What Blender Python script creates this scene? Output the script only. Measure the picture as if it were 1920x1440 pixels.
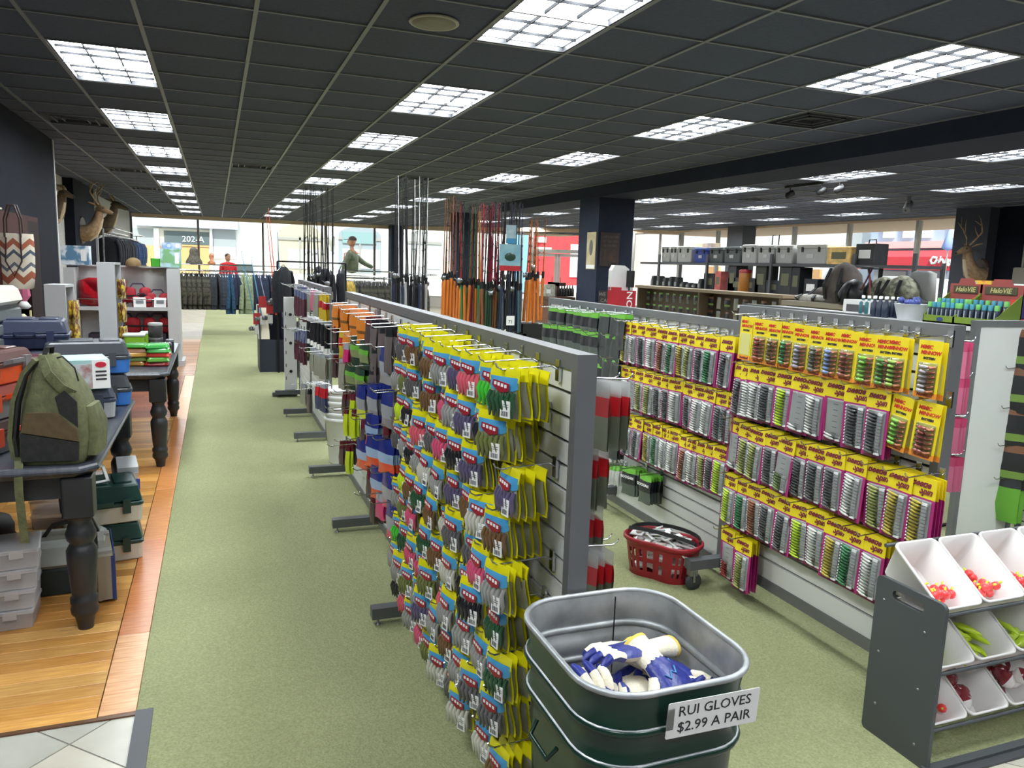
import bpy, math, random
from mathutils import Vector, Matrix
random.seed(7)
for o in list(bpy.data.objects): bpy.data.objects.remove(o)
S = bpy.context.scene; COL = S.collection
V = Vector; pi = math.pi
def rad(a): return math.radians(a)
# ---------------------------------------------------------------- camera
YAW, PITCH, ROLL, FPX, HC = 0.3684139, -0.1526687, 0.0324136, 1442.0, 1.60
CEIL = 2.916
_f = V((math.sin(YAW)*math.cos(PITCH), math.cos(YAW)*math.cos(PITCH), math.sin(PITCH)))
_r0 = V((math.cos(YAW), -math.sin(YAW), 0)); _u0 = _r0.cross(_f)
_r = _r0*math.cos(ROLL)+_u0*math.sin(ROLL); _u = _u0*math.cos(ROLL)-_r0*math.sin(ROLL)
cam = bpy.data.objects.new('camera', bpy.data.cameras.new('camera')); COL.objects.link(cam)
m3 = Matrix((_r, _u, -_f)).transposed()
cam.matrix_world = Matrix.Translation((0, 0, HC)) @ m3.to_4x4()
cam.data.sensor_width = 36; cam.data.lens = 36*FPX/1920; cam.data.clip_start = 0.02; cam.data.clip_end = 300
S.camera = cam
def P(x, y, X=None, Y=None, Z=None):
    "world point seen at photo pixel (x,y) lying on a plane X, Y or Z = const"
    d = _f+_r*((x-960)/FPX)-_u*((y-720)/FPX)
    t = X/d.x if X is not None else Y/d.y if Y is not None else (Z-HC)/d.z
    return V((0, 0, HC))+d*t
# ---------------------------------------------------------------- world, sun, exposure
S.view_settings.view_transform = 'Standard'; S.view_settings.look = 'None'
S.view_settings.gamma = 1.0; S.view_settings.use_curve_mapping = False
S.view_settings.exposure = 0.0
W = bpy.data.worlds.new('world'); S.world = W; W.use_nodes = True
_n = W.node_tree.nodes; _bg = _n['Background']
_sky = _n.new('ShaderNodeTexSky'); _sky.sky_type = 'NISHITA'; _sky.sun_disc = False
_sky.sun_elevation = rad(52); _sky.sun_rotation = rad(200); _sky.air_density = 1.4; _sky.dust_density = 2.5
W.node_tree.links.new(_sky.outputs[0], _bg.inputs[0]); _bg.inputs[1].default_value = 0.4
sun = bpy.data.objects.new('sun', bpy.data.lights.new('sun', 'SUN')); COL.objects.link(sun)
sun.data.energy = 9.0; sun.data.angle = rad(0.6); sun.data.color = (1, .95, .87)
sun.rotation_euler = (rad(40), 0, rad(-18))
LIGHT_POWER = 31.0
# ---------------------------------------------------------------- materials
def lin(c):
    return tuple(((v/255)/12.92 if v/255 <= .04045 else ((v/255+.055)/1.055)**2.4) for v in c)
MATS = {}
def mat(name, c=(128,128,128), rough=.55, metal=0, c2=None, scale=20, detail=4, bump=0, emit=0, alpha=1, trans=0,
        obj=False, stretch=None, coat=0, ramp=(.35,.65), spec=.5, bscale=None):
    if name in MATS: return MATS[name]
    m = bpy.data.materials.new(name); m.use_nodes = True; MATS[name] = m
    nt = m.node_tree; b = nt.nodes['Principled BSDF']; L = nt.links.new
    b.inputs['Base Color'].default_value = (*lin(c), 1)
    b.inputs['Roughness'].default_value = rough; b.inputs['Metallic'].default_value = metal
    b.inputs['Alpha'].default_value = alpha; b.inputs['Transmission Weight'].default_value = trans
    b.inputs['Coat Weight'].default_value = coat; b.inputs['Specular IOR Level'].default_value = spec
    if emit:
        b.inputs['Emission Color'].default_value = (*lin(c), 1); b.inputs['Emission Strength'].default_value = emit
    src = None
    if obj:
        oi = nt.nodes.new('ShaderNodeObjectInfo'); src = oi.outputs['Color']
    if c2 or bump:
        tc = nt.nodes.new('ShaderNodeTexCoord'); vec = tc.outputs['Object']
        if stretch:
            mp = nt.nodes.new('ShaderNodeMapping'); mp.inputs['Scale'].default_value = stretch
            L(vec, mp.inputs[0]); vec = mp.outputs[0]
        no = nt.nodes.new('ShaderNodeTexNoise'); no.inputs['Scale'].default_value = scale; no.inputs['Detail'].default_value = detail
        L(vec, no.inputs['Vector'])
        if c2:
            cr = nt.nodes.new('ShaderNodeValToRGB'); cr.color_ramp.elements[0].position, cr.color_ramp.elements[1].position = ramp
            if obj:
                cr.color_ramp.elements[0].color = (*[v/255 for v in c], 1); cr.color_ramp.elements[1].color = (*[v/255 for v in c2], 1)
            else:
                cr.color_ramp.elements[0].color = (*lin(c), 1); cr.color_ramp.elements[1].color = (*lin(c2), 1)
            L(no.outputs['Fac'], cr.inputs[0])
            if obj:
                mx = nt.nodes.new('ShaderNodeMix'); mx.data_type = 'RGBA'; mx.blend_type = 'MULTIPLY'; mx.inputs[0].default_value = 1
                L(src, mx.inputs[6]); L(cr.outputs[0], mx.inputs[7]); src = mx.outputs[2]
            else: src = cr.outputs[0]
        if bump:
            bp = nt.nodes.new('ShaderNodeBump'); bp.inputs['Strength'].default_value = bump; bp.inputs['Distance'].default_value = .01
            if bscale:
                n2 = nt.nodes.new('ShaderNodeTexNoise'); n2.inputs['Scale'].default_value = bscale; n2.inputs['Detail'].default_value = 3
                L(vec, n2.inputs['Vector']); L(n2.outputs['Fac'], bp.inputs['Height'])
            else: L(no.outputs['Fac'], bp.inputs['Height'])
            L(bp.outputs[0], b.inputs['Normal'])
    if src: L(src, b.inputs['Base Color'])
    return m
def glass_mat(name, tint=(235,240,240), gl=.12, rough=.03):
    "thin film or pane: mostly see-through, with a mirror sheen"
    if name in MATS: return MATS[name]
    m = bpy.data.materials.new(name); m.use_nodes = True; MATS[name] = m
    nt = m.node_tree; nt.nodes.clear(); L = nt.links.new
    out = nt.nodes.new('ShaderNodeOutputMaterial'); mx = nt.nodes.new('ShaderNodeMixShader')
    tr = nt.nodes.new('ShaderNodeBsdfTransparent'); tr.inputs[0].default_value = (*lin(tint), 1)
    g = nt.nodes.new('ShaderNodeBsdfGlossy'); g.inputs['Roughness'].default_value = rough
    fr = nt.nodes.new('ShaderNodeLayerWeight'); fr.inputs[0].default_value = gl
    L(fr.outputs['Fresnel'], mx.inputs[0]); L(tr.outputs[0], mx.inputs[1]); L(g.outputs[0], mx.inputs[2]); L(mx.outputs[0], out.inputs[0])
    return m
def film_mat(name, tint, a=.45, rough=.3):
    "milky translucent plastic: part see-through, part diffuse"
    if name in MATS: return MATS[name]
    m = mat(name, tint, rough); m.node_tree.nodes['Principled BSDF'].inputs['Alpha'].default_value = a
    return m
# ---------------------------------------------------------------- mesh builder
def rr(w, d, r, n=4, cx=0, cy=0):
    "rounded rectangle outline, counter-clockwise"
    out = []
    for (sx, sy, a0) in ((1,1,0), (-1,1,90), (-1,-1,180), (1,-1,270)):
        for i in range(n+1):
            a = rad(a0+90*i/n)
            out.append((cx+sx*(w/2-r)+r*math.cos(a), cy+sy*(d/2-r)+r*math.sin(a)))
    return out
def circ(r, n=16, cx=0, cy=0, r2=None): return [(cx+r*math.cos(2*pi*i/n), cy+(r2 or r)*math.sin(2*pi*i/n)) for i in range(n)]
def RZ(a, loc=(0,0,0)): return Matrix.Translation(loc) @ Matrix.Rotation(a, 4, 'Z')
def XF(loc=(0,0,0), rx=0, ry=0, rz=0, s=1):
    from mathutils import Euler
    return Matrix.Translation(loc) @ Euler((rx, ry, rz)).to_matrix().to_4x4() @ Matrix.Scale(s, 4)
class MB:
    def __init__(s): s.v, s.f, s.mi, s.sm, s.T = [], [], [], [], None
    def add(s, vs, fs, m=0, sm=False):
        o = len(s.v)
        s.v += [tuple(s.T @ V(p)) if s.T else tuple(p) for p in vs]
        for f in fs: s.f.append([i+o for i in f]); s.mi.append(m); s.sm.append(sm)
        return s
    def box(s, x0, x1, y0, y1, z0, z1, m=0):
        return s.add([(x0,y0,z0),(x1,y0,z0),(x1,y1,z0),(x0,y1,z0),(x0,y0,z1),(x1,y0,z1),(x1,y1,z1),(x0,y1,z1)],
                     [(3,2,1,0),(4,5,6,7),(0,1,5,4),(1,2,6,5),(2,3,7,6),(3,0,4,7)], m)
    def cb(s, x, y, z, w, d, h, m=0): return s.box(x-w/2, x+w/2, y-d/2, y+d/2, z-h/2, z+h/2, m)
    def quad(s, a, b, c, d, m=0): return s.add([a,b,c,d], [(0,1,2,3)], m)
    def loft(s, rings, m=0, caps=True, sm=True, closed=True):
        n = len(rings[0]); vs = [p for r in rings for p in r]; fs = []
        for k in range(len(rings)-1):
            for i in range(n if closed else n-1):
                j = (i+1) % n
                fs.append((k*n+i, k*n+j, (k+1)*n+j, (k+1)*n+i))
        s.add(vs, fs, m, sm)
        if caps:
            s.add(rings[0], [tuple(range(n))[::-1]], m); s.add(rings[-1], [tuple(range(n))], m)
        return s
    def prism(s, poly, z0, z1, m=0, ch=0, sm=False):
        if not ch: return s.loft([[(x,y,z0) for x,y in poly], [(x,y,z1) for x,y in poly]], m, True, sm)
        cx = sum(p[0] for p in poly)/len(poly); cy = sum(p[1] for p in poly)/len(poly)
        w = max(abs(p[0]-cx) for p in poly); h = max(abs(p[1]-cy) for p in poly)
        q = [(cx+(x-cx)*(1-ch/w), cy+(y-cy)*(1-ch/h)) for x, y in poly]
        return s.loft([[(x,y,z0) for x,y in q], [(x,y,z0+ch) for x,y in poly], [(x,y,z1-ch) for x,y in poly], [(x,y,z1) for x,y in q]], m, True, sm)
    def rbox(s, cx, cy, z0, w, d, h, r=.01, ch=.004, m=0, n=3, top=1.0, sm=False):
        "rounded box, footprint w x d, optional taper"
        a = rr(w, d, r, n, cx, cy)
        def sc(k): return [(cx+(x-cx)*k, cy+(y-cy)*k) for x, y in a]
        c = 1-2*ch/min(w, d)
        R_ = [[(x,y,z0) for x,y in sc(c)], [(x,y,z0+ch) for x,y in sc(1)], [(x,y,z0+h-ch) for x,y in sc(top)], [(x,y,z0+h) for x,y in sc(top*c)]]
        return s.loft(R_, m, True, sm)
    def lathe(s, prof, n=16, m=0, c=(0,0,0), sm=True, caps=True):
        return s.loft([[(c[0]+r*math.cos(2*pi*i/n), c[1]+r*math.sin(2*pi*i/n), c[2]+z) for i in range(n)] for r, z in prof], m, caps, sm)
    def tube(s, path, r, n=6, m=0, caps=True, sm=True, flat=None):
        path = [V(p) for p in path]; rs = r if isinstance(r, (list, tuple)) else [r]*len(path)
        rings = []; up = V((0,0,1)); prev = None
        for i, p in enumerate(path):
            t = (path[min(i+1, len(path)-1)]-path[max(i-1, 0)]).normalized()
            a = (prev - t*prev.dot(t)) if prev else t.cross(up if abs(t.z) < .95 else V((1,0,0)))
            if a.length < 1e-6: a = t.orthogonal()
            a.normalize(); prev = a; b = t.cross(a)
            fl = flat or 1
            rings.append([p+a*(rs[i]*math.cos(2*pi*k/n))+b*(rs[i]*fl*math.sin(2*pi*k/n)) for k in range(n)])
        return s.loft(rings, m, caps, sm)
    def strap(s, path, w, t, m=0, side=(0,1,0)):
        "flat ribbon of width w (along side) and thickness t"
        path = [V(p) for p in path]; sd = V(side).normalized(); rings = []
        for i, p in enumerate(path):
            tg = (path[min(i+1, len(path)-1)]-path[max(i-1, 0)]).normalized(); nn = tg.cross(sd).normalized()
            rings.append([p+sd*w/2+nn*t/2, p-sd*w/2+nn*t/2, p-sd*w/2-nn*t/2, p+sd*w/2-nn*t/2])
        return s.loft(rings, m, True, False)
    def ball(s, c, rx, ry=None, rz=None, nu=10, nv=6, m=0):
        ry = ry or rx; rz = rz or rx
        prof = [(max(.02, math.sin(pi*k/nv)), -math.cos(pi*k/nv)) for k in range(nv+1)]
        return s.loft([[(c[0]+rx*r*math.cos(2*pi*i/nu), c[1]+ry*r*math.sin(2*pi*i/nu), c[2]+rz*z) for i in range(nu)] for r, z in prof], m, True, True)
    def sheet(s, fn, nu, nv, m=0, sm=True):
        vs = [fn(i/nu, j/nv) for j in range(nv+1) for i in range(nu+1)]
        return s.add(vs, [(j*(nu+1)+i, j*(nu+1)+i+1, (j+1)*(nu+1)+i+1, (j+1)*(nu+1)+i) for j in range(nv) for i in range(nu)], m, sm)
    def mesh(s, name, mats):
        me = bpy.data.meshes.new(name); me.from_pydata(s.v, [], s.f)
        for k in (mats if isinstance(mats, (list, tuple)) else [mats]): me.materials.append(k)
        me.polygons.foreach_set('material_index', s.mi); me.polygons.foreach_set('use_smooth', s.sm); me.update()
        return me
    def build(s, name, mats, parent=None, loc=(0,0,0), rot=(0,0,0), color=None):
        return put(name, s.mesh(name, mats), parent, loc, rot, color)
def put(name, me, parent=None, loc=(0,0,0), rot=(0,0,0), color=None, scale=None):
    o = bpy.data.objects.new(name, me); COL.objects.link(o)
    o.parent = parent; o.location = loc; o.rotation_euler = rot
    if color: o.color = (*lin(color), 1)
    if scale: o.scale = scale if isinstance(scale, (tuple, list)) else (scale,)*3
    return o
def tag(o, label, cat, group=None, kind=None):
    o['label'] = label; o['category'] = cat
    if group: o['group'] = group
    if kind: o['kind'] = kind
    return o
def thing(name, label, cat, loc=(0,0,0), rot=0, group=None):
    o = put(name, None, None, loc, rot if isinstance(rot, (tuple, list)) else (0,0,rot)); o.empty_display_size = .05
    return tag(o, label, cat, group)
def struct(o): o['kind'] = 'structure'; return o
def stuff(o): o['kind'] = 'stuff'; return o
ORD = ['first','second','third','fourth','fifth','sixth','seventh','eighth','ninth','tenth','eleventh','twelfth','thirteenth','fourteenth','fifteenth','sixteenth','seventeenth','eighteenth','nineteenth','twentieth']
_tx = {}
def text_mesh(s, size, m, shear=0, bold=0, align='CENTER'):
    "flat lettering in the XY plane"
    k = (s, size, m.name, shear, bold, align)
    if k in _tx: return _tx[k]
    cu = bpy.data.curves.new('lettering', 'FONT'); cu.body = s; cu.size = size; cu.shear = shear; cu.offset = bold
    cu.align_x = align; cu.align_y = 'CENTER'; cu.resolution_u = 2; cu.extrude = .0004
    o = bpy.data.objects.new('lettering', cu); COL.objects.link(o)
    me = bpy.data.meshes.new_from_object(o.evaluated_get(bpy.context.evaluated_depsgraph_get()))
    bpy.data.objects.remove(o); me.materials.clear(); me.materials.append(m); _tx[k] = me
    return me
def lettering(s, size, m, parent, loc, rot, **k): return put('lettering', text_mesh(s, size, m, **k), parent, loc, rot)
# ---------------------------------------------------------------- shared materials
navy = mat('wall_navy', (42,48,64), .8, c2=(47,53,69), scale=3, spec=.2); navy_dark = mat('wall_black', (20,24,33), .85, c2=(24,28,38), scale=3, spec=.15)
tile_dark = mat('ceiling_tile', (66,72,92), .85, c2=(73,79,99), scale=40, bump=.15)
tee = mat('tee_bar', (122,124,126), .45)
white_lam = mat('white_laminate', (186,187,187), .5)
slat_white = mat('slat_white', (205,207,203), .4, c2=(212,213,210), scale=2)
grey_metal = mat('grey_frame', (104,106,107), .42, .2, c2=(110,112,113), scale=4)
dk_metal = mat('dark_metal', (40,41,44), .4, .6)
black = mat('black_plastic', (22,22,24), .45)
chrome = mat('chrome', (200,202,205), .18, 1)
steel = mat('steel', (150,153,156), .35, .9)
white_p = mat('white_plastic', (228,228,226), .4)
paper = mat('paper_white', (235,235,232), .6)
tint = mat('tinted_plastic', obj=True, rough=.4)
cloth = mat('tinted_cloth', (150,150,150), .9, c2=(255,255,255), scale=25, obj=True, bump=.3)
gloss = mat('tinted_gloss', obj=True, rough=.18)
cardm = mat('tinted_card', obj=True, rough=.6)
clear = glass_mat('clear_film', (240,242,242), .25, .12)
pane_m = glass_mat('window_glass', (236,241,240), .08, .02)
milky = film_mat('milky_plastic', (205,202,204), .38, .35)
# ---------------------------------------------------------------- floor
XL, XR, YF, YB = -2.6, 14.4, 28.9, -2.6
wood = mat('oak_plank', (150,104,58), .32, c2=(255,232,190), scale=6, obj=True, stretch=(1.2,14,1), detail=6, bump=.03, ramp=(.25,.75))
fl = struct(MB().box(XL-.4, XR+.4, YB-.4, YF+7, -.16, -.02).build('floor', mat('subfloor', (90,88,82), .9)))
def carpet_mat():
    m = mat('green_carpet', (126,130,90), .95, c2=(166,169,124), scale=130, detail=4, bump=.8, ramp=(.2,.8))
    nt = m.node_tree; b = nt.nodes['Principled BSDF']; src = b.inputs['Base Color'].links[0].from_socket
    tc = nt.nodes.new('ShaderNodeTexCoord'); n2 = nt.nodes.new('ShaderNodeTexNoise'); n2.inputs['Scale'].default_value = 1.1; n2.inputs['Detail'].default_value = 5
    nt.links.new(tc.outputs['Object'], n2.inputs['Vector'])
    cr = nt.nodes.new('ShaderNodeValToRGB'); cr.color_ramp.elements[0].color = (.84,.84,.83,1); cr.color_ramp.elements[1].color = (1,1,1,1)
    cr.color_ramp.elements[0].position = .3; cr.color_ramp.elements[1].position = .62
    nt.links.new(n2.outputs['Fac'], cr.inputs[0])
    mx = nt.nodes.new('ShaderNodeMix'); mx.data_type = 'RGBA'; mx.blend_type = 'MULTIPLY'; mx.inputs[0].default_value = 1
    nt.links.new(src, mx.inputs[6]); nt.links.new(cr.outputs[0], mx.inputs[7]); nt.links.new(mx.outputs[2], b.inputs['Base Color'])
    return m
cm = carpet_mat()
MB().box(-.30, 6.2, 2.79, YF-.1, -.02, .004).box(-.25, 2.2, 1.64, 2.79, -.02, .004).box(2.2, 6.2, 1.64, 2.79, -.02, .004).build('carpet', cm, fl)
MB().box(6.2, XR, 1.64, YF, -.02, .003).box(XL, -.30, 19.9, YF, -.02, .003).build('carpet', mat('beige_floor', (150,140,120), .6, c2=(165,155,135), scale=4), fl)
MB().box(-.302, -.245, 1.64, 2.795, -.01, .009).build('transition_strip', mat('rubber_strip', (62,64,68), .5), fl)
MB().box(2.2, 6.2, 1.60, 1.65, -.01, .009).build('transition_strip', MATS['rubber_strip'], fl)
# planks run across (along X), rows of 0.088; one object per plank
_pk = {}
def plank(L_, w):
    k = (round(L_, 2), w)
    if k not in _pk: _pk[k] = MB().prism(rr(k[0]-.0015, w-.0015, .001, 1), -.02, .004, 0, .0012).mesh('plank', wood)
    return _pk[k]
OAK = [(226,182,112),(218,170,98),(206,158,90),(232,192,124),(214,172,106),(196,148,84)]
CHERRY = [(140,78,54),(150,86,60),(128,70,48),(158,96,66)]
PALE = [(176,134,100),(186,146,112),(166,124,92),(192,152,116)]
y = 2.86
while y < 15.85:
    w = .088 if y < 8.2 else .12
    cols = OAK if y < 8.2 else CHERRY if y < 11.1 else PALE
    x = -.425 if y < 11.0 else -.302
    xe = -1.35-.12*(y-2.86) if y < 11 else -2.5
    xe = max(xe, -2.55)
    first = True
    while x > xe:
        L_ = random.uniform(.35, 1.3) if not first else random.uniform(.3, 1.1)
        L_ = round(min(L_, x+2.6), 2); first = False
        if L_ < .05: break
        c = random.choice(cols); k = random.uniform(.88, 1.06)
        put('plank', plank(L_, w), fl, (x-L_/2, y+w/2, 0), color=[min(255, v*k) for v in c])
        x -= L_
    y += w
y = 2.80
for L_, c in ((.62,(228,186,150)),(1.18,(206,140,92)),(1.02,(214,156,100)),(1.3,(222,160,104)),(1.15,(212,150,94)),(1.25,(226,172,122)),(1.1,(222,190,160)),(.66,(226,198,170))):
    me = MB().prism(rr(.12, L_-.002, .002, 1), -.02, .005, 0, .0015).mesh('border_board', wood)
    put('border_board', me, fl, (-.362, y+L_/2, 0), color=c); y += L_
for i in range(3):
    put('plank', plank(.72, .07), fl, (-.785-.72*i, 2.826, 0), color=OAK[i])
MB().box(XL, -.30, 2.772, 2.792, -.02, .006).build('edge_reducer', mat('dark_wood_edge', (92,62,40), .4), fl)
# diagonal ceramic tiles in front of the wood and along the front of the store
ctile = mat('ceramic_tile', (196,190,178), .35, c2=(255,255,250), scale=5, obj=True, detail=6, ramp=(.3,.75))
tsz = .33; tm = MB().prism(rr(tsz-.006, tsz-.006, .004, 1), -.015, 0, 0, .002).mesh('tile', ctile)
MB().box(XL, -.30, YB, 2.78, -.02, -.002).box(-.30, 6.2, YB, 1.62, -.02, -.002).build('grout', mat('grout', (126,120,110), .9), fl)
c0 = P(130, 1396, Z=0); h = tsz*math.sqrt(.5)
for i in range(-9, 24):
    for j in range(-9, 24):
        x = c0.x+(i-j)*h; yy = c0.y+h+(i+j)*h
        if (x+h < -.295 and x > -1.5 and 1.3 < yy and yy+h < 2.80) or (x > 2.0 and x < 3.6 and .8 < yy and yy+h < 1.63 and i % 1 == 0):
            c = random.choice([(186,184,172),(176,176,166),(198,194,180),(168,170,164)]); put('tile', tm, fl, (x, yy, 0), (0,0,pi/4), c)
# tiles cut by the edges
def clip_poly(poly, f):
    out = []
    for i in range(len(poly)):
        a, b = poly[i], poly[(i+1) % len(poly)]; fa, fb = f(a), f(b)
        if fa >= 0: out.append(a)
        if fa*fb < 0: t = fa/(fa-fb); out.append((a[0]+(b[0]-a[0])*t, a[1]+(b[1]-a[1])*t))
    return out
hh = h-.004
for i in range(-9, 24):
    for j in range(-9, 24):
        x = c0.x+(i-j)*h; yy = c0.y+h+(i+j)*h
        left = -1.6 < x < 0 and 1.3 < yy < 3.1; right = 1.9 < x < 3.7 and .8 < yy < 1.9
        if not (left or right): continue
        if left and x+h < -.295 and yy+h < 2.80: continue
        if right and not left and x > 2.0 and x < 3.6 and yy+h < 1.63: continue
        p = [(x+hh, yy), (x, yy+hh), (x-hh, yy), (x, yy-hh)]
        if left: p = clip_poly(clip_poly(p, lambda q: 2.772-q[1]), lambda q: -.302-q[0])
        else: p = clip_poly(p, lambda q: 1.602-q[1])
        if len(p) < 3: continue
        c = random.choice([(186,184,172),(176,176,166),(198,194,180)])
        MB().loft([[(a, b, -.015) for a, b in p], [(a, b, 0) for a, b in p]], 0, True, False).build('tile', ctile, fl, color=c)
MB().box(XL, -.30, 15.9, 19.9, -.02, .002).build('tile_field', mat('entry_tile', (160,150,132), .5, c2=(148,138,122), scale=3), fl)
# ---------------------------------------------------------------- ceiling
G = .61; GX, GY = -.3748, 5.229      # grid lines x = GX + k G, y = GY + r G
ceil = struct(MB().box(XL-.4, XR+.4, YB-.4, YF+.2, CEIL+.17, CEIL+.25).build('ceiling', mat('ceiling_deck', (20,20,22), .9)))
KX = range(-4, 25); KY = range(-13, 39)
LIGHTS = [(k, r) for k in (-1, 3, 7) for r in range(-11, 37, 4)]
LIGHTS2 = [(k, r) for k in (13, 17, 21) for r in range(-8, 36, 4)]
def inside(x, y):
    "in the store's plan (street corner is cut off)"
    return XL-.3 < x < XR+.3 and y < YF+.3 and (x-6.2)*6.7+(y-28.9)*8.2 < 6
LIGHTS = [(k, r) for k, r in LIGHTS+LIGHTS2 if not (k == 21 and GY+r*G < 12.5) and inside(GX+(k+.5)*G, GY+(r+1)*G+.6) and GX+(k+1)*G < XR]
VENTS = [(-2,6),(-2,14),(-2,20),(-2,27),(-2,33),(1,11),(5,11),(8,0),(8,12),(5,19),(5,27),(12,6),(12,14),(15,10),(14,17),(1,25),(2,33)]
VENTS = [v for v in VENTS if not any(v[0] == k and r <= v[1] < r+2 for k, r in LIGHTS)]
taken = {(k, r+i) for k, r in LIGHTS for i in (0, 1)} | set(VENTS)
tme = MB().prism(rr(G-.018, G-.018, .002, 1), CEIL+.006, CEIL+.022, 0, .003).mesh('ceiling_tile', tile_dark)
cells = []
for k in KX:
    for r in KY:
        x, y = GX+(k+.5)*G, GY+(r+.5)*G
        if (k, r) in taken or not inside(x, y) or x < XL-.3 or x > XR+.3: continue
        cells.append((math.hypot(x, y-1) if y > .8 else 99+abs(y), x, y))
cells.sort()
for d, x, y in cells[:300]: put('ceiling_tile', tme, ceil, (x, y, 0))
far = MB()
for d, x, y in cells[300:]: far.prism(rr(G-.018, G-.018, .002, 1, x, y), CEIL+.006, CEIL+.022)
stuff(far.build('ceiling_tiles', tile_dark, ceil))
mm_ = MB().box(-.012, .012, 0, YF-YB+1, -.004, .03).mesh('tee_bar', tee)
for k in range(-4, 26): put('tee_bar', mm_, ceil, (GX+k*G, YB-.6, CEIL))
cm_ = MB().box(0, XR-XL+1, -.009, .009, -.003, .03).mesh('tee_bar', tee)
for r in range(-13, 40): put('tee_bar', cm_, ceil, (XL-.5, GY+r*G, CEIL-.0005))
# light fixtures: white pan, glowing lens of 3 x 6 cells, thin white dividers
def lens_mat():
    m = bpy.data.materials.new('lens_glow'); m.use_nodes = True; nt = m.node_tree; b = nt.nodes['Principled BSDF']; L = nt.links.new
    b.inputs['Base Color'].default_value = (.8,.8,.8,1); b.inputs['Emission Color'].default_value = (.90,.96,1,1)
    tc = nt.nodes.new('ShaderNodeTexCoord'); sp = nt.nodes.new('ShaderNodeSeparateXYZ'); L(tc.outputs['Object'], sp.inputs[0])
    def cell(sock, size):       # 1 at a cell's edge lines, 0 in its middle
        d = nt.nodes.new('ShaderNodeMath'); d.operation = 'MULTIPLY'; d.inputs[1].default_value = pi/size; L(sock, d.inputs[0])
        c = nt.nodes.new('ShaderNodeMath'); c.operation = 'COSINE'; L(d.outputs[0], c.inputs[0])
        a = nt.nodes.new('ShaderNodeMath'); a.operation = 'ABSOLUTE'; L(c.outputs[0], a.inputs[0]); return a.outputs[0]
    # tubes glow most where the two lamps pass behind the dividers between columns
    ax = cell(sp.outputs[0], .19); ay = cell(sp.outputs[1], .195)
    mu = nt.nodes.new('ShaderNodeMath'); mu.operation = 'MULTIPLY'; L(ax, mu.inputs[0]); L(ay, mu.inputs[1])
    pw = nt.nodes.new('ShaderNodeMath'); pw.operation = 'POWER'; pw.inputs[1].default_value = 3; L(mu.outputs[0], pw.inputs[0])
    mr = nt.nodes.new('ShaderNodeMapRange'); mr.inputs[3].default_value = LIGHT_POWER*.72; mr.inputs[4].default_value = LIGHT_POWER*2.6; L(pw.outputs[0], mr.inputs[0])
    L(mr.outputs[0], b.inputs['Emission Strength']); return m
lensm = lens_mat(); pan = mat('fixture_pan', (60,61,64), .5); fin = mat('fixture_fin', (34,35,37), .8, spec=.1)
w2, l2 = G/2-.012, G-.012
me_pan = MB().box(-w2, w2, -l2, l2, .07, .08).box(-w2, -w2+.012, -l2, l2, 0, .07).box(w2-.012, w2, -l2, l2, 0, .07).box(-w2, w2, -l2, -l2+.012, 0, .07).box(-w2, w2, l2-.012, l2, 0, .07).mesh('housing', pan)
me_lens = MB().quad((-w2+.02,-l2+.02,.03),(-w2+.02,l2-.02,.03),(w2-.02,l2-.02,.03),(w2-.02,-l2+.02,.03)).mesh('lens', lensm)
lv = MB()
for i in (-1, 1): lv.box(i*.095-.0035, i*.095+.0035, -l2+.02, l2-.02, .010, .028)
for j in range(-2, 3): lv.box(-w2+.02, w2-.02, j*.195-.0035, j*.195+.0035, .012, .028)
me_lv = lv.mesh('divider', fin)
def ordw(n): return ORD[n] if n < len(ORD) else 'farther'
for k, r in LIGHTS:
    col = {-1:'above the wooden floor aisle', 3:'above the yellow bag wall', 7:'above the magenta card wall', 13:'over the beam bay', 17:'over the cooler shelf bay', 21:'beside the street windows'}[k]
    nr = (r+11)//4 if k < 10 else (r+8)//4
    t = thing('ceiling_light', f'glowing white lens light {col}, {ordw(nr)} of its row', 'ceiling light', (GX+(k+.5)*G, GY+(r+1)*G, CEIL), 0, 'recessed ceiling lights')
    put('housing', me_pan, t); put('lens', me_lens, t); put('divider', me_lv, t)
vb = MB().box(-.295,.295,-.295,.295,.02,.03); vf = MB(); vv = MB()
for s in (.285, .2, .12):
    for a in range(4):
        vf.T = RZ(a*pi/2); vf.box(-s, s, s-.012, s, -.006, .02)
vbm = vb.mesh('backing', mat('vent_dark', (20,20,22), .6)); vfm = vf.mesh('vane_ring', mat('vent_grey', (84,86,90), .4, .3))
for i, (k, r) in enumerate(VENTS):
    lab = 'square dark vent in the ceiling grid, ' + {(-2,6):'beside the dark wing wall',(-2,14):'second along the deer wall',(-2,20):'third along the deer wall',(-2,27):'fourth along the deer wall',(-2,33):'fifth along the deer wall',(1,11):'over the middle of the carpet aisle',(8,0):'past the lamps over the card wall',(5,11):'over the rod racks',(12,6):'just past the beam'}.get((k, r), f'{ordw(i)} toward the street windows')
    t = thing('ceiling_vent', lab, 'vent', (GX+(k+.5)*G, GY+(r+.5)*G, CEIL), 0, 'ceiling vents')
    put('backing', vbm, t); put('vane_ring', vfm, t)
sp_ = P(814, 41, Z=CEIL)
t = thing('ceiling_speaker', 'round cream speaker grille set in a dark ceiling tile', 'speaker', sp_)
MB().lathe([(.137,.002),(.14,-.006),(.133,-.012),(.122,-.010)], 28).build('rim', mat('cream_rim', (178,172,158), .5), t)
MB().lathe([(.122,-.004),(.122,-.0105),(.06,-.0125),(.005,-.013)], 28).build('grille', mat('cream_grille', (140,134,120), .6, c2=(120,114,102), scale=400), t)
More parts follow.
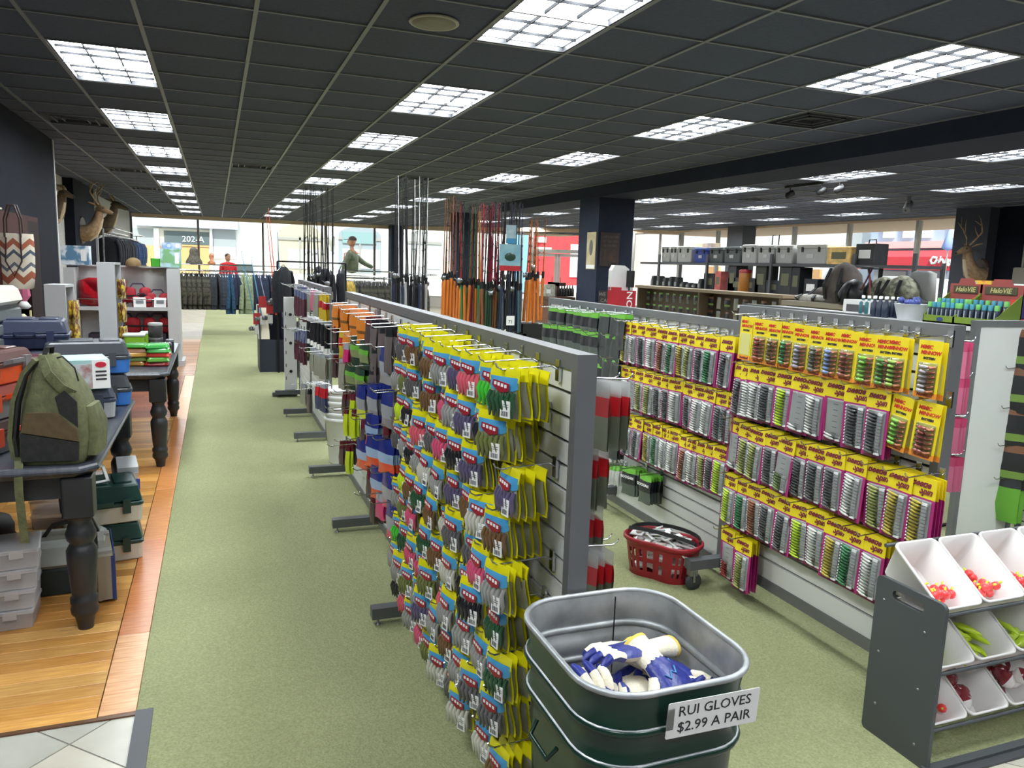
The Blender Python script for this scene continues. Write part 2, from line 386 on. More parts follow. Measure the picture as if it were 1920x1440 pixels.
# ---------------------------------------------------------------- beam, pillars, walls
def wall(name, mb, m, parent=None):
    o = mb.build(name, m, parent); return struct(o) if parent is None else o
wall('beam', MB().box(5.74, 6.5, YB, 15.8, 2.73, CEIL+.02), navy)
pc = P(1125, 367, X=5.78)
wall('pillar_1', MB().box(5.78, 6.42, pc.y, pc.y+.72, 0, 2.76), navy)
wall('pillar_2', MB().box(5.9, 6.45, 19.6, 20.2, 0, CEIL), navy)
wall('pillar_3', MB().box(6.0, 6.45, 28.2, 28.75, 0, CEIL), navy)
dkgrey = mat('dark_grey_column', (70,72,76), .6)
pq = P(1385, 420, X=14.0)
wall('pillar_4', MB().box(13.9, 14.35, pq.y-.35, pq.y+.35, 0, CEIL), dkgrey)
wall('wall_back', MB().box(XL-.3, XR+.3, YB-.2, YB, 0, CEIL+.2), navy)
wall('wall_left', MB().box(XL-.2, XL, YB, YF+.2, 0, CEIL+.2), navy)
wg = P(100, 262, Z=CEIL)
wall('wall_wing', MB().box(XL, -1.80, YB, 10.9, 0, CEIL), navy_dark)
wall('trim_1', MB().box(-1.83, -1.79, 10.9, 10.96, 0, CEIL), white_lam)
for i, (y0, y1) in enumerate(((11.0, 16.2), (18.8, 27.9))):
    wall(f'wall_panel_{i+1}', MB().box(XL, XL+.05, y0, y1, 0, CEIL), mat('white_wall', (180,178,174), .8))
wall('wall_pilaster', MB().box(XL, XL+.22, 16.2, 18.8, 0, CEIL), navy_dark)
wall('trim_2', MB().box(XL+.22, XL+.26, 18.75, 18.85, 0, CEIL), white_lam)
wall('wall_right', MB().box(13.25, 13.45, YB, 10.9, 0, CEIL+.2), navy_dark)
pr = P(1857, 450, X=13.1)
wall('wall_right_pilaster', MB().box(13.02, 13.25, pr.y, 10.85, 0, CEIL), mat('pilaster_slate', (60,64,74), .65))
wall('wall_return', MB().box(13.25, XR+.2, 10.7, 10.9, 0, CEIL+.2), navy)
# ---------------------------------------------------------------- shop windows
CB, CC = V((6.2, 28.9, 0)), V((14.4, 22.2, 0))
alu = mat('bronze_aluminium', (112,104,98), .4, .5); alu_l = mat('silver_aluminium', (168,166,160), .4, .5)
peach = mat('peach_head', (214,188,160), .6); bulk = mat('bulkhead', (188,182,172), .6)
def window_wall(n, A, B, cuts, mm, head=2.80, sill=.35, skip=()):
    "glazed wall from A to B with mullions at the given distances"
    A, B = V(A), V(B); L_ = (B-A).length; a = math.atan2(B.y-A.y, B.x-A.x)
    t = struct(MB().box(0, L_, -.06, .06, 0, sill).build(f'window_{n}', bulk, None, A, (0,0,a)))
    MB().box(0, L_, -.08, .08, head, CEIL+.1).build('head', peach, t)
    MB().box(0, L_, -.05, .05, sill, sill+.05).build('sill_rail', mm, t)
    for c in cuts: MB().box(c-.035, c+.035, -.06, .06, sill, head).build('mullion', mm, t)
    for i in range(len(cuts)-1):
        if i in skip: continue
        MB().box(cuts[i]+.035, cuts[i+1]-.035, -.004, .004, sill+.05, head).build('pane', pane_m, t)
    return t
fc = [0.0]+[P(x, 450, Y=YF).x-XL for x in (372, 493, 610, 702)]+[6.2-XL]
fc = sorted(c for c in fc if 0 <= c <= 6.2-XL)
window_wall(1, (XL, YF, 0), (6.2, YF, 0), fc, alu)
cdir = (CC-CB).normalized(); cn = V((cdir.y, -cdir.x, 0))
def Pw(x, y):
    d = _f+_r*((x-960)/FPX)-_u*((y-720)/FPX); o = V((0,0,HC)); return o+d*((CB-o).dot(cn)/d.dot(cn))
def ang(x): return (Pw(x, 470)-CB).dot(cdir)
d0, d1 = ang(997), ang(1096)
LC = (CC-CB).length
window_wall(2, CB, CB+cdir*d0, [.04]+[d for d in (ang(905), ang(978)) if .1 < d < d0]+[d0-.02], alu_l)
window_wall(3, CB+cdir*d1, CC, [.04, ang(1188)-d1, ang(1237)-d1, LC-d1-.04], alu_l)
# pair of glazed doors with a transom
dr = struct(MB().box(0, d1-d0, -.05, .05, 2.08, 2.2).build('door_1', alu_l, None, CB+cdir*d0, (0,0,math.atan2(cdir.y, cdir.x))))
wd = d1-d0
MB().box(0, wd, -.08, .08, 2.80, CEIL+.1).build('head', peach, dr)
MB().box(.05, wd-.05, -.004, .004, 2.2, 2.80).build('transom_pane', pane_m, dr)
for i in (0, 1):
    x0 = .05+i*(wd/2-.04); x1 = x0+wd/2-.06
    lf = MB().box(x0, x0+.09, -.03, .03, .02, 2.06).box(x1-.09, x1, -.03, .03, .02, 2.06).box(x0, x1, -.03, .03, .02, .22).box(x0, x1, -.03, .03, 1.96, 2.06).build('door_leaf', alu_l, dr)
    MB().box(x0+.09, x1-.09, -.004, .004, .22, 1.96).build('pane', pane_m, lf)
    MB().tube([(x1-.14 if i == 0 else x0+.14, -.06, .95), (x1-.14 if i == 0 else x0+.14, -.06, 1.25)], .012).build('pull_handle', black, lf)
for x in (0, wd): MB().box(x-.05, x+.05, -.06, .06, 0, 2.8).build('jamb', alu_l, dr)
# wall on the side street
sc = [0.03]+[10.9+11.3-P(x, 450, X=XR).y for x in (1300, 1347, 1407, 1490, 1593, 1720)]+[P(1300, 450, X=XR).y-10.95]
sc = [22.2-P(x, 440, X=XR).y for x in (1347, 1407, 1490, 1593, 1722)]
sc = [.04]+[c for c in sc if .4 < c < 11.0]+[11.26]
window_wall(4, CC, (XR, 10.9, 0), sc, alu_l, head=2.86)
soff = mat('canopy_soffit', (226,190,152), .7)
struct(MB().box(XR+.1, 17.4, 8, 24, 2.86, 3.02).box(5.8, 14, YF+.1, 31, 2.9, 3.0).build('canopy_1', soff))
# ---------------------------------------------------------------- outside
conc = mat('pavement', (205,200,192), .85, c2=(190,186,178), scale=2); asph = mat('asphalt', (150,149,146), .9, c2=(165,164,160), scale=3)
struct(MB().box(-40, 70, -30, 95, -.5, -.22).build('street', asph))
struct(MB().box(-40, 20.5, YF+.1, YF+3.6, -.3, -.03).box(XR+.1, XR+3.6, -20, YF+3.6, -.3, -.031).build('sidewalk_1', conc))
struct(MB().box(-40, 13, 40.5, 43, -.3, -.1).build('sidewalk_2', conc))
stucco = mat('white_stucco', (232,230,224), .8); bluegrey = mat('bluegrey_paint', (170,184,205), .7); tan = mat('tan_wood', (196,150,100), .6)
dkglass = mat('dark_glazing', (88,100,104), .12); greyglass = mat('grey_glazing', (150,156,160), .15); curt = mat('curtain', (188,186,184), .8)
def rect(px0, py0, px1, py1, Y, d, m, name, par, m2=None):
    a, b = P(px0, (py0+py1)/2, Y=Y), P(px1, (py0+py1)/2, Y=Y); t_, u_ = P((px0+px1)/2, py0, Y=Y), P((px0+px1)/2, py1, Y=Y)
    return MB().box(a.x, b.x, Y-d, Y+.02, u_.z, t_.z).build(name, m, par)
Yb = 43.0
b1 = thing('storefront_building', 'white rendered building with arched windows across the front street', 'building', (0,0,0))
a, b = P(180, 450, Y=Yb), P(845, 450, Y=Yb)
MB().box(a.x-6, b.x+.5, Yb, Yb+6, -.1, 7.5).build('wall', stucco, b1)
rect(255, 400, 445, 427, Yb, .5, bluegrey, 'cornice', b1)
w = rect(238, 428, 292, 505, Yb, .05, greyglass, 'window', b1)
rect(300, 430, 396, 505, Yb, .1, mat('cream_frame', (222,214,196), .6), 'shop_frame', b1)
w = rect(308, 434, 392, 458, Yb, .16, dkglass, 'window', b1)
rect(308, 459, 392, 462, Yb, .18, tan, 'rail', b1)
rect(262, 462, 392, 512, Yb, .14, tan, 'door_panel', b1)
rect(399, 430, 442, 482, Yb, .1, greyglass, 'window', b1); rect(399, 463, 442, 485, Yb, .13, curt, 'blind', b1)
rect(394, 428, 399, 515, Yb, .25, stucco, 'pier', b1); rect(290, 428, 300, 515, Yb, .25, stucco, 'pier', b1)
lp = P(362, 449, Y=Yb-.2); lettering('202-A', .42, white_p, b1, lp, (pi/2, 0, 0))
def arch(px0, px1, py0, pys, py1, fill, par, extra=()):
    a, b = P(px0, pys, Y=Yb), P(px1, pys, Y=Yb); top = P((px0+px1)/2, py0, Y=Yb).z; bot = P((px0+px1)/2, py1, Y=Yb).z
    cx = (a.x+b.x)/2; hw = (b.x-a.x)/2
    pts = [(cx-hw, bot), (cx+hw, bot)]+[(cx+hw*math.cos(rad(t_)), a.z+(top-a.z)*math.sin(rad(t_))) for t_ in range(0, 181, 15)]
    w = MB().loft([[(x, Yb-.06, z) for x, z in pts], [(x, Yb+.02, z) for x, z in pts]], 0, True, False).build('window', fill, par)
    MB().box(cx-hw, cx+hw, Yb-.12, Yb-.05, a.z-.25, a.z-.1).build('transom_bar', alu_l, w)
    MB().box(cx-.05, cx+.05, Yb-.12, Yb-.05, bot, a.z).build('mullion', alu_l, w)
    return w
teal = mat('teal_awning', (120,148,150), .6)
wA = arch(520, 603, 420, 440, 512, mat('arch_beige', (176,168,146), .5), b1)
wB = arch(634, 714, 425, 440, 512, mat('arch_grey', (140,150,156), .4), b1)
wC = arch(762, 828, 432, 448, 520, mat('arch_pale', (178,182,180), .4), b1)
for w_, (x0, x1) in ((wA, (540, 600)), (wB, (642, 712)), (wC, (775, 826))):
    a, b = P(x0, 480, Y=Yb-.08), P(x1, 505, Y=Yb-.08); MB().box(a.x, b.x, Yb-.1, Yb-.04, b.z, a.z+.4).build('curtain', curt, w_)
a, b = P(642, 434, Y=Yb-.1), P(705, 458, Y=Yb-.1); MB().box(a.x, b.x, Yb-.14, Yb-.05, b.z, a.z).build('awning', teal, wB)
a = P(622, 452, Y=Yb-.3)
t = thing('wall_lantern', 'small white lantern on the white stucco wall beside the teal window', 'lantern', a)
MB().lathe([(.04,-.35),(.16,-.2),(.18,.2),(.06,.35),(.02,.5)], 8).build('lamp_body', alu_l, t); MB().tube([(0,0,-.3),(0,.15,-.5),(0,.3,-.5)], .03).build('bracket', alu_l, t)
# red brick building behind the doors
b2 = thing('red_building', 'bright red painted building seen through the glass doors', 'building', (0,0,0))
redp = mat('red_paint', (206,62,66), .7, c2=(196,54,60), scale=3)
Yr = 52; a, b = P(955, 470, Y=Yr), P(1096, 470, Y=Yr)
MB().box(a.x+.6, b.x+1, Yr, Yr+5, -.2, 8).build('wall', redp, b2)
for (x0, y0, x1, y1) in ((1007,444,1023,455),(1004,463,1033,473),(1070,458,1090,520),(1020,534,1094,560)):
    p0, p1 = P(x0, y0, Y=Yr), P(x1, y1, Y=Yr); f_ = MB().box(p0.x, p1.x, Yr-.1, Yr+.05, p1.z, p0.z).build('window', stucco, b2)
    MB().box(p0.x+.12, p1.x-.12, Yr-.14, Yr-.05, p1.z+.1, p0.z-.1).build('pane', mat('bright_pane', (240,238,225), .3), f_)
p0 = P(960, 460, Y=46); b3 = thing('white_building', 'overexposed pale building between the red one and the pillar', 'building', (0,0,0))
a, b = P(842, 450, Y=48), P(962, 450, Y=48); MB().box(a.x, b.x, 48, 52, -.2, 8).build('wall', stucco, b3)
a, b = P(965, 500, Y=47.6), P(985, 560, Y=47.6); MB().box(a.x, b.x, 47.4, 48, -.1, 4).build('blue_sign', mat('blue_sign', (120,170,220), .5), b3)
# side street: blue-grey building with a red awning, white building
Xs = 27.0
def rectX(px0, py0, px1, py1, X, d, m, name, par):
    a, b = P(px0, (py0+py1)/2, X=X), P(px1, (py0+py1)/2, X=X); t_, u_ = P((px0+px1)/2, py0, X=X), P((px0+px1)/2, py1, X=X)
    return MB().box(X-d, X+.05, min(a.y, b.y), max(a.y, b.y), u_.z, t_.z).build(name, m, par)
b4 = thing('bluegrey_building', 'pale blue-grey building with white upper windows across the side street', 'building')
a, b = P(1632, 450, X=Xs), P(1830, 450, X=Xs)
MB().box(Xs, Xs+6, b.y-6, a.y, -.2, 9).build('wall', bluegrey, b4)
for x0, x1 in ((1661,1680),(1698,1716),(1732,1750),(1788,1800)): rectX(x0, 408, x1, 446, Xs, .12, stucco, 'window', b4)
rectX(1635, 453, 1815, 466, Xs, .4, mat('pink_cornice', (232,196,190), .7), 'cornice', b4)
rectX(1716, 508, 1760, 545, Xs, .1, greyglass, 'shop_window', b4); rectX(1640, 508, 1700, 545, Xs, .1, greyglass, 'shop_window', b4)
aw = thing('red_awning', 'red shop awning with white script, across the side street', 'awning')
a, b = P(1632, 470, X=Xs-.4), P(1815, 512, X=Xs-1.6)
z1, z0 = P(1720, 470, X=Xs-.4).z, P(1720, 506, X=Xs-1.6).z
MB().loft([[(Xs-.45, y, z1), (Xs-1.6, y, z0+.5), (Xs-1.6, y, z0), (Xs-.45, y, z0)] for y in (a.y, b.y-2)], 0, True, False).build('canopy', mat('awning_red', (206,58,66), .8), aw)
# script lettering on the awning slope
def scr(pts, w=.1):
    out = []
    for (x, y) in pts: out.append(P(x, y, X=Xs-1.62))
    return out
lt = MB()
for pts in ([(1757,484),(1750,482),(1745,488),(1747,494),(1753,493),(1757,487)], [(1760,493),(1764,482),(1762,493),(1767,486),(1770,494)], [(1771,494),(1775,484),(1778,494),(1780,486),(1776,498)], [(1780,490),(1784,486),(1783,494),(1778,498)]):
    lt.tube(scr(pts), .05, 5)
lt.build('script_lettering', white_p, aw)
ub = P(1776, 476, X=Xs-3); um = thing('blue_umbrella', 'folded blue fabric umbrella before the red awning', 'umbrella', (ub.x, ub.y, 1.55)); um.scale = (.5,.5,.5)
MB().lathe([(.05,2.1),(.42,2.3),(.2,3.1),(.03,3.7)], 8).build('canopy', mat('umbrella_blue', (140,155,205), .8), um); MB().tube([(0,0,-3.5),(0,0,2.3)], .06).build('pole', alu_l, um)
b5 = thing('pale_building', 'pale building filling the side-street windows beyond the coolers', 'building')
a, b = P(1200, 460, X=30), P(1628, 450, X=30)
MB().box(30, 36, b.y+.4, a.y+14, -.2, 9).build('wall', stucco, b5)
for x0, x1, y0, y1 in ((1478,1495,505,545),(1512,1540,505,545),(1330,1350,500,540)): rectX(x0, y0, x1, y1, 30, .15, tan, 'window', b5)
# vehicles
def vehicle(name, label, loc, rz, L_, body, pick=False):
    t = thing(name, label, 'car', loc, rz); w = .9
    prof = [(-L_/2,.5),(-L_/2,.95),(-L_/2+.9,1.05),(-L_/2+1.5,1.55),(L_*.1,1.6),(L_*.28,1.05 if not pick else 1.12),(L_/2,1.0),(L_/2,.5)]
    if pick: prof = [(-L_/2,.6),(-L_/2,1.05),(-L_/2+1.3,1.15),(-L_/2+1.9,1.8),(L_*.12,1.85),(L_*.16,1.2),(L_/2,1.2),(L_/2,.6)]
    MB().loft([[(x, -w*k, z) for x, z in prof] for k in (1,)]+[[(x, w, z) for x, z in prof]], 0, True, False).build('body', body, t)
    g0, g1 = (-L_/2+1.15, L_*.1)
    MB().loft([[(g0+.5,-w-.01,1.12),(g1,-w-.01,1.12),(g1-.1,-w-.01,1.5),(g0+.75,-w-.01,1.5)], [(g0+.5,w+.01,1.12),(g1,w+.01,1.12),(g1-.1,w+.01,1.5),(g0+.75,w+.01,1.5)]], 0, True, False).build('side_windows', dkglass, t)
    for sx in (-L_*.32, L_*.3):
        for sy in (-w, w):
            o = MB().lathe([(.02,-.1),(.2,-.1),(.34,-.09),(.36,0),(.34,.09),(.2,.1),(.02,.1)], 14).build('wheel', black, t, (sx, sy, .36), (pi/2,0,0))
            MB().lathe([(.19,-.11),(.2,0),(.19,.11)], 10).build('hub_cap', alu_l, o)
    return t
whitecar = mat('car_white', (226,228,230), .25)
p = P(1735, 590, X=21.0); vehicle('pickup_truck', 'white pickup truck parked on the side street', (20.6, P(1722, 560, X=20.6).y, -.2), rad(90), 5.3, whitecar, True)
p = P(455, 497, Y=36); vehicle('white_car', 'white car parked beyond the front clothing rack', (p.x, 36, -.2), 0, 4.4, whitecar)
p = P(385, 495, Y=37.5); vehicle('silver_car', 'silver car parked before the numbered shop door', (p.x-3.6, 37.6, -.2), 0, 4.2, mat('car_silver', (190,196,204), .25, .3))
# ---------------------------------------------------------------- slatwall gondolas
PITCH_S = .068
def gondola(name, label, X, y0, y1, zt, zb=.03, feet=(0, 1), caster=False, th=.058, white_base=.09, foff=0):
    t = thing(name, label, 'display wall', (X, y0, 0), 0, 'grey framed slatwall gondolas'); L_ = y1-y0; h2 = th/2
    MB().box(-h2, h2, 0, .035, zb, zt).build('post', grey_metal, t); MB().box(-h2, h2, L_-.035, L_, zb, zt).build('post', grey_metal, t)
    MB().box(-h2+.0005, h2-.0005, .035, L_-.035, zt-.045, zt-.0005).build('top_rail', grey_metal, t)
    MB().box(-h2, h2, .035, L_-.035, zb, zb+.05).build('base_rail', grey_metal, t)
    MB().box(-.006, .006, .035, L_-.035, zb+.05, zt-.045).build('core_board', mat('groove_dark', (66,67,66), .7), t)
    zs = zb+.05; slots = []
    MB().box(-.021, .021, .036, L_-.036, zs, zs+white_base).build('slat', slat_white, t); z = zs+white_base+.011
    top_h = .058; me = MB().box(-.021, .021, .036, L_-.036, 0, PITCH_S-.011).mesh('slat', slat_white)
    while z+PITCH_S < zt-.045-top_h:
        put('slat', me, t, (0, 0, z)); slots.append(z-.005); z += PITCH_S
    MB().box(-.021, .021, .036, L_-.036, z, zt-.046).build('slat', slat_white, t)
    for f in feet:
        yy = (.02, L_-.02)[f]+foff
        ft = MB().box(-.30, .30, yy-.026, yy+.026, .035 if not caster else .115, .085 if not caster else .165).build('foot', mat('foot_grey', (96,99,102), .4, .4), t)
        for sx in (-.27, .27):
            if caster:
                MB().box(sx-.02, sx+.02, yy-.02, yy+.02, .08, .115).tube([(sx,yy-.022,.05),(sx,yy-.022,.1)], .006).tube([(sx,yy+.022,.05),(sx,yy+.022,.1)], .006).build('caster_fork', steel, ft)
                MB().lathe([(.006,-.014),(.04,-.013),(.045,-.006),(.045,.006),(.04,.013),(.006,.014)], 16).build('caster_wheel', mat('rubber_wheel', (52,54,56), .5), ft, (sx+.01, yy, .046), (pi/2,0,0))
            else:
                MB().lathe([(.014,.0),(.014,.006),(.005,.01),(.005,.036)], 10).build('leveller', steel, ft, (sx, yy, 0))
    return t
XG = .906
gondola('slatwall_gondola', 'slatwall panel of the yellow bags, with the dark end post', XG, 1.80, 3.23, 1.375, feet=(1,))
gondola('slatwall_gondola', 'slatwall panel of blue pouches beside the white bucket stack', XG, 3.23, 4.47, 1.375, feet=(1,))
gondola('slatwall_gondola', 'slatwall panel of the orange and green bags behind the buckets', XG, 4.47, 5.70, 1.375, feet=(1,))
gondola('slatwall_gondola', 'slatwall panel with black sticks, beyond the gap', XG, 6.84, 8.02, 1.365, feet=(0,1))
gondola('slatwall_gondola', 'slatwall panel with rod tubes, last before the dark rod stand', XG, 8.02, 9.2, 1.365, feet=(1,))
XH = 2.485
gondola('slatwall_gondola', 'taller slatwall panel with the tall yellow minnow cards', XH, 2.00, 3.22, 1.44, .085, (1,), True, foff=-.08)
gondola('slatwall_gondola', 'slatwall panel of three magenta card rows, beside the shopping basket', XH, 3.22, 4.42, 1.36, .05, (1,), True)
gondola('slatwall_gondola', 'slatwall panel of green-topped black pouches', XH, 4.42, 5.62, 1.36, .05, (1,), True)
gondola('slatwall_gondola', 'slatwall panel behind the tall minnow cards, only its rail showing', 3.93, 3.84, 5.06, 1.362, .0, ())
gondola('slatwall_gondola', 'slatwall panel of lure packs behind the white storage bins', 4.62, 1.75, 3.16, 1.375, .0, ())
t = thing('white_end_panel', 'plain white gondola end panel in a grey frame, by the pink bags', 'display panel', (4.32, 3.19, 0))
MB().box(-.25,-.215,-.02,.02,.02,1.375).box(.215,.25,-.02,.02,.02,1.375).box(-.215,.215,-.02,.02,1.34,1.375).box(-.215,.215,-.02,.02,.02,.07).build('frame', grey_metal, t)
MB().box(-.215,.215,-.012,.012,.07,1.34).build('board', slat_white, t)
t = thing('pegboard_end_panel', 'white slotted end panel beside the dark rod stand', 'display panel', (0, 9.24, 0))
a, b = P(533, 650, Y=9.24), P(556, 650, Y=9.24); zt_ = P(545, 557, Y=9.24).z
MB().box(a.x, b.x, -.03, .03, .05, zt_).build('board', slat_white, t)
for i in range(6): MB().box(a.x+.012, a.x+.02, -.034, -.028, .2+.15*i, .24+.15*i).build('slot', black, t)
for i in range(3): MB().lathe([(.018,-.004),(.018,.004)], 10).build('knob_hole', dk_metal, t, ((a.x+b.x)/2, -.03, .3+.33*i), (pi/2,0,0))
MB().box(a.x-.14, b.x, -.03, .03, .01, .05).build('foot', MATS['foot_grey'], t)
t = thing('low_slat_return', 'low white slatwall piece crossing at the floor by the silver spoon packs', 'display wall', (0, 5.64, 0))
for i in range(5): MB().box(1.75, 2.46, -.02, .02, .06+.068*i, .117+.068*i).build('slat', slat_white, t)
MB().box(1.72, 1.75, -.025, .025, .0, .42).build('post', grey_metal, t); MB().box(1.72, 2.46, -.03, .03, 0, .055).build('base_rail', grey_metal, t)
# ---------------------------------------------------------------- hooks
hk = MB().box(-.004, .004, -.012, .012, -.03, .03)
hk.tube([(0,0,.0),(-.02,0,.012),(-.165,0,.004),(-.18,0,.012),(-.185,0,.022)], .0028, 5)
hook_me = hk.mesh('peg_hook', chrome)
def hook(x, y, z, label, rz=0, group='chrome peg hooks on the slatwalls'):
    return tag(put('peg_hook', hook_me, None, (x, y, z), (0,0,rz)), label, 'hook', group)
# ---------------------------------------------------------------- yellow lure bags
yel = mat('bag_yellow', (222,214,22), .35, coat=.3); bagblue = mat('bag_blue', (70,146,190), .35, coat=.3); bagred = mat('bag_red', (150,34,48), .4)
olive = mat('bag_inside', (128,128,108), .3, coat=.4); lurem = mat('lure_soft', obj=True, rough=.25, coat=.4)
bw, bh = .108, .140
def wav(y, z, k=.006): return k*math.sin(38*z+9*y)
def bag_mesh(front):
    m = MB()
    m.sheet(lambda u, v: (wav((u-.5)*bw, -v*bh)+.002, (u-.5)*bw*(1-.06*math.sin(pi*v)), -v*bh+.012), 4, 6, 0)      # yellow back and rim
    m.sheet(lambda u, v: (wav((u-.5)*bw, -v*.036)-.001, (u-.5)*bw, -v*.036+.012), 4, 2, 0)                          # header
    # pillow front
    def pil(u, v):
        z = -.024-v*(bh-.042); e = math.sin(pi*u)**.6*math.sin(pi*min(1, v*.9+.08))
        return (wav((u-.5)*bw, z)-.002-.013*e, (u-.5)*bw*.86, z)
    m.sheet(pil, 5, 5, 1)
    return m.mesh('lure_bag', [yel, olive])
front_me, back_me = bag_mesh(True), bag_mesh(False)
hc = MB()
hc.sheet(lambda u, v: (-.006-.0135*math.sin(pi*u)**.6*min(1, .35+1.2*v), (u-.5)*.098, -.010-v*(.030+.007*abs(math.sin(5*u*pi)))), 8, 3, 0)
hc.loft([[(-.0215+.002*k, y, z) for y, z in [(-.030,-.026),(.026,-.018),(.030,-.034),(.0,-.052),(-.028,-.046)]] for k in (0, 1)], 1, True, False)
for i in range(4): hc.box(-.0222, -.0212, -.022+.012*i, -.014+.012*i, -.038+.002*i, -.029+.002*i, 2)
head_me = hc.mesh('header_print', [bagblue, bagred, paper])
lu = MB()
for i in range(6):
    y0 = -.040+.016*i; e_ = 1-(y0/.055)**2
    lu.tube([(-.008-.006*e_,y0,-.050),(-.012-.008*e_,y0+.004,-.070),(-.012-.008*e_,y0-.003,-.094),(-.009-.004*e_,y0+.004,-.120)], [.006,.0085,.0075,.003], 5)
lure_me = lu.mesh('lures', lurem)
bc = MB(); bc.T = XF((-.0215, -.022, -.094), 0, 0, .06)
bc.prism([(y, z) for y, z in rr(.032, .042, .004, 2)], 0, .0008)
bc2 = MB(); bc2.box(-.0245, -.022, -.039, -.005, -.118, -.072, 0)
for i in range(7): bc2.box(-.0252, -.0246, -.033+.0036*i, -.033+.0036*i+.0013*(1+i % 2*.5), -.113, -.100, 1)
for i in range(2): bc2.box(-.0252, -.0246, -.034, -.016, -.083-.006*i, -.0815-.006*i, 1)
code_me = bc2.mesh('barcode_label', [paper, mat('ink', (40,40,44), .6)])
film = MB(); film.sheet(lambda u, v: (-.008-.018*math.sin(pi*u)**.5*math.sin(pi*v)**.4, (u-.5)*.094, -.05-v*.075), 4, 4)
film_me = film.mesh('clear_window', clear)
LC_ = [('smoke grey',(96,94,96)),('pink',(206,84,118)),('dark green',(46,84,56)),('chartreuse',(196,224,40)),('silver grey',(150,150,146)),('black',(42,42,46)),('brown',(112,84,56)),('orange',(222,110,44)),('bright green',(70,190,60)),('purple grey',(92,84,112)),('olive',(110,116,66)),('salmon pink',(214,96,110)),('clear white',(196,194,180))]
LCW = LC_+[LC_[0]]*3+[LC_[4]]*3+[LC_[5]]*2+[LC_[2]]+[LC_[6]]*2+[LC_[10]]+[LC_[12]]*2+[LC_[9]]; nback = 0; rest = MB()
for k in range(9):
    z = 1.322-.136*k
    ncol = 10
    for j in range(ncol):
        yb = 1.905+.142*j+(.05 if k % 2 else 0)+random.uniform(-.02, .02)
        if yb > 3.24: continue
        if random.random() < .04 and k > 0: continue
        zz = z+random.uniform(-.008, .008); n = random.choice((4,5,5,6,6)); xf = random.uniform(.705, .745)
        cn_, cc_ = random.choice(LCW); rz = rad(random.uniform(8, 34)); where = f'{ORD[j]} hook from the end post, {ORD[k]} row down'
        hook(XG-.03, yb, zz+.004, f'chrome peg hook of yellow bags, {where}')
        o = put('lure_bag', front_me, None, (xf, yb, zz), (0, rad(random.uniform(-3, 5)), rz))
        tag(o, f'yellow bag of {cn_} lures, {where}', 'lure bag', 'front yellow lure bags')
        put('header_print', head_me, o); put('lures', lure_me, o, color=cc_); put('barcode_label', code_me, o)
        for i in range(1, n):
            x = xf+.023*i+random.uniform(-.004, .004)
            if x > .862: break
            rot = (rad(random.uniform(-4, 4)), rad(random.uniform(-3, 3)), rz*.6+rad(random.uniform(-8, 10)))
            lc = (x, yb+random.uniform(-.008, .008), zz+random.uniform(-.006, .004))
            if nback < 195 and i < 4:
                nback += 1
                tag(put('lure_bag', back_me, None, lc, rot), f'yellow lure bag {ORD[i]} from the front, {where}', 'lure bag', 'rear yellow lure bags')
            else:
                T = XF(lc, *rot); off = len(rest.v)
                rest.v += [tuple(T @ v.co) for v in back_me.vertices]; 
                for p in back_me.polygons: rest.f.append([q+off for q in p.vertices]); rest.mi.append(p.material_index); rest.sm.append(True)
tag(stuff(rest.build('rear_lure_bags', [yel, olive])), 'yellow lure bags packed deep at the back of the hooks', 'lure bags')
# ---------------------------------------------------------------- other hanging packs (generic)
def pouch_mesh(name, w, h, bands, bulge=.012, taper=0, face=-1):
    "pouch hanging from the origin, facing -X; bands: (height share, material)"
    m = MB(); mats = []; z = .01; tot = sum(b[0] for b in bands)
    for i, (sh, mm) in enumerate(bands):
        mats.append(mm); dz = h*sh/tot; za, zb_ = z, z-dz
        def fn(u, v, za=za, zb_=zb_):
            q = (.01-(za+(zb_-za)*v))/h
            return (-bulge*math.sin(pi*min(1, max(0, q)))*math.sin(pi*u)+.004*math.sin(7*u+9*q), (u-.5)*w*(1-taper*q), za+(zb_-za)*v)
        m.sheet(fn, 4, 2, i)
        m.sheet(lambda u, v, fn=fn: (lambda p: (.004-p[0]*.3+.002, p[1], p[2]))(fn(1-u, v)), 4, 2, i)
        z = zb_
    return m.mesh(name, mats)
def sol(n, c, **k): return mat(n, c, k.pop('rough', .35), coat=.3, **k)
dgreen = sol('pack_green', (34,62,48)); lgreen = sol('pack_lime', (104,170,58)); orange = sol('pack_orange', (218,128,40)); navyp = sol('pack_navy', (30,44,120))
silverp = sol('pack_silver', (150,154,160)); maroonp = sol('pack_maroon', (92,30,40)); blackp = sol('pack_black', (34,36,40)); pinkp = sol('pack_pink', (212,52,120))
chart = sol('pack_chartreuse', (196,216,40)); redp_ = sol('pack_red', (188,40,48)); clearp = film_mat('pack_clear', (200,202,200), .45, .2); khaki = sol('pack_khaki', (140,132,96))
tintp = mat('pack_tint', obj=True, rough=.35, coat=.3)
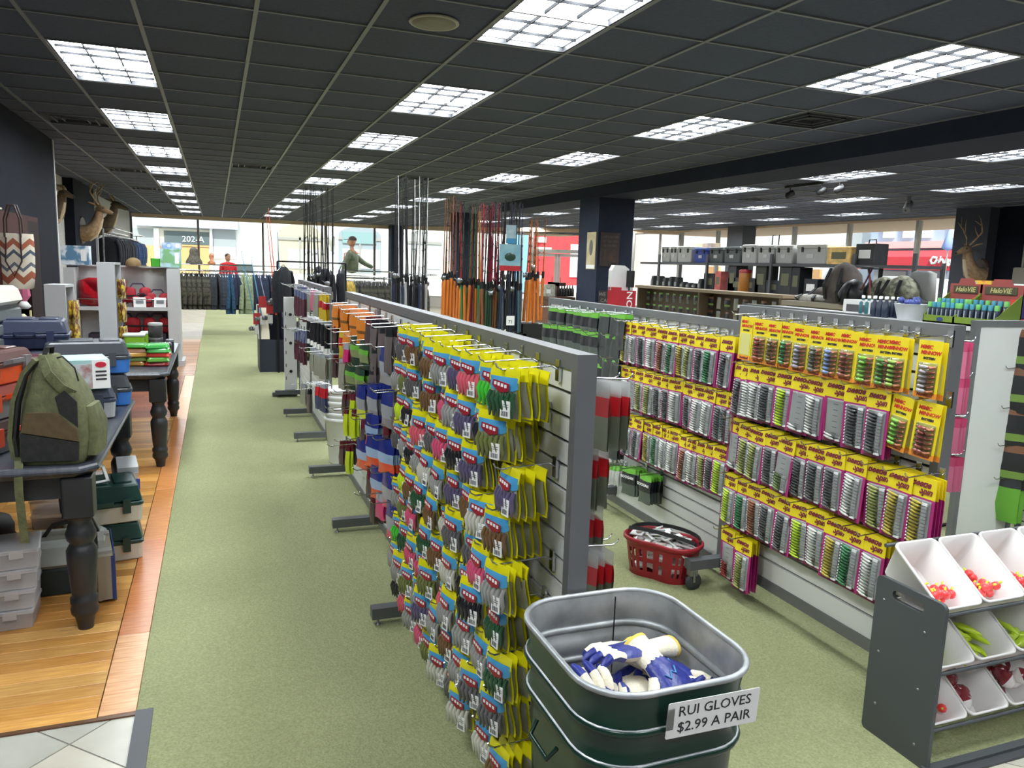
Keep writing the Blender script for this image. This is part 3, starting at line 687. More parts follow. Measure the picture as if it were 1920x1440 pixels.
K = {
 'orange': ('orange bait bag', pouch_mesh('bait_bag', .12, .17, [(.2,sol('pack_peach',(226,150,90))),(.45,orange),(.12,sol('pack_brown',(120,80,40))),(.4,orange)])),
 'green': ('dark green lure pouch', pouch_mesh('lure_pouch', .125, .16, [(.35,dgreen),(.2,lgreen),(.3,sol('pack_sage',(128,140,96))),(.25,dgreen)])),
 'blue': ('navy-topped silver lure pouch', pouch_mesh('lure_pouch', .125, .18, [(.4,navyp),(.35,silverp),(.25,tintp)])),
 'navy': ('navy-orange lure pouch', pouch_mesh('lure_pouch', .13, .17, [(.42,navyp),(.3,sol('pack_sky',(150,176,206))),(.35,sol('pack_coral',(226,88,54)))])),
 'skirt': ('maroon skirted jig pack', pouch_mesh('jig_pack', .05, .16, [(.3,maroonp),(.7,sol('pack_dusk',(86,70,72)))], .015)),
 'tube': ('dark clear worm tube', pouch_mesh('worm_tube', .06, .22, [(.2,blackp),(.8,sol('pack_smoke',(104,96,94)))], .015)),
 'chart': ('long chartreuse jig pack', pouch_mesh('jig_pack', .05, .18, [(.2,maroonp),(.8,chart)], .014)),
 'stick': ('slim black blade box', pouch_mesh('blade_box', .035, .24, [(.12,silverp),(.72,blackp),(.18,paper)], .008)),
 'clear': ('clear pack of pale baits', pouch_mesh('bait_pack', .1, .2, [(.15,silverp),(.85,sol('pack_mist',(150,152,138)))], .014)),
 'pink': ('hot pink bait bag', pouch_mesh('bait_bag', .09, .13, [(.25,silverp),(.75,pinkp)])),
 'rose': ('rose pink glitter bait bag', pouch_mesh('bait_bag', .1, .17, [(.25,sol('pack_rosehead',(196,70,110))),(.75,sol('pack_rose',(206,110,140)))])),
 'gold': ('yellow red-print bait bag', pouch_mesh('bait_bag', .07, .2, [(.3,sol('pack_gold',(206,178,52))),(.3,redp_),(.5,MATS['pack_gold'])])),
 'redblue': ('red and blue float tube', pouch_mesh('float_tube', .05, .22, [(.15,silverp),(.4,redp_),(.6,sol('pack_steelblue',(60,74,110)))], .02)),
 'rodtube': ('burgundy float stick', pouch_mesh('float_stick', .035, .3, [(.35,sol('pack_slate',(104,112,142))),(.65,sol('pack_wine',(96,58,70)))], .012)),
 'redclear': ('clear red bait bag', pouch_mesh('bait_bag', .13, .2, [(.22,clearp),(.28,redp_),(.5,sol('pack_moss',(110,116,96)))], .02)),
 'googan': ('lime-topped black lure pouch', pouch_mesh('lure_pouch', .11, .17, [(.18,lgreen),(.4,blackp),(.42,sol('pack_gunmetal',(84,92,86)))])),
 'gunmetal': ('lime-topped grey lure pouch', pouch_mesh('lure_pouch', .1, .22, [(.12,lgreen),(.9,sol('pack_charcoal',(60,64,64)))])),
 'spoon': ('silver spoon lure pack', pouch_mesh('spoon_pack', .03, .13, [(.25,lgreen),(.8,sol('pack_chrome',(196,198,196)))], .02)),
 'camo': ('black frog lure pack', pouch_mesh('lure_pack', .14, .2, [(.2,sol('pack_rust',(120,78,52))),(.5,blackp),(.2,sol('pack_frog',(120,150,70))),(.3,blackp)])),
 'limebox': ('lime green lure box', pouch_mesh('lure_box', .12, .2, [(.2,blackp),(.8,lgreen)], .02)),
}
def hang(kind, px, py, n, X, where, dx=.02, rz=18, sgn=1, color=None, hx=None, scale=1):
    "n packs on one hook, the front one's top at the pixel; they recede toward sgn*X"
    p = P(px, py, X=X); what, me = K[kind]
    for i in range(n):
        nm = me.name.split('.')[0]
        lab = f'{what}, {where}' if n == 1 else f'front {what}, {where}' if i == 0 else f'{what} {ORD[i]} from front, {where}'
        tag(put(nm, me, None, (p.x+sgn*dx*i, p.y+random.uniform(-.006, .006), p.z), (0, 0, rad(rz+random.uniform(-7, 7)+(0 if sgn > 0 else 180))), color, scale), lab, 'lure pack', f'{what}s {where}')
    hook(p.x+sgn*dx*n+.02 if sgn > 0 else p.x-.12, p.y, p.z+.006, f'hook for {what}, {where}', 0 if sgn > 0 else pi)
# orange and dark packs, top row behind the yellow bags
for i, (x, y, kd, n) in enumerate(((628,572,'orange',4),(645,576,'orange',4),(662,584,'orange',4),(678,592,'orange',3),(690,598,'skirt',4),(700,604,'tube',4),(715,612,'tube',4),(728,618,'tube',4))):
    hang(kd, x, y, n, .76, f'{ORD[i]} along the top row past the yellow bags')
for i, (x, y, kd, n) in enumerate(((628,612,'skirt',4),(641,620,'gold',3),(652,626,'orange',3),(666,634,'green',5),(682,642,'green',4),(700,650,'tube',3),(722,655,'blue',5))):
    hang(kd, x, y, n, .76, f'{ORD[i]} along the second row past the yellow bags', color=(150,150,150))
hang('pink', 648, 648, 2, .74, 'under the orange bags')
for i, (x, y, kd, n) in enumerate(((627,668,'skirt',4),(640,676,'clear',3),(656,684,'green',4),(674,690,'green',5),(696,690,'tube',3))):
    hang(kd, x, y, n, .75, f'{ORD[i]} along the third row over the buckets')
for i, (x, y, kd, n) in enumerate(((645,738,'skirt',5),(660,742,'chart',2),(676,726,'blue',3),(698,724,'blue',6),(728,736,'blue',4),(742,740,'tube',3))):
    hang(kd, x, y, n, .74, f'{ORD[i]} along the row beside the buckets', color=(200,214,60) if i == 2 else (128,128,132))
for i, (x, y, kd, n) in enumerate(((648,768,'chart',2),(662,772,'chart',2),(680,790,'skirt',5),(697,780,'navy',3),(722,800,'skirt',4))):
    hang(kd, x, y, n, .735, f'{ORD[i]} along the row under the navy pouches')
for i, (x, y, kd, n) in enumerate(((640,830,'skirt',6),(652,838,'chart',2),(678,826,'navy',4),(700,820,'navy',6),(724,828,'navy',5))):
    hang(kd, x, y, n, .73, f'{ORD[i]} along the fifth row beside the yellow bags')
for i, (x, y, kd, n) in enumerate(((692,884,'skirt',4),(708,880,'navy',5),(728,890,'blue',4),(698,930,'skirt',5),(712,930,'pink',2),(736,946,'blue',3))):
    hang(kd, x, y, n, .735, f'{ORD[i]} of the lowest packs beside the yellow bags', color=(214,86,110))
# second run
for i, (x, y) in enumerate(((553,536),(558,537),(563,539),(568,541))):
    hang('rodtube', x, y, 2, .70, f'{ORD[i]} in the upper rod tube row')
    hang('rodtube', x, y+82, 2, .70, f'{ORD[i]} in the lower rod tube row')
for i, (x, y, kd) in enumerate(((577,545,'clear'),(585,547,'rose'),(592,550,'clear'),(601,553,'gold'),(608,556,'gold'))): hang(kd, x, y, 2, .76, f'{ORD[i]} in the top row beyond the gap')
for i, (x, y) in enumerate(((577,596),(583,598),(589,600),(596,602),(603,604),(610,607))): hang('stick', x, y, 2, .76, f'{ORD[i]} stick beyond the gap', rz=30)
for i, (x, y, kd) in enumerate(((574,645,'green'),(584,655,'clear'),(594,662,'clear'),(604,666,'clear'))): hang(kd, x, y, 3, .76, f'{ORD[i]} in the third row beyond the gap')
for i, (x, y, kd) in enumerate(((568,722,'clear'),(578,732,'tube'),(594,720,'redblue'),(602,722,'redblue'),(607,724,'redblue'))): hang(kd, x, y, 2, .76, f'{ORD[i]} in the lowest row beyond the gap')
# aisle side of the yellow bag gondola (facing the magenta cards)
for i, (x, y) in enumerate(((1126,716),(1150,718),(1112,834),(1105,945),(1112,1020),(1124,1030))):
    hang('redclear', x, y, 3, 1.08, f'{ORD[i]} behind the dark end post', dx=.03, sgn=-1, rz=20)
for i, (y, z) in enumerate(((2.3,.9),(2.5,.55),(2.2,.62))): hook(XG+.03, y, z, f'bare chrome peg hook behind the end post, {ORD[i]} of three', pi)
# white bucket stack
bk = MB(); prof = [(.118,0),(.122,.01),(.148,.34),(.156,.345),(.158,.365),(.152,.37)]
bk.lathe(prof+[(.144,.36),(.116,.012)], 24, caps=False); bk.lathe([(.118,0),(.02,.001)], 24)
bk_me = bk.mesh('bucket', white_p); bp = P(633, 880, X=.69)
bx_ = P(608, 800, Y=6.08).x+.158; bn = int((P(632, 730, Y=6.0).z-.37)/.045)+1
for i in range(bn):
    tag(put('bucket', bk_me, None, (bx_, 6.08, .006+.045*i)), f'white plastic bucket, {ordw(i)} from the floor in the nested stack', 'bucket', 'nested white buckets')
# ---------------------------------------------------------------- lure cards on the right-hand gondolas
magenta = mat('card_magenta', (160,34,104), .45); cyel = mat('card_yellow', (226,204,24), .5); cwhite = mat('card_blister', (206,206,204), .3, coat=.5)
maroon_ink = mat('maroon_ink', (110,20,36), .6); red_ink = mat('red_ink', (196,48,30), .6); dark_ink = MATS['ink']; orange_b = mat('card_orange', (226,140,40), .5)
CW, CH = .122, .262
cmesh = MB().box(-.001, .001, -CW/2, CW/2, -CH+.012, -.062, 0).box(-.0012, .0012, -CW/2, CW/2, -.062, .012, 1).box(-.0018, -.001, -CW/2+.014, CW/2-.016, -CH+.028, -.069, 2)
for i in range(7): cmesh.box(-.0024, -.0018, -.012, .012, -.09-.024*i, -.0885-.024*i, 3)
card_me = cmesh.mesh('lure_card', [magenta, cyel, cwhite, dark_ink])
bm_ = MB().box(-.001, .001, -CW/2, CW/2, -CH+.012, -.062, 0).box(-.0012, .0012, -CW/2, CW/2, -.062, .012, 1); cback_me = bm_.mesh('lure_card', [magenta, cyel])
def strip(n0, n=13):
    m = MB()
    for i in range(n0, n):
        z = -.078-.0126*i
        m.tube([(-.006,.042,z+.002),(-.012,.024,z),(-.012,.002,z-.003),(-.007,-.010,z-.006)], [.003,.0065,.006,.002], 5, 0)
        m.box(-.010, -.003, -.038, -.014, z-.009, z+.001, 2); m.ball((-.009,.040,z+.002), .0045, nu=5, nv=3, m=2)
    return m.mesh('lures', [mat('lure_tint', obj=True, rough=.3, coat=.5), chrome, mat('lure_blade', (222,223,224), .3, .1, coat=.4)])
strip_full, strip_low, strip_few = strip(0), strip(7), strip(11)
blister = MB().sheet(lambda u, v: (-.003-.015*(math.sin(pi*u)*math.sin(pi*v))**.3, (u-.5)*.098, -.07-v*.18), 6, 6).mesh('blister', clear)
LCOL = {'w':('silver white',(214,214,208)),'k':('black and silver',(74,76,78)),'g':('green',(44,120,70)),'c':('chartreuse',(176,206,40)),'o':('gold',(176,158,52)),'b':('brown',(140,84,56)),'y':('olive',(150,156,84)),'e':('no',None),'l':('few white',(200,200,196)),'f':('few green',(96,120,60)),'r':('red and yellow',(170,60,50))}
def card(px, py, code, where, n=2, X=2.36, rz=0):
    p = P(px, py, X=X); cn_, cc_ = LCOL[code]
    jit = rad(random.uniform(-6, 9)+rz); tilt = rad(random.uniform(-2, 2))
    o = put('lure_card', card_me, None, (p.x, p.y, p.z-.012), (tilt, rad(random.uniform(-2, 4)), jit))
    tag(o, f'magenta card of {cn_} lures, {where}', 'lure card', 'magenta spinner cards')
    put('lettering', text_mesh('Beetle', .034, maroon_ink, .35, .0014), o, (-.0016, .008, -.012), (pi/2-.12, 0, -pi/2))
    put('lettering', text_mesh('Spin', .034, maroon_ink, .35, .0014), o, (-.0016, -.016, -.037), (pi/2-.12, 0, -pi/2))
    if cc_:
        sm_ = strip_few if code == 'l' else strip_low if code in 'fr' else strip_full
        put('lures', sm_, o, color=cc_)
        put('blister', blister, o)
    for i in range(1, n+1):
        tag(put('lure_card', cback_me, None, (p.x+.018*i, p.y+random.uniform(-.01,.01), p.z-.012+random.uniform(-.004,.004)), (0, 0, jit+rad(random.uniform(-4, 4)))), f'magenta card {ORD[i]} from front, {where}', 'lure card', 'rear magenta cards')
    hook(min(p.x+.10, XH-.03), p.y+.004, p.z-.002, f'chrome hook for cards, {where}')
def row(pts, codes, where, ox, oy, s, **k):
    for i, (zx, zy) in enumerate(pts): card(ox+zx/s, oy+zy/s, codes[i % len(codes)], f'{ORD[i]} in the {where}', **k)
row([(845,300),(905,308),(990,318),(1070,332),(1175,352),(1265,366),(1345,378),(1425,393),(1525,408),(1610,422),(1760,440)], 'owkwbgoykgk', 'top row beside the basket', 1000, 540, 4.8)
row([(835,700),(905,718),(970,733),(1055,753),(1130,773),(1210,790),(1285,805),(1405,843),(1500,868),(1590,890),(1700,925),(1752,938)], 'wlyykkwkwwkk', 'middle row beside the basket', 1000, 540, 4.8)
row([(860,1140),(950,1165),(1035,1190),(1115,1215),(1190,1240),(1265,1265),(1380,1320),(1450,1345),(1540,1375),(1620,1400),(1700,1420)], 'kkogwwbwykc', 'bottom row beside the basket', 1000, 540, 4.8)
row([(145,480),(215,498),(275,508),(365,520),(505,545),(640,572),(750,596),(925,622),(1090,660),(1265,700)], 'kwwkclwlkk', 'second row under the minnow cards', 1360, 570, 4.364)
row([(110,935),(190,975),(270,1010),(390,1038),(510,1085),(630,1118),(760,1150),(900,1190),(1080,1240)], 'lyykfkkkw', 'third row under the minnow cards', 1360, 570, 4.364)
row([(1290,212),(1460,260),(1640,312)], 'yoo', 'third row by the storage bins', 1340, 820, 4.174, n=3)
row([(130,280),(230,325),(325,360),(430,405),(565,465),(685,510),(810,565)], 'cgbkkcw', 'fourth row above the caster', 1340, 820, 4.174)
row([(960,640),(1090,695),(1255,765)], 'ogw', 'fourth row by the storage bins', 1340, 820, 4.174)
row([(110,715),(232,792)], 'ry', 'lowest pair beside the caster', 1340, 820, 4.174, n=3)
# tall yellow minnow cards
MW, MH = .098, .205
mc = MB().prism(rr(MW, MH, .004, 2), -.001, .001, 0)
mcard = MB(); mcard.box(-.001,.001,-MW/2,MW/2,-MH+.032,.012,0).box(-.0012,.0012,-MW/2,MW/2,-MH+.012,-MH+.032,1).box(-.0022,-.001,-.038,.038,-MH+.036,-.066,2)
mcard_me = mcard.mesh('minnow_card', [cyel, orange_b, mat('blister_pale', (206,200,120), .3, coat=.5)])
mn = MB()
for i in range(6):
    z = -.082-.017*i
    mn.tube([(-.006,.034,z),(-.013,.016,z),(-.013,-.004,z-.001),(-.006,-.012,z)], [.003,.0078,.007,.003], 6, 0)
    mn.tube([(-.008,-.010,z),(-.012,-.022,z-.003),(-.006,-.036,z+.002)], [.006,.005,.004], 5, 1); mn.ball((-.012,.026,z+.004), .004, nu=5, nv=3, m=2)
minnow_me = mn.mesh('minnows', [mat('minnow_tint', obj=True, rough=.25, coat=.5), mat('minnow_tail', (190,120,92), .4), chrome])
mblister = MB().sheet(lambda u, v: (-.003-.017*(math.sin(pi*u)*math.sin(pi*v))**.3, (u-.5)*.08, -.068-v*.11), 6, 6).mesh('blister', clear)
MC = [('no',None),('red',(150,60,50)),('brown',(120,96,60)),('green',(50,130,70)),('silver pink',(160,150,170)),('grey',(96,96,92)),('blue pink',(120,140,190)),('red brown',(140,70,60)),('lime',(130,190,70)),('green lime',(90,140,60)),('lime',(150,190,80)),('silver',(180,170,174))]
def minnow(i, px, py, where, X=2.36, tilt=0):
    p = P(px, py, X=X); cn_, cc_ = MC[i % len(MC)]
    o = put('minnow_card', mcard_me, None, (p.x, p.y, p.z-.012), (rad(tilt), rad(2), rad(random.uniform(-4, 8))), None, 1.0)
    tag(o, f'tall yellow minnow card with {cn_} lures, {where}', 'lure card', 'tall yellow minnow cards')
    for s_, sz, m_, y_, z_ in (('MIMIC', .0185, red_ink, .016, -.012), ('MINNOW', .0185, red_ink, -.004, -.032), ('BATTFISH', .011, dark_ink, 0, -.052)):
        put('lettering', text_mesh(s_, sz, m_, .15, .0008), o, (-.0016, y_, z_), (pi/2, 0, -pi/2))
    put('lettering', text_mesh('Northland', .015, maroon_ink, .2, .0004), o, (-.0018, 0, -MH+.022), (pi/2, 0, -pi/2))
    if cc_: put('minnows', minnow_me, o, color=cc_); put('blister', mblister, o)
    tag(put('minnow_card', mcard_me, None, (p.x+.02, p.y-.004, p.z-.016), (rad(tilt*.5), 0, rad(random.uniform(-4, 4)))), f'yellow minnow card hanging behind the front one, {where}', 'lure card', 'rear minnow cards')
    hook(XH-.03, p.y+.004, p.z+.006, f'chrome peg hook for yellow minnow cards, {where}')
for i, (zx, zy) in enumerate([(185,105),(300,125),(410,140),(520,150),(635,172),(765,190),(890,203),(1020,215),(1180,245),(1330,260),(1425,268),(1690,300)]):
    minnow(i, 1360+zx/4.364, 570+zy/4.364, f'{ORD[i]} in the top row')
minnow(8, 1360+1465/4.364, 570+755/4.364, 'over the storage bins beside the red one', tilt=5); minnow(7, 1360+1680/4.364, 570+805/4.364, 'over the storage bins beside the grey post', tilt=3)
# green-topped pouches on the far panel and lower down
g = 0
for (zx, zy, kd) in ((175,185,'googan'),(245,195,'googan'),(330,205,'googan'),(400,220,'googan'),(470,230,'googan'),(540,240,'googan'),(640,235,'gunmetal'),(735,245,'gunmetal'),(790,255,'gunmetal')):
    hang(kd, 1000+zx/4.8, 540+zy/4.8, 3, 2.34, f'{ORD[g]} in the top row of green-topped pouches', rz=8); g += 1
for i, (zx, zy) in enumerate(((120,335),(180,340),(250,350),(330,360),(400,380),(470,400),(540,410))): hang('googan', 1000+zx/4.8, 540+zy/4.8, 4, 2.32, f'{ORD[i]} in the second row of green-topped pouches', rz=8)
for i, (zx, zy, kd) in enumerate(((600,440,'gunmetal'),(680,430,'gunmetal'),(740,440,'gunmetal'),(590,690,'googan'),(660,640,'gunmetal'),(730,645,'gunmetal'))): hang(kd, 1000+zx/4.8, 540+zy/4.8, 3, 2.34, f'{ORD[i]} of the green-topped pouches beside the end post', rz=8)
for i, (zx, zy, kd) in enumerate(((160,130,'spoon'),(190,135,'spoon'),(215,140,'spoon'),(245,145,'spoon'))): hang(kd, 1100+zx/4.174, 860+zy/4.174-18, 2, 2.36, f'{ORD[i]} low on the panel by the basket')
for i, (zx, zy) in enumerate(((335,105),(455,160))):
    hang('googan', 1100+zx/4.174, 860+zy/4.174-4, 5, 2.34, f'{ORD[i]} low behind the basket', rz=10)
    p = P(1100+zx/4.174, 860+zy/4.174+8, X=2.315); o = [q for q in COL.objects if q.get('label', '').startswith('front') and q['label'].endswith(f'{ORD[i]} low behind the basket')][0]
    lettering('GOOGAN', .024, paper, o, (-.016, 0, -.045), (pi/2, 0, -pi/2), bold=.0006)
for i, (zx, zy, kd) in enumerate(((1126,728,'gunmetal'),(1140,760,'googan'),(1150,800,'gunmetal'))): hang(kd, zx, zy, 3, 2.34, f'{ORD[i]} dark pouch under the red clear bags')
# pink bags and packs by the white end panel
for i, (x, y, kd) in enumerate(((1806,645,'rose'),(1800,712,'rose'),(1792,786,'rose'),(1784,858,'rose'))):
    hang(kd, x, y, 3, 2.72, f'{ORD[i]} pink pack beside the tall post', sgn=-1, rz=25, scale=.82)
for i, (x, y, kd) in enumerate(((1914,622,'camo'),(1908,694,'camo'),(1900,768,'camo'),(1893,838,'camo'),(1886,900,'limebox'))):
    hang(kd, x, y, 3, 4.45, f'{ORD[i]} down beside the white end panel', rz=20, scale=1.35)
# ---------------------------------------------------------------- green wash tub with gloves
green_enamel = mat('green_enamel', (18,52,40), .3, c2=(14,44,34), scale=6, coat=.2); galv = mat('galvanised', (150,153,154), .45, .55, c2=(182,185,186), scale=14, detail=6, bump=.05)
tub = thing('wash_tub', 'square galvanised tub painted dark green outside, holding work gloves', 'tub', (.925, 1.535, 0))
def sq(k, z, w=.44, d=.50, r=.125): return [(x, y, z) for x, y in rr(w*k, d*k, r*k, 7)]
op = [(.82,.20),(.86,.22),(.90,.43),(.915,.515),(.955,.532),(.955,.548),(.92,.566),(.925,.60),(.972,.618),(.972,.636),(.94,.655),(.982,.716)]
MB().loft([sq(k, z) for k, z in op], 0, False).build('outer_shell', green_enamel, tub)
ip = [(k-.022, z) for k, z in op if z > .22]
inn = MB().loft([sq(k, z) for k, z in reversed(ip)], 0, False); inn.add(sq(ip[0][0], .225), [tuple(range(32))], 0); inn.add(sq(.82, .20), [tuple(range(32))[::-1]], 0)
inn.build('inner_lining', galv, tub)
rim = [V(p) for p in sq(.982, .717)]; MB().tube(rim+[rim[0], rim[1]], .0075, 8).build('rolled_rim', galv, tub)
for zz, kk in ((.627,.955),(.541,.935)):
    pth = [V(p) for p in sq(kk, zz)]; MB().tube(pth+[pth[0], pth[1]], .011, 8).build('bead', galv, tub)
    pth = [V(p) for p in sq(kk+.008, zz)]; MB().tube(pth+[pth[0], pth[1]], .010, 8).build('bead', green_enamel, tub)
MB().box(.1475,.150,.05,.053,.23,.71).build('seam', dk_metal, tub, (-.07,.172,0))
for sx in (-1, 1):
    for sy in (-1, 1): MB().tube([(sx*.15,sy*.17,.21),(sx*.17,sy*.19,0)], [.016,.014], 8).build('leg', green_enamel, tub)
for sx in (-1,): MB().tube([(sx*.215,-.06,.50),(sx*.235,-.05,.47),(sx*.235,.05,.47),(sx*.215,.06,.50)], .006, 6).build('drop_handle', green_enamel, tub)
sg = thing('price_sign', 'laminated paper sign reading RUI GLOVES on the green tub', 'sign', (.985, 1.274, .655), (rad(4), 0, rad(-1)))
MB().prism(rr(.232, .086, .004, 2), -.0006, .0006).build('sheet', paper, sg, (0,0,0), (pi/2,0,0))
lettering('RUI GLOVES', .034, dark_ink, sg, (.002, -.0014, .019), (pi/2, 0, 0)); lettering('$2.99 A PAIR', .034, dark_ink, sg, (.004, -.0014, -.019), (pi/2, 0, 0))
MB().box(-.118,-.10,-.002,0,-.02,.03).build('tape', clear, sg)
cream = mat('glove_cream', (226,218,196), .85, c2=(214,204,180), scale=200, bump=.2); gblue = mat('glove_blue', (36,46,128), .38, c2=(28,38,112), scale=60, bump=.25); gyel = mat('glove_yellow', (222,190,84), .85)
def glove_parts():
    "right glove lying palm down along +Y: knit back, dipped palm and finger ends, open cuff"
    src = MB()
    src.loft([[(x*w, y, z*h+.016) for x, z in circ(1, 12)] for y, w, h in ((-.045,.030,.018),(-.02,.036,.020),(.02,.044,.019),(.05,.043,.015),(.062,.036,.010))], 0, True)
    for i, (x, L_, a) in enumerate(((-.032,.068,9),(-.011,.080,2),(.011,.076,-4),(.032,.058,-12))):
        a = rad(a); c = [(x-math.sin(a)*L_*t_, .052+math.cos(a)*L_*t_, .016+.010*math.sin(pi*t_)-.012*t_*t_) for t_ in (0,.3,.6,.85,1)]
        src.tube(c, [.0115,.0115,.0108,.0095,.005], 8)
    src.tube([(.034,-.005,.014),(.058,.016,.012),(.070,.040,.008),(.074,.055,.004)], [.014,.0135,.012,.006], 8)
    A, B = MB(), MB(); A.v = B.v = src.v
    for f, s_ in zip(src.f, src.sm):
        ps = [V(src.v[i]) for i in f]; c = sum(ps, V())/len(ps); n = (ps[1]-ps[0]).cross(ps[2]-ps[0])
        tip = c.y > .098 or c.x > .066
        T = B if (n.z < -.25*n.length or tip) else A
        T.f.append(f); T.mi.append(0); T.sm.append(True)
    cu = MB().loft([[(x*w, y, z*h+.016) for x, z in circ(1, 14)] for y, w, h in ((-.04,.031,.018),(-.075,.033,.021),(-.105,.036,.024))], 0, False)
    ed = MB().loft([[(x*w, y, z*h+.016) for x, z in circ(1, 14)] for y, w, h in ((-.105,.0365,.0245),(-.112,.037,.025),(-.112,.033,.022),(-.10,.032,.021))], 0, False)
    lg = MB().tube([(-.018,-.005,.0372),(-.008,.012,.0364),(.0,.002,.0372),(.012,.018,.0352),(.018,.004,.0356)], .0022, 5)
    return A.mesh('knit_back', cream), B.mesh('dipped_palm', gblue), cu.mesh('cuff', cream), ed.mesh('cuff_edge', gyel), lg.mesh('hand_print', mat('print_blue', (70,130,180), .6))
GP = glove_parts()
def glove(label, loc, rot, s=1.0):
    t = thing('work_glove', label, 'glove', loc, rot, 'gloves in the tub'); t.scale = (s, s, s)
    for nm, me in zip(('knit_back','dipped_palm','cuff','cuff_edge','hand_print'), GP): put(nm, me, t)
d = rad
for lab, loc, rot in (
 ('cream glove standing against the tub wall, fingers up', (.825,1.45,.56), (d(42),d(-6),d(14))),
 ('cream backed glove on top with its yellow cuff open', (.965,1.585,.625), (d(6),d(10),d(98))),
 ('blue palm glove lying on its back under the top one', (.915,1.555,.585), (d(172),d(6),d(75))),
 ('cream glove with fingers hanging toward the price sign', (1.01,1.50,.60), (d(-20),d(6),d(196))),
 ('glove with spread cream fingers near the seam wall', (1.035,1.545,.585), (d(-8),d(12),d(205))),
 ('blue glove with fingers bunched at the pile centre', (.925,1.48,.575), (d(172),d(-12),d(128))),
 ('blue palm glove along the front of the pile', (.985,1.43,.55), (d(168),d(8),d(95))),
 ('blue glove at the foot of the pile near the sign', (1.0,1.43,.55), (d(172),d(-10),d(85))),
 ('cream glove under the pile at the near wall', (.88,1.44,.54), (d(10),d(5),d(-10))),
 ('blue glove folded under the open cuff', (.99,1.55,.575), (d(158),d(20),d(40))),
 ('glove lying flat beneath the others by the back wall', (.89,1.60,.54), (d(5),d(0),d(80))),
 ('blue palm glove resting against the far tub wall', (1.0,1.61,.545), (d(183),d(0),d(290)))): glove(lab, loc, rot, 1.1)
mb = MB()
for i in range(26): mb.tube([(random.uniform(-.13,.13), random.uniform(-.16,.16), random.uniform(.26,.50)), (random.uniform(-.13,.13), random.uniform(-.16,.16), random.uniform(.26,.50))], .032, 7)
tag(stuff(mb.build('glove_heap', gblue, None, (.925,1.535,0))), 'heap of blue gloves filling the tub beneath', 'gloves')
# ---------------------------------------------------------------- storage bin rack
bingrey = mat('rack_grey', (72,76,78), .45); binw = mat('bin_white', (226,222,218), .4)
rack = thing('bin_rack', 'grey sided storage rack holding tilted white bins', 'storage rack', (2.13, 0, 0))
YA, YB_, ZT = 1.645, 1.918, .58
def side_panel(x):
    out = []; N = 40
    hole = [(1.786+.062*math.cos(2*pi*i/N)*1.0, .541+.014*math.sin(2*pi*i/N)) for i in range(N)]
    hole = [(1.786+(.046 if math.cos(2*pi*i/N) > 0 else -.046)+.017*math.cos(2*pi*i/N), .535+.017*math.sin(2*pi*i/N)) for i in range(N)]
    ol = rr(YB_-YA, ZT-.002, .02, 9, (YA+YB_)/2, ZT/2+.001)
    m = MB(); cx, cz = 1.786, .535
    def ray_out(a):
        best = None
        for i in range(len(ol)):
            p, q = V((*ol[i], 0)), V((*ol[(i+1) % len(ol)], 0)); dx, dz = math.cos(a), math.sin(a); ex, ez = q.x-p.x, q.y-p.y
            den = dx*ez-dz*ex
            if abs(den) < 1e-9: continue
            t_ = ((p.x-cx)*ez-(p.y-cz)*ex)/den; u_ = ((p.x-cx)*dz-(p.y-cz)*dx)/den
            if t_ > 0 and -1e-6 <= u_ <= 1+1e-6 and (best is None or t_ > best): best = t_
        return (cx+math.cos(a)*best, cz+math.sin(a)*best)
    angs = sorted([math.atan2(z-cz, y-cy0) for y, z in ol for cy0 in (cx,)]+[2*pi*i/24-pi for i in range(24)])
    oo = [ray_out(a) for a in angs]
    def hp(a):
        c, s_ = math.cos(a), math.sin(a); r_ = .017; L_ = .046
        return (cx+(L_ if c > 0 else -L_)*min(1, abs(c)*3)+r_*c, cz+r_*s_)
    ii = [hp(a) for a in angs]
    rings = [[(x, y, z) for y, z in ii], [(x, y, z) for y, z in oo], [(x+.015, y, z) for y, z in oo], [(x+.015, y, z) for y, z in ii], [(x, y, z) for y, z in ii]]
    return m.loft(rings, 0, False, False)
s_ = side_panel(0).build('side_panel', bingrey, rack)
for y, z in ((1.88,.50),(1.71,.46),(1.88,.31),(1.71,.26),(1.87,.12),(1.70,.07)):
    MB().lathe([(.006,-.003),(.005,.0),(.001,.001)], 8).build('screw_cap', steel, s_, (-.001, y, z), (0,-pi/2,0))
side_panel(.835).build('side_panel', bingrey, rack)
rows = [(.68, .53), (.475, .325), (.27, .125)]
for zb_, zf in rows:
    for y, z in ((1.912, (zb_+zf)/2+.078), (1.6875, (zb_+zf)/2-.085)): MB().tube([(.015,y,z),(.835,y,z)], .007, 8).build('dowel', bingrey, rack)
MB().box(-.01,.86,1.63,1.66,.0,.02).build('front_foot', bingrey, rack)
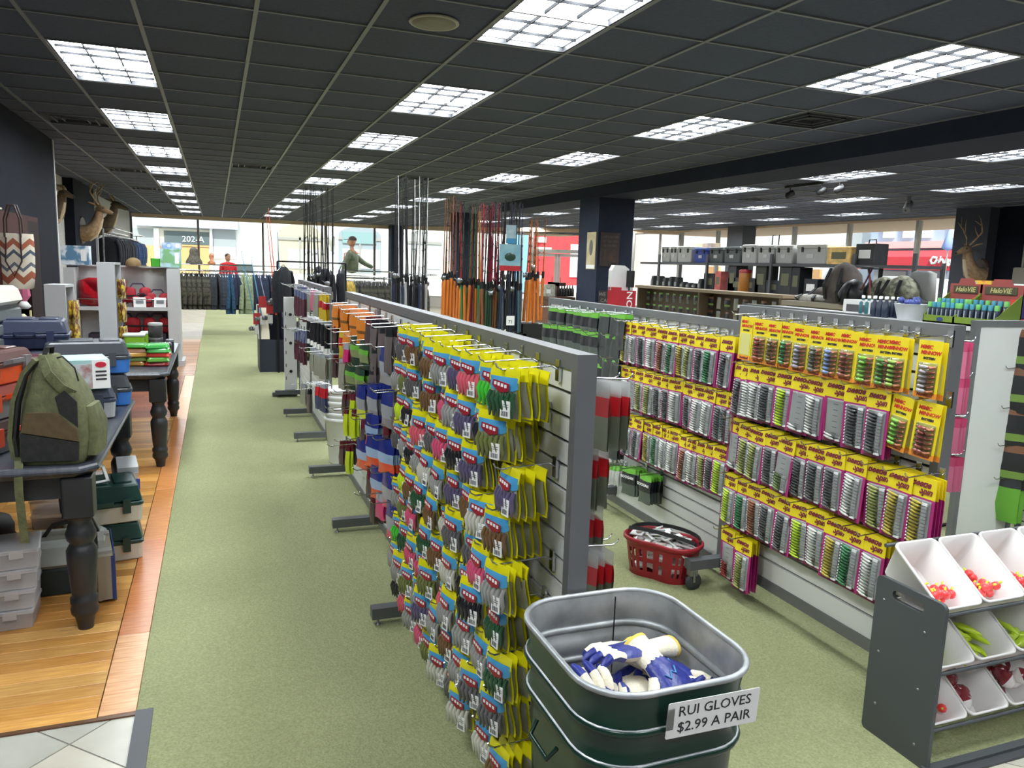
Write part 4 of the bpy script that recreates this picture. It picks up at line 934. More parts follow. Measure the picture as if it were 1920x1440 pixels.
# a bin: tapered open tray, rim tilted toward the aisle
def bin_mesh():
    W_, D_, H_ = .194, .262, .125
    rg = lambda w, dd, z, r: [(x, y, z) for x, y in rr(w, dd, r, 4)]
    m = MB().loft([rg(W_*.78, D_*.78, -H_, .02), rg(W_*.97, D_*.97, -.006, .024), rg(W_*1.0, D_*1.0, -.006, .024), rg(W_*1.0, D_*1.0, .004, .024), rg(W_*.94, D_*.95, .004, .022), rg(W_*.75, D_*.75, -H_+.004, .018)], 0, True, True)
    return m.mesh('storage_bin', binw)
bin_me = bin_mesh()
bob = MB().ball((0,0,0), .0135, nu=8, nv=6, m=0); bob.lathe([(.0035,.011),(.0035,.021),(.001,.022)], 6, 1)
bob_me = bob.mesh('float', [mat('float_tint', obj=True, rough=.3, coat=.4), mat('float_lime', (200,210,60), .4)])
sl = MB().tube([(0,-.034,0),(0,-.02,.002),(0,.005,.003),(0,.026,0),(0,.034,-.002)], [.003,.010,.012,.007,.002], 7, flat=.7); slim_me = sl.mesh('float', [MATS['float_tint']])
bob2 = MB(); bob2.lathe([(.001,-.026),(.016,-.02),(.025,-.004),(.026,0)], 12, 0); bob2.lathe([(.026,0),(.025,.004),(.016,.02),(.004,.026),(.004,.032),(.001,.033)], 12, 1)
bob2_me = bob2.mesh('float', [mat('float_white', (226,220,216), .25, coat=.5), mat('float_maroon', (120,22,36), .25, coat=.5)])
slope = math.atan2(.15, .21)
RN = ['top', 'middle', 'bottom']; CN = ['beside the grey handle panel', 'second along', 'third along', 'last along']
FILL = {(0,0):('red and lime floats',bob_me,(230,56,58),32),(0,1):('red and pink floats',bob_me,(236,70,70),30),(0,2):('red floats',bob_me,(226,50,54),30),(0,3):('red floats',bob_me,(226,50,54),10),
 (1,0):('round lime floats',bob_me,(196,224,30),12),(1,1):('slim lime floats',slim_me,(188,214,40),14),(1,2):('slim yellow-green floats',slim_me,(180,206,50),20),(1,3):('slim lime floats',slim_me,(180,206,50),6),
 (2,0):('red floats',bob_me,(220,44,44),22),(2,1):('maroon and white floats',bob2_me,None,6),(2,2):('maroon and white floats',bob2_me,None,16),(2,3):('maroon and white floats',bob2_me,None,6)}
for r_, (zb_, zf) in enumerate(rows):
    for c in range(4):
        cx = 2.13+.03+.1+.2*c; ctr = V((cx, 1.792, (zb_+zf)/2+.012)); rot = (slope, 0, 0)
        what, fm, fc_, n = FILL[(r_, c)]
        tag(put('storage_bin', bin_me, None, ctr, rot), f'tilted white bin of {what}, {RN[r_]} row, {CN[c]}', 'bin', 'white storage bins')
        T = Matrix.Translation(ctr) @ Matrix.Rotation(slope, 4, 'X')
        sc = 1.7 if (r_, c) == (1,0) else 1.3 if fm is slim_me else 1.18
        for i in range(n):
            lay = i // 9
            bx = fm is bob2_me; q = T @ V((random.uniform(-.058,.058)*(.65 if bx else 1), (-.062 if bx else -.082)+random.uniform(0,.11)*(1-.3*lay)+.004*lay, (-.084 if bx else -.100)+(.035 if bx else .024)*(i//5 if bx else lay)+random.uniform(0,.008)))
            tag(put('float', fm, None, q, [random.uniform(-1.2,1.2) if fm is not slim_me else random.uniform(-.3,.3) for _ in range(2)]+[random.uniform(0,6)], fc_, sc), f'one of {what} in the {RN[r_]} bin {CN[c]}', 'float', f'{what} in {RN[r_]} bin {c+1}')
# ---------------------------------------------------------------- shopping basket
redpl = mat('basket_red', (140,20,34), .4, coat=.1)
bc0 = (P(1178, 988, Z=.215)+P(1318, 1024, Z=.215))/2; ax = P(1318, 1024, Z=.215)-P(1178, 988, Z=.215)
bsk = thing('shopping_basket', 'dark red plastic shopping basket on the carpet, full of small packs', 'basket', (bc0.x, bc0.y+.01, 0.004), math.atan2(ax.y, ax.x))
def bo(k, z, n=60):
    out = []
    for i in range(n):
        a = 2*pi*i/n; c, s2 = math.cos(a), math.sin(a)
        x = .212*math.copysign(abs(c)**.75, c); y = .142*math.copysign(abs(s2)**.75, s2)*(1-.13*math.exp(-(x/.07)**2))
        out.append((x*k, y*k, z))
    return out
lv_ = [(.80,.006),(.82,.035),(.845,.06),(.86,.085),(.875,.108),(.89,.13),(.905,.152),(.92,.172)]
wl = MB(); vs = [p for k, z in lv_ for p in bo(k, z)]; fs = []
for r_ in range(len(lv_)-1):
    for i in range(60):
        if r_ in (1, 2, 4, 5) and i % 2 == 0 and i % 12 not in (0,): continue
        j = (i+1) % 60; fs.append((r_*60+i, r_*60+j, (r_+1)*60+j, (r_+1)*60+i))
wl.add(vs, fs, 0, False); o = wl.build('slotted_wall', redpl, bsk); md = o.modifiers.new('solid', 'SOLIDIFY'); md.thickness = .004
MB().add(bo(.80,.006), [tuple(range(60))]).add(bo(.80,.0), [tuple(range(60))[::-1]]).loft([bo(.80,0), bo(.80,.006)], 0, False).build('bottom', redpl, bsk)
MB().loft([bo(.92,.170), bo(.98,.18), bo(1.0,.185), bo(1.0,.20), bo(.96,.205), bo(.93,.2), bo(.915,.172)], 0, False).build('rim', redpl, bsk)
for sgn in (-1, 1):
    pts = [(.195*math.cos(t_)*1.0, (.02+.115*math.sin(t_)) if sgn > 0 else -.02-.03*math.sin(t_), .21+(.012 if sgn > 0 else .03)*math.sin(t_)) for t_ in [pi*i/12 for i in range(13)]]
    MB().strap(pts, .020, .006, side=(0,.3 if sgn < 0 else 0,1)).build('handle', black, bsk)
pk_me = MB().box(-.035,.035,-.05,.05,-.004,.004,0).box(-.03,.03,-.02,.045,.004,.012,1).mesh('small_pack', [paper, clear])
pk2 = MB().box(-.03,.03,-.045,.045,-.003,.003,0).ball((0,.01,.004), .02, .026, .008, 8, 5, 1).mesh('small_pack', [mat('pack_pale', (200,200,196), .4), mat('pack_lure', obj=True, rough=.3)])
ca, sa = math.cos(bsk.rotation_euler.z), math.sin(bsk.rotation_euler.z)
for i in range(26):
    lx, ly = random.uniform(-.14,.14), random.uniform(-.075,.075); z = .165+.010*(i//5)+random.uniform(0,.008)
    tag(put('small_pack', pk_me if i % 2 else pk2, None, (bc0.x+lx*ca-ly*sa, bc0.y+.01+lx*sa+ly*ca, z), (random.uniform(-.5,.5), random.uniform(-.5,.5), random.uniform(0,6)), random.choice([(200,210,90),(160,150,140),(120,110,110)])), 'small clear and white lure pack heaped in the red basket', 'lure pack', 'packs in the red basket')
mbx = MB()
for i in range(20): mbx.T = XF((random.uniform(-.13,.13), random.uniform(-.05,.05), random.uniform(.03,.15)), random.uniform(-.15,.15), random.uniform(-.15,.15), random.uniform(0,6)); mbx.box(-.035,.035,-.05,.05,-.006,.006)
tag(stuff(mbx.build('basket_packs', paper, None, (bc0.x, bc0.y+.01, 0), (0,0,bsk.rotation_euler.z))), 'white packs filling the basket underneath', 'lure packs')
# ---------------------------------------------------------------- black tables
tblack = mat('table_black', (34,35,38), .42, c2=(44,45,48), scale=8, stretch=(1,8,1)); ttop = mat('table_top', (52,56,66), .32, c2=(70,73,80), scale=5, stretch=(12,1,1), detail=6)
legp = [(.030,0),(.034,.03),(.040,.06),(.053,.075),(.056,.095),(.050,.112),(.055,.125),(.055,.145),(.046,.155),(.050,.18),(.060,.32),(.060,.355),(.050,.375),(.044,.388),(.056,.405),(.060,.43),(.052,.45),(.050,.46),(.042,.48),(.052,.505)]
legm = MB().lathe(legp, 18).rbox(0, 0, .505, .118, .118, .175, .012, .006).mesh('leg', tblack)
def table(label, x0, x1, y0, y1, z=.735, ins=.085):
    t = thing('display_table', label, 'table', ((x0+x1)/2, (y0+y1)/2, 0), 0, 'black display tables'); w, d_ = x1-x0, y1-y0
    def oc(k, zz):
        c = .06; a, b = w/2+k, d_/2+k
        return [(a-c,-b,zz),(a,-b+c,zz),(a,b-c,zz),(a-c,b,zz),(-a+c,b,zz),(-a,b-c,zz),(-a,-b+c,zz),(-a+c,-b,zz)]
    MB().loft([oc(-.045,z-.055), oc(-.03,z-.05), oc(-.022,z-.04), oc(-.008,z-.034), oc(0,z-.026), oc(0,z-.018), oc(-.006,z-.012), oc(-.01,z-.004), oc(-.018,z)], 0, True, False).build('top', ttop, t)
    for sx in (-1, 1):
        for sy in (-1, 1): put('leg', legm, t, (sx*(w/2-ins), sy*(d_/2-ins), 0))
    a, b = w/2-ins, d_/2-ins
    for sx in (-1, 1): MB().box(sx*a-.012, sx*a+.012, -b+.05, b-.05, z-.15, z-.055).build('apron', tblack, t)
    for sy in (-1, 1): MB().box(-a+.05, a-.05, sy*b-.012, sy*b+.012, z-.15, z-.055).build('apron', tblack, t)
    return t
table('black turned-leg table carrying the backpack and tackle boxes', -1.75, -.475, 3.46, 5.14)
table('black turned-leg table carrying the orange and red packs', -1.40, -.345, 6.18, 8.34)
# ---------------------------------------------------------------- tackle boxes
def tackle(label, x, y, z, w, d_, h, low, up, rz=0, lid=.42, handle=None, group=None):
    t = thing('tackle_box', label, 'tackle box', (x, y, z), rz, group); hb = h*(1-lid)
    def M(c): return mat('plastic_%d_%d_%d' % c, c, .38, coat=.15)
    MB().rbox(0, 0, 0, w, d_, hb, .02, .006, 0, 3, 1.04).build('tray', M(low), t)
    MB().rbox(0, 0, hb-.012, w*1.06, d_*1.08, .022, .022, .005).build('rim', M(up), t)
    ld = MB().rbox(0, 0, hb+.008, w*1.02, d_*1.03, h*lid-.01, .02, .008, 0, 3, .92).build('lid', M(up), t)
    MB().rbox(-.12*w, 0, h-.006, w*.42, d_*.62, .012, .015, .003).rbox(.28*w, 0, h-.006, w*.24, d_*.62, .012, .012, .003).build('lid_panel', M(up), ld)
    for sx in (-1, 1): MB().box(sx*w*.3-.018, sx*w*.3+.018, -d_*.56-.008, -d_*.54+.006, hb-.045, hb+.03).build('latch', M(handle or up), t)
    MB().strap([(-w*.12,-d_*.55,hb+.01),(-w*.11,-d_*.60-.02,hb+.02),(w*.11,-d_*.60-.02,hb+.02),(w*.12,-d_*.55,hb+.01)], .018, .012, side=(0,0,1)).build('handle', M(handle or up), t)
    return t
OR, BR, BG, GY_, NV, BL, GN, WH = (232,84,28), (92,62,58), (84,32,44), (150,152,154), (34,44,72), (54,112,190), (22,58,52), (206,202,190)
for i, (z, lo, up, hd) in enumerate(((.738,(70,70,74),(60,36,34),(222,70,24)),(.885,(120,120,122),(150,60,44),(226,80,30)),(1.03,OR,BR,(120,116,118)))):
    tackle(['grey tackle box with orange latches at the base of the orange stack','smoky tackle box with a rust lid, middle of the orange stack','orange tackle box with a brown lid, top of its stack'][i], -.955, 3.86, z, .36, .24, .142, lo, up, rad(70), handle=hd, group='stacked tackle boxes')
for i, (z, lo, up, hd) in enumerate(((.738,(140,40,30),(86,66,64),(150,146,146)),(.90,(226,78,30),(72,60,62),(140,136,138)))):
    tackle(['red tackle box under an orange one behind the backpack strap','orange tackle box with grey latches behind the backpack strap'][i], -.945, 4.18, z, .34, .22, .155, lo, up, rad(76), handle=hd, group='stacked tackle boxes')
for i, z in enumerate((.738, .90)):
    tackle(['burgundy tackle box at the base of the wine stack','silver and burgundy tackle box topping the wine stack'][i], -.93, 4.54, z, .32, .21, .155, GY_ if i else BG, BG, rad(78), group='stacked tackle boxes')
for i, (z, lo, up) in enumerate(((.738,BL,(60,62,66)),(.925,BL,(66,68,74)))):
    tackle(['bright blue tackle box at the base beside the table edge','bright blue tackle box with a charcoal lid, upper of two'][i], -.70, 4.92, z, .42, .24, .18, lo, up, rad(8), lid=.5, group='stacked tackle boxes')
tackle('pale grey tackle box under the reel carton', -.70, 4.55, .738, .34, .22, .165, (170,172,172), (58,66,84), rad(8), group='stacked tackle boxes')
tackle('navy tackle box with a white label behind the wine stack', -1.0, 5.0, 1.06, .40, .26, .16, NV, NV, rad(6), lid=.55, group='stacked tackle boxes')
tackle('grey tackle box under the navy one', -1.0, 5.0, .90, .40, .26, .155, (130,134,140), NV, rad(6), group='stacked tackle boxes')
tackle('dark blue tackle box at the base under the grey one', -1.0, 5.0, .738, .40, .26, .155, NV, (40,48,70), rad(6), group='stacked tackle boxes')
# reel carton
rb = thing('reel_carton', 'pale teal cardboard carton with a fish picture and red oval logo', 'box', (-.665, 4.52, .905), rad(14))
MB().box(-.15,.11,-.13,.13,0,.15).build('carton', mat('carton_teal', (150,190,186), .6, c2=(170,204,200), scale=6), rb)
MB().box(.03,.1115,-.1315,-.128,0.002,.148).build('white_face', paper, rb)
MB().box(-.08,.03,-.1315,-.128,.005,.13).build('picture', mat('fish_photo', (186,190,190), .5, c2=(150,70,64), scale=16, ramp=(.45,.7)), rb)
MB().prism(circ(.026,16,r2=.015), 0, .002).build('oval_logo', mat('oval_red', (196,34,56), .5), rb, (.07,-.1315,.125), (pi/2,0,0))
for i in range(3): MB().box(.045,.095,-.133,-.1315,.085-.02*i,.094-.02*i).build('print_line', dark_ink, rb)
# backpack
olv = mat('pack_olive', (104,106,72), .85, c2=(88,90,60), scale=30, bump=.3, bscale=90); brn = mat('pack_brown_canvas', (96,80,54), .85, c2=(84,70,46), scale=30, bump=.3); blk = mat('pack_black_canvas', (34,34,34), .85, c2=(42,42,41), scale=40, bump=.3)
bp_ = thing('backpack', 'olive and black fishing backpack standing on the near table', 'backpack', (-.635, 3.62, .737), rad(-6)); bp_.scale = (.9,.9,.93)
def rg(x0, x1, y0, y1, z, r=.045): return [(x, y, z) for x, y in rr(x1-x0, y1-y0, min(r, (x1-x0)*.45, (y1-y0)*.45), 4, (x0+x1)/2, (y0+y1)/2)]
MB().loft([rg(-.125,.125,-.12,.13,0), rg(-.135,.14,-.13,.14,.03), rg(-.13,.155,-.13,.14,.12), rg(-.115,.15,-.125,.13,.22), rg(-.095,.125,-.115,.12,.31), rg(-.08,.085,-.095,.10,.38), rg(-.07,.045,-.07,.08,.44), rg(-.055,.015,-.045,.055,.475,.03)], 0, True).build('body', olv, bp_)
def patch(poly, y, m, nm, th=.012): return MB().loft([[(x, y-th*.2, z) for x, z in poly], [(x*1.0, y-th, z) for x, z in poly]], 0, True, False).build(nm, m, bp_)
patch([(-.115,.02),(.115,.02),(.12,.10),(-.11,.145)], -.122, blk, 'lower_pocket', .018)
patch([(-.11,.15),(.12,.105),(.115,.16),(.03,.235),(-.085,.235)], -.118, brn, 'side_panel', .022)
patch([(.045,.23),(.118,.165),(.118,.28),(.07,.33),(.03,.30)], -.118, blk, 'mesh_pocket', .010)
MB().loft([rg(.13,.185,-.09,.10,.03), rg(.135,.195,-.09,.10,.16), rg(.12,.165,-.08,.09,.25)], 0, True).build('front_pocket', olv, bp_)
for sy in (-1, 1):
    MB().strap([(-.05,sy*.07,.46),(-.10,sy*.075,.40),(-.145,sy*.08,.28),(-.165,sy*.085,.12),(-.155,sy*.085,.03),(-.12,sy*.085,.02)], .05, .018, side=(0,1,0)).build('shoulder_strap', olv, bp_)
    MB().strap([(-.06,sy*.07,.44),(-.095,sy*.075,.385),(-.128,sy*.08,.27),(-.146,sy*.085,.12),(-.14,sy*.085,.04)], .042, .01, side=(0,1,0)).build('strap_pad', blk, bp_)
MB().strap([(-.03,-.06,.46),(.01,-.125,.40),(.06,-.13,.34),(.10,-.10,.31)], .04, .006, side=(.7,0,.7)).build('compression_strap', olv, bp_)
MB().strap([(-.14,-.1,.02),(-.12,-.155,.01),(-.115,-.185,-.02),(-.115,-.19,-.1),(-.11,-.19,-.22),(-.105,-.188,-.33)], .034, .003, side=(1,0,0)).build('hanging_strap', olv, bp_)
MB().tube([(.02,-.03,.46),(.05,-.05,.47),(.10,-.06,.42),(.11,-.05,.36)], .004, 5).build('draw_cord', black, bp_)
MB().strap([(-.03,-.03,.47),(-.02,-.02,.505),(-.01,.02,.505),(-.02,.04,.47)], .02, .005, side=(1,0,0)).build('grab_loop', blk, bp_)
# mat display frames
t = thing('picture_stand', 'small white easel frame beside the brown tackle lid', 'stand', (-1.13, 4.25, 1.055), rad(20))
MB().box(-.06,.06,-.005,.005,0,.012).box(-.06,-.045,-.005,.005,0,.10).box(.045,.06,-.005,.005,0,.10).box(-.06,.06,-.005,.005,.088,.10).build('frame', white_p, t, (0,0,0), (rad(-32),0,0))
# roll-front chest behind
ch = thing('slatted_chest', 'grey slatted gear chest with a cream lid behind the tackle boxes', 'chest', (-1.33, 5.0, .737), rad(-4))
MB().box(-.24,.24,-.2,.2,0,.56).build('body', mat('chest_dark', (70,74,76), .5), ch)
for i in range(7): MB().rbox(0, 0, .03+.074*i, .515, .44, .062, .02, .008).build('slat', mat('chest_grey', (104,110,112), .5), ch)
MB().rbox(0, 0, .56, .54, .46, .10, .04, .02, 0, 4, .94).build('lid', mat('chest_cream', (222,218,204), .5), ch)
# ---------------------------------------------------------------- under the table
cl_me = [MB().rbox(0,0,0,.34,.235,.072,.012,.003,0,3,1.02).mesh('tray', milky), MB().rbox(0,0,.066,.355,.25,.02,.014,.004).mesh('lid', milky)]
for i in range(4):
    t = thing('utility_box', ['clear utility box at the bottom of the stack on the wood floor','clear utility box second from the floor','clear utility box third from the floor','topmost clear utility box in the floor stack'][i], 'plastic box', (-.945+.008*i, 3.71, .004+.088*i), rad(3+2*i), 'stacked clear utility boxes')
    put('tray', cl_me[0], t); put('lid', cl_me[1], t)
    for j in range(4): MB().box(-.12+.08*j-.001, -.12+.08*j+.001, -.1, .1, .006, .06).build('divider', milky, t)
    for sx in (-.09, .09): MB().box(sx-.025, sx+.025, -.129, -.12, .05, .085).build('latch', milky, t)
gb = thing('grey_field_box', 'grey lidded field box with a dark carry handle beside the clear stack', 'tackle box', (-.70, 4.06, .004), rad(4))
MB().rbox(0,0,0,.36,.26,.13,.03,.008,0,3,1.03).build('tray', mat('field_green', (32,44,42), .5), gb)
MB().rbox(0,0,.13,.38,.28,.12,.04,.02,0,4,.86).build('lid', mat('field_grey', (150,154,148), .5), gb)
MB().rbox(-.03,0,.246,.20,.13,.006,.02,.002).build('recess', mat('field_recess', (120,116,106), .6), gb)
MB().strap([(-.10,0,.245),(-.06,0,.30),(.10,0,.335),(.13,0,.25)], .03, .016, side=(0,1,0)).build('handle', black, gb)
uc = thing('utility_case', 'blue and tan utility case standing on edge beside the table leg', 'case', (-.535, 3.96, .012), rad(9))
MB().rbox(0,0,0,.075,.36,.22,.012,.006).build('shell', mat('case_tan', (150,142,126), .5), uc)
for sx, m_ in ((-.026,'case_tan'),(.03,None)): MB().box(sx-.006, sx+.006, -.182, .182, .004, .214).build('rib', mat('case_blue', (34,60,118), .4) if m_ is None else MATS[m_], uc)
MB().box(.036,.041,-.185,.185,-.0,.224).build('blue_face', MATS['case_blue'], uc); MB().box(.041,.044,-.13,.13,.05,.17).build('label_panel', mat('case_panel', (172,140,104), .6), uc)
MB().box(.044,.045,-.05,.05,.07,.10).build('white_label', paper, uc)
MB().strap([(-.01,-.08,.22),(-.01,-.07,.25),(-.01,.07,.25),(-.01,.08,.22)], .025, .01, side=(1,0,0)).build('handle', mat('case_latch', (160,158,150), .45), uc)
for sy in (-.13, .12): MB().box(-.035,.03,sy-.025,sy+.025,.205,.232).build('latch', MATS['case_latch'], uc)
for i in (0, 1):
    tackle(['green and white tackle box on the wood floor by the case','green and white tackle box stacked on the other, by the leg'][i], -.60, 4.44, .004+.205*i, .36, .30, .20, WH, GN, rad(8+3*i), lid=.5, group='green tackle boxes')
t = thing('picture_stand', 'small white easel frame on the green tackle lid', 'stand', (-.60, 4.36, .415), rad(30))
MB().box(-.06,.06,-.005,.005,0,.012).box(-.06,-.045,-.005,.005,0,.10).box(.045,.06,-.005,.005,0,.10).box(-.06,.06,-.005,.005,.088,.10).build('frame', white_p, t, (0,0,0), (rad(-40),0,0))
t = thing('clear_tackle_tower', 'tall clear organiser standing behind the green tackle boxes', 'plastic box', (-.50, 4.74, .004), rad(8))
MB().rbox(0,0,0,.10,.30,.40,.012,.004).build('shell', milky, t); MB().box(-.055,.055,-.155,-.145,.30,.36).build('latch', mat('latch_blue', (70,76,150), .4), t)
MB().box(-.052,.052,-.14,.14,.39,.425).build('top_handle', mat('latch_grey', (176,178,180), .4), t)
for i in range(5): MB().box(-.046,.046,-.142,.142,.06+.065*i,.064+.065*i).build('shelf', milky, t)
for i, (x, y, z, rz) in enumerate(((-.86,5.06,.004,2),(-.86,5.06,.094,-1),(-.85,5.07,.184,3))):
    t = thing('utility_box', ['lowest clear box at the far end under the table','middle clear box at the far end under the table','upper clear box at the far end under the table'][i], 'plastic box', (x, y, z), rad(rz), 'clear boxes at the far end'); put('tray', cl_me[0], t); put('lid', cl_me[1], t)
t = thing('dark_drum', 'round dark charcoal drum under the near table', 'drum', (-1.20, 4.55, .004))
MB().lathe([(.15,0),(.17,.02),(.175,.16),(.16,.2),(.02,.205)], 24).build('body', mat('drum_charcoal', (52,50,48), .6), t); MB().lathe([(.177,.1),(.18,.105),(.177,.11)], 24, caps=False).build('band', black, t)
# ---------------------------------------------------------------- second table goods
foil = mat('foil_pack', (150,110,80), .25, .3, c2=(226,196,120), scale=30, ramp=(.3,.6)); foil2 = mat('jerky_bag', (122,70,52), .2, .1, c2=(222,190,60), scale=22, ramp=(.42,.6), coat=.6)
def tower(label, x, y, z, h, w=.14):
    t = thing('display_tower', label, 'display stand', (x, y, z), rad(-8), 'white display towers')
    MB().box(-w, 0, -.10, .10, 0, .02).box(-w, 0, -.10, -.085, .02, h).box(-w, 0, .085, .10, .02, h).box(-w, -w+.012, -.085, .085, .02, h).box(-w, 0, -.10, .10, h, h+.02).build('shell', white_lam, t)
    for i in range(3):
        zz = h*(.30+.27*i)
        for j in range(2):
            g_ = MB().sheet(lambda u, v: (-.02+.03*j+.02*math.sin(pi*u)*math.sin(pi*v), (u-.5)*.13+.02*math.sin(9*v), zz-v*.17), 4, 4).sheet(lambda u, v: (-.025+.03*j, (.5-u)*.13, zz-v*.17), 2, 2)
            tag(g_.build('snack_bag', foil2, None, (x+.03, y-.01, z), (0,0,rad(-8))), f'crinkled snack bag, {["upper","rear upper"][j]} on peg {["low","middle","top"][i]} of the {"taller" if h > .7 else "shorter"} white tower', 'snack bag', 'snack bags on the white towers')
tower('shorter white display tower with crinkled bags', -1.02, 6.55, .737, .60)
tower('taller white display tower with crinkled bags', -.80, 7.55, .737, .76)
pkm = MB().rbox(0,0,0,.17,.13,.035,.02,.008,0,3,.9).mesh('pack', [gloss])
n = 0
for (cx, cy, cols) in ((-.60,6.62,((150,110,50),(90,120,50),(176,130,60),(160,100,50),(70,150,60))),(-.44,6.58,((178,40,36),(90,150,60),(196,56,48),(60,160,70),(70,170,80))),(-.62,6.95,((150,110,50),(190,170,60),(90,130,50),(70,150,60))),(-.45,6.95,((196,60,50),(70,160,70),(190,60,50),(60,160,70)))):
    for i, c in enumerate(cols):
        tag(put('bait_pack', pkm, None, (cx+random.uniform(-.012,.012), cy+random.uniform(-.012,.012), .737+.034*i), (rad(random.uniform(-3,3)), 0, rad(random.uniform(-12,12))), c), f'flat soft bait pack, {ORD[i]} from the table, {["brown stack","red stack","rear brown stack","rear red stack"][n]}', 'bait pack', 'flat bait packs on the table')
    n += 1
def jar(label, x, y, z, c, lid, r=.05, h=.085):
    t = thing('jar', label, 'jar', (x, y, z), 0, 'jars on the table'); MB().lathe([(r*.9,0),(r,.006),(r,h-.01),(r*.92,h)], 16).build('body', mat('jar_%d%d%d' % c, c, .2), t); MB().lathe([(r*1.03,h-.004),(r*1.03,h+.014),(r*.9,h+.018)], 16).build('lid', mat('jarlid_%d%d%d' % lid, lid, .35), t)
jar('smoky jar at the base of the jar pair', -.52, 7.55, .737, (60,58,58), (80,78,78), .06, .11); jar('smoky jar stacked on the other jar', -.52, 7.55, .866, (64,62,62), (150,150,146), .06, .11)
jar('small black jar at the table corner', -.41, 7.25, .737, (36,36,40), (70,70,74), .035, .09); jar('dark jar behind the black one', -.40, 7.45, .737, (44,48,60), (90,92,100), .035, .1)
t = thing('lime_tub', 'lime green bait tub with a clear lid behind the packs', 'tub', (-.68, 7.45, .737))
MB().rbox(0,0,0,.15,.15,.15,.02,.005,0,3,1.12).build('body', mat('tub_lime', (130,176,40), .35), t); MB().rbox(0,0,.15,.18,.18,.02,.02,.004).build('lid', mat('tub_lid', (196,202,190), .3), t); MB().box(-.04,.04,-.087,-.08,.03,.09).build('label', paper, t)
t = thing('lime_tub', 'small lime tub with a blue base beside the jars', 'tub', (-.60, 7.85, .737)); MB().rbox(0,0,0,.12,.12,.13,.02,.005,0,3,1.1).build('body', MATS['tub_lime'], t); MB().rbox(0,0,.13,.14,.14,.02,.02,.004).build('lid', MATS['tub_lid'], t)
# ---------------------------------------------------------------- white shelf unit with red vests
sh = thing('white_shelf_unit', 'white shelf unit with red bags, beyond the second table', 'shelf', (0, 12.1, 0))
lam = white_lam
MB().box(-.66, -.50, -.02, .5, .05, 1.40).build('end_panel', lam, sh); MB().box(-1.95, -1.82, -.02, .5, .05, 1.38).build('end_panel', lam, sh)
MB().box(-1.82, -.66, .46, .5, .05, 1.40).build('back_panel', mat('laminate_shade', (196,194,192), .5), sh)
MB().box(-1.82, -.66, -.02, .46, .80, .845).build('shelf_board', lam, sh); MB().box(-1.82, -.66, 0, .46, .08, .12).build('shelf_board', lam, sh)
MB().box(-1.97, -.46, -.06, .5, 0, .08).build('plinth', lam, sh); MB().box(-1.97, -.48, .40, .54, 1.40, 1.42).build('top_cap', lam, sh)
MB().tube([(-1.8,-.02,.96),(-.68,-.02,.96)], .006).build('guard_rail', chrome, sh)
for x in (-1.8, -1.3, -.85): MB().tube([(x,-.02,.845),(x,-.02,.96)], .005).build('rail_post', chrome, sh)
redv = mat('vest_red', (170,26,40), .7, c2=(150,20,34), scale=8); wrap = mat('wrap_red', (196,32,44), .18, coat=.8, c2=(176,24,36), scale=10)
t = thing('wrapped_cushion', 'large red cushion in shiny clear wrap on the white shelf', 'cushion', (-1.50, 12.32, .845)); MB().rbox(0,0,0,.62,.2,.40,.08,.04,0,5,.97,True).build('cushion', wrap, t)
MB().sheet(lambda u, v: ((u-.5)*.64+.02*math.sin(9*v), -.105-.012*math.sin(8*u+5*v), .01+v*.39), 10, 6).build('wrap_film', clear, t)
def vest(label, x, y, z, s=1, c=(168,30,44)):
    t = thing('life_vest', label, 'life vest', (x, y, z), rad(random.uniform(-8, 8)), 'red life vests'); t.scale = (s, s, s)
    MB().rbox(-.10,0,0,.17,.13,.22,.05,.03,0,4,.9,True).build('front_panel', redv, t); MB().rbox(.10,0,0,.17,.13,.22,.05,.03,0,4,.9,True).build('front_panel', redv, t)
    MB().strap([(-.1,.03,.21),(-.06,.05,.27),(.06,.05,.27),(.1,.03,.21)], .05, .02, side=(0,1,0)).build('collar', mat('vest_dark', (52,40,70), .7), t)
    MB().strap([(-.19,-.07,.10),(.19,-.07,.10)], .025, .006, side=(0,0,1)).build('belt', black, t)
vest('red life vest with a purple collar beside the wrapped cushion', -1.06, 12.30, .90); vest('red life vest at the end panel on the white shelf', -.80, 12.28, .845, .9)
vest('red vest lying before the purple collared one', -1.0, 12.18, .845, .7); 
for i, (x, y) in enumerate(((-1.25,12.3),(-1.02,12.3),(-.82,12.32))): vest(f'red life vest on the lower shelf, {ORD[i]} from the taller tower', x, y, .12+.35, 1)
tag(MB().box(-1.7,-.7,12.2,12.5,.12,.46).build('dark_carton', mat('carton_dark', (44,40,52), .7)), 'dark carton under the lower red vests', 'box')
for i, (x, lab) in enumerate(((-1.02,'white price card leaning before the vest belt'),(-.76,'white card with print at the shelf end'))):
    t = thing('price_card', lab, 'card', (x, 12.10, .848), (rad(-12), 0, rad(10-20*i))); MB().box(-.08,.08,-.004,.004,0,.14).build('card', paper, t); MB().box(-.05,.05,-.006,-.004,.05,.10).build('picture', mat('card_grey', (120,126,130), .6), t)
def carton(label, px, py, Y, z, w, h, c, c2, d_=.25, rz=0):
    p = P(px, py, Y=Y); t = thing('carton', label, 'box', (p.x, Y, z), rz); MB().box(-w/2,w/2,-d_/2,d_/2,0,h).build('box', mat('ctn_'+label[:14].replace(' ','_'), c, .6, c2=c2, scale=9, ramp=(.45,.6)), t)
    MB().prism(circ(h*.28,16), 0, .002).build('round_print', mat('prt_'+label[:14].replace(' ','_'), c2, .5), t, (-w*.12,-d_/2,h*.5), (pi/2,0,0)); MB().box(w*.22,w*.42,-d_/2-.002,-d_/2,h*.2,h*.8).build('text_panel', paper, t); return t
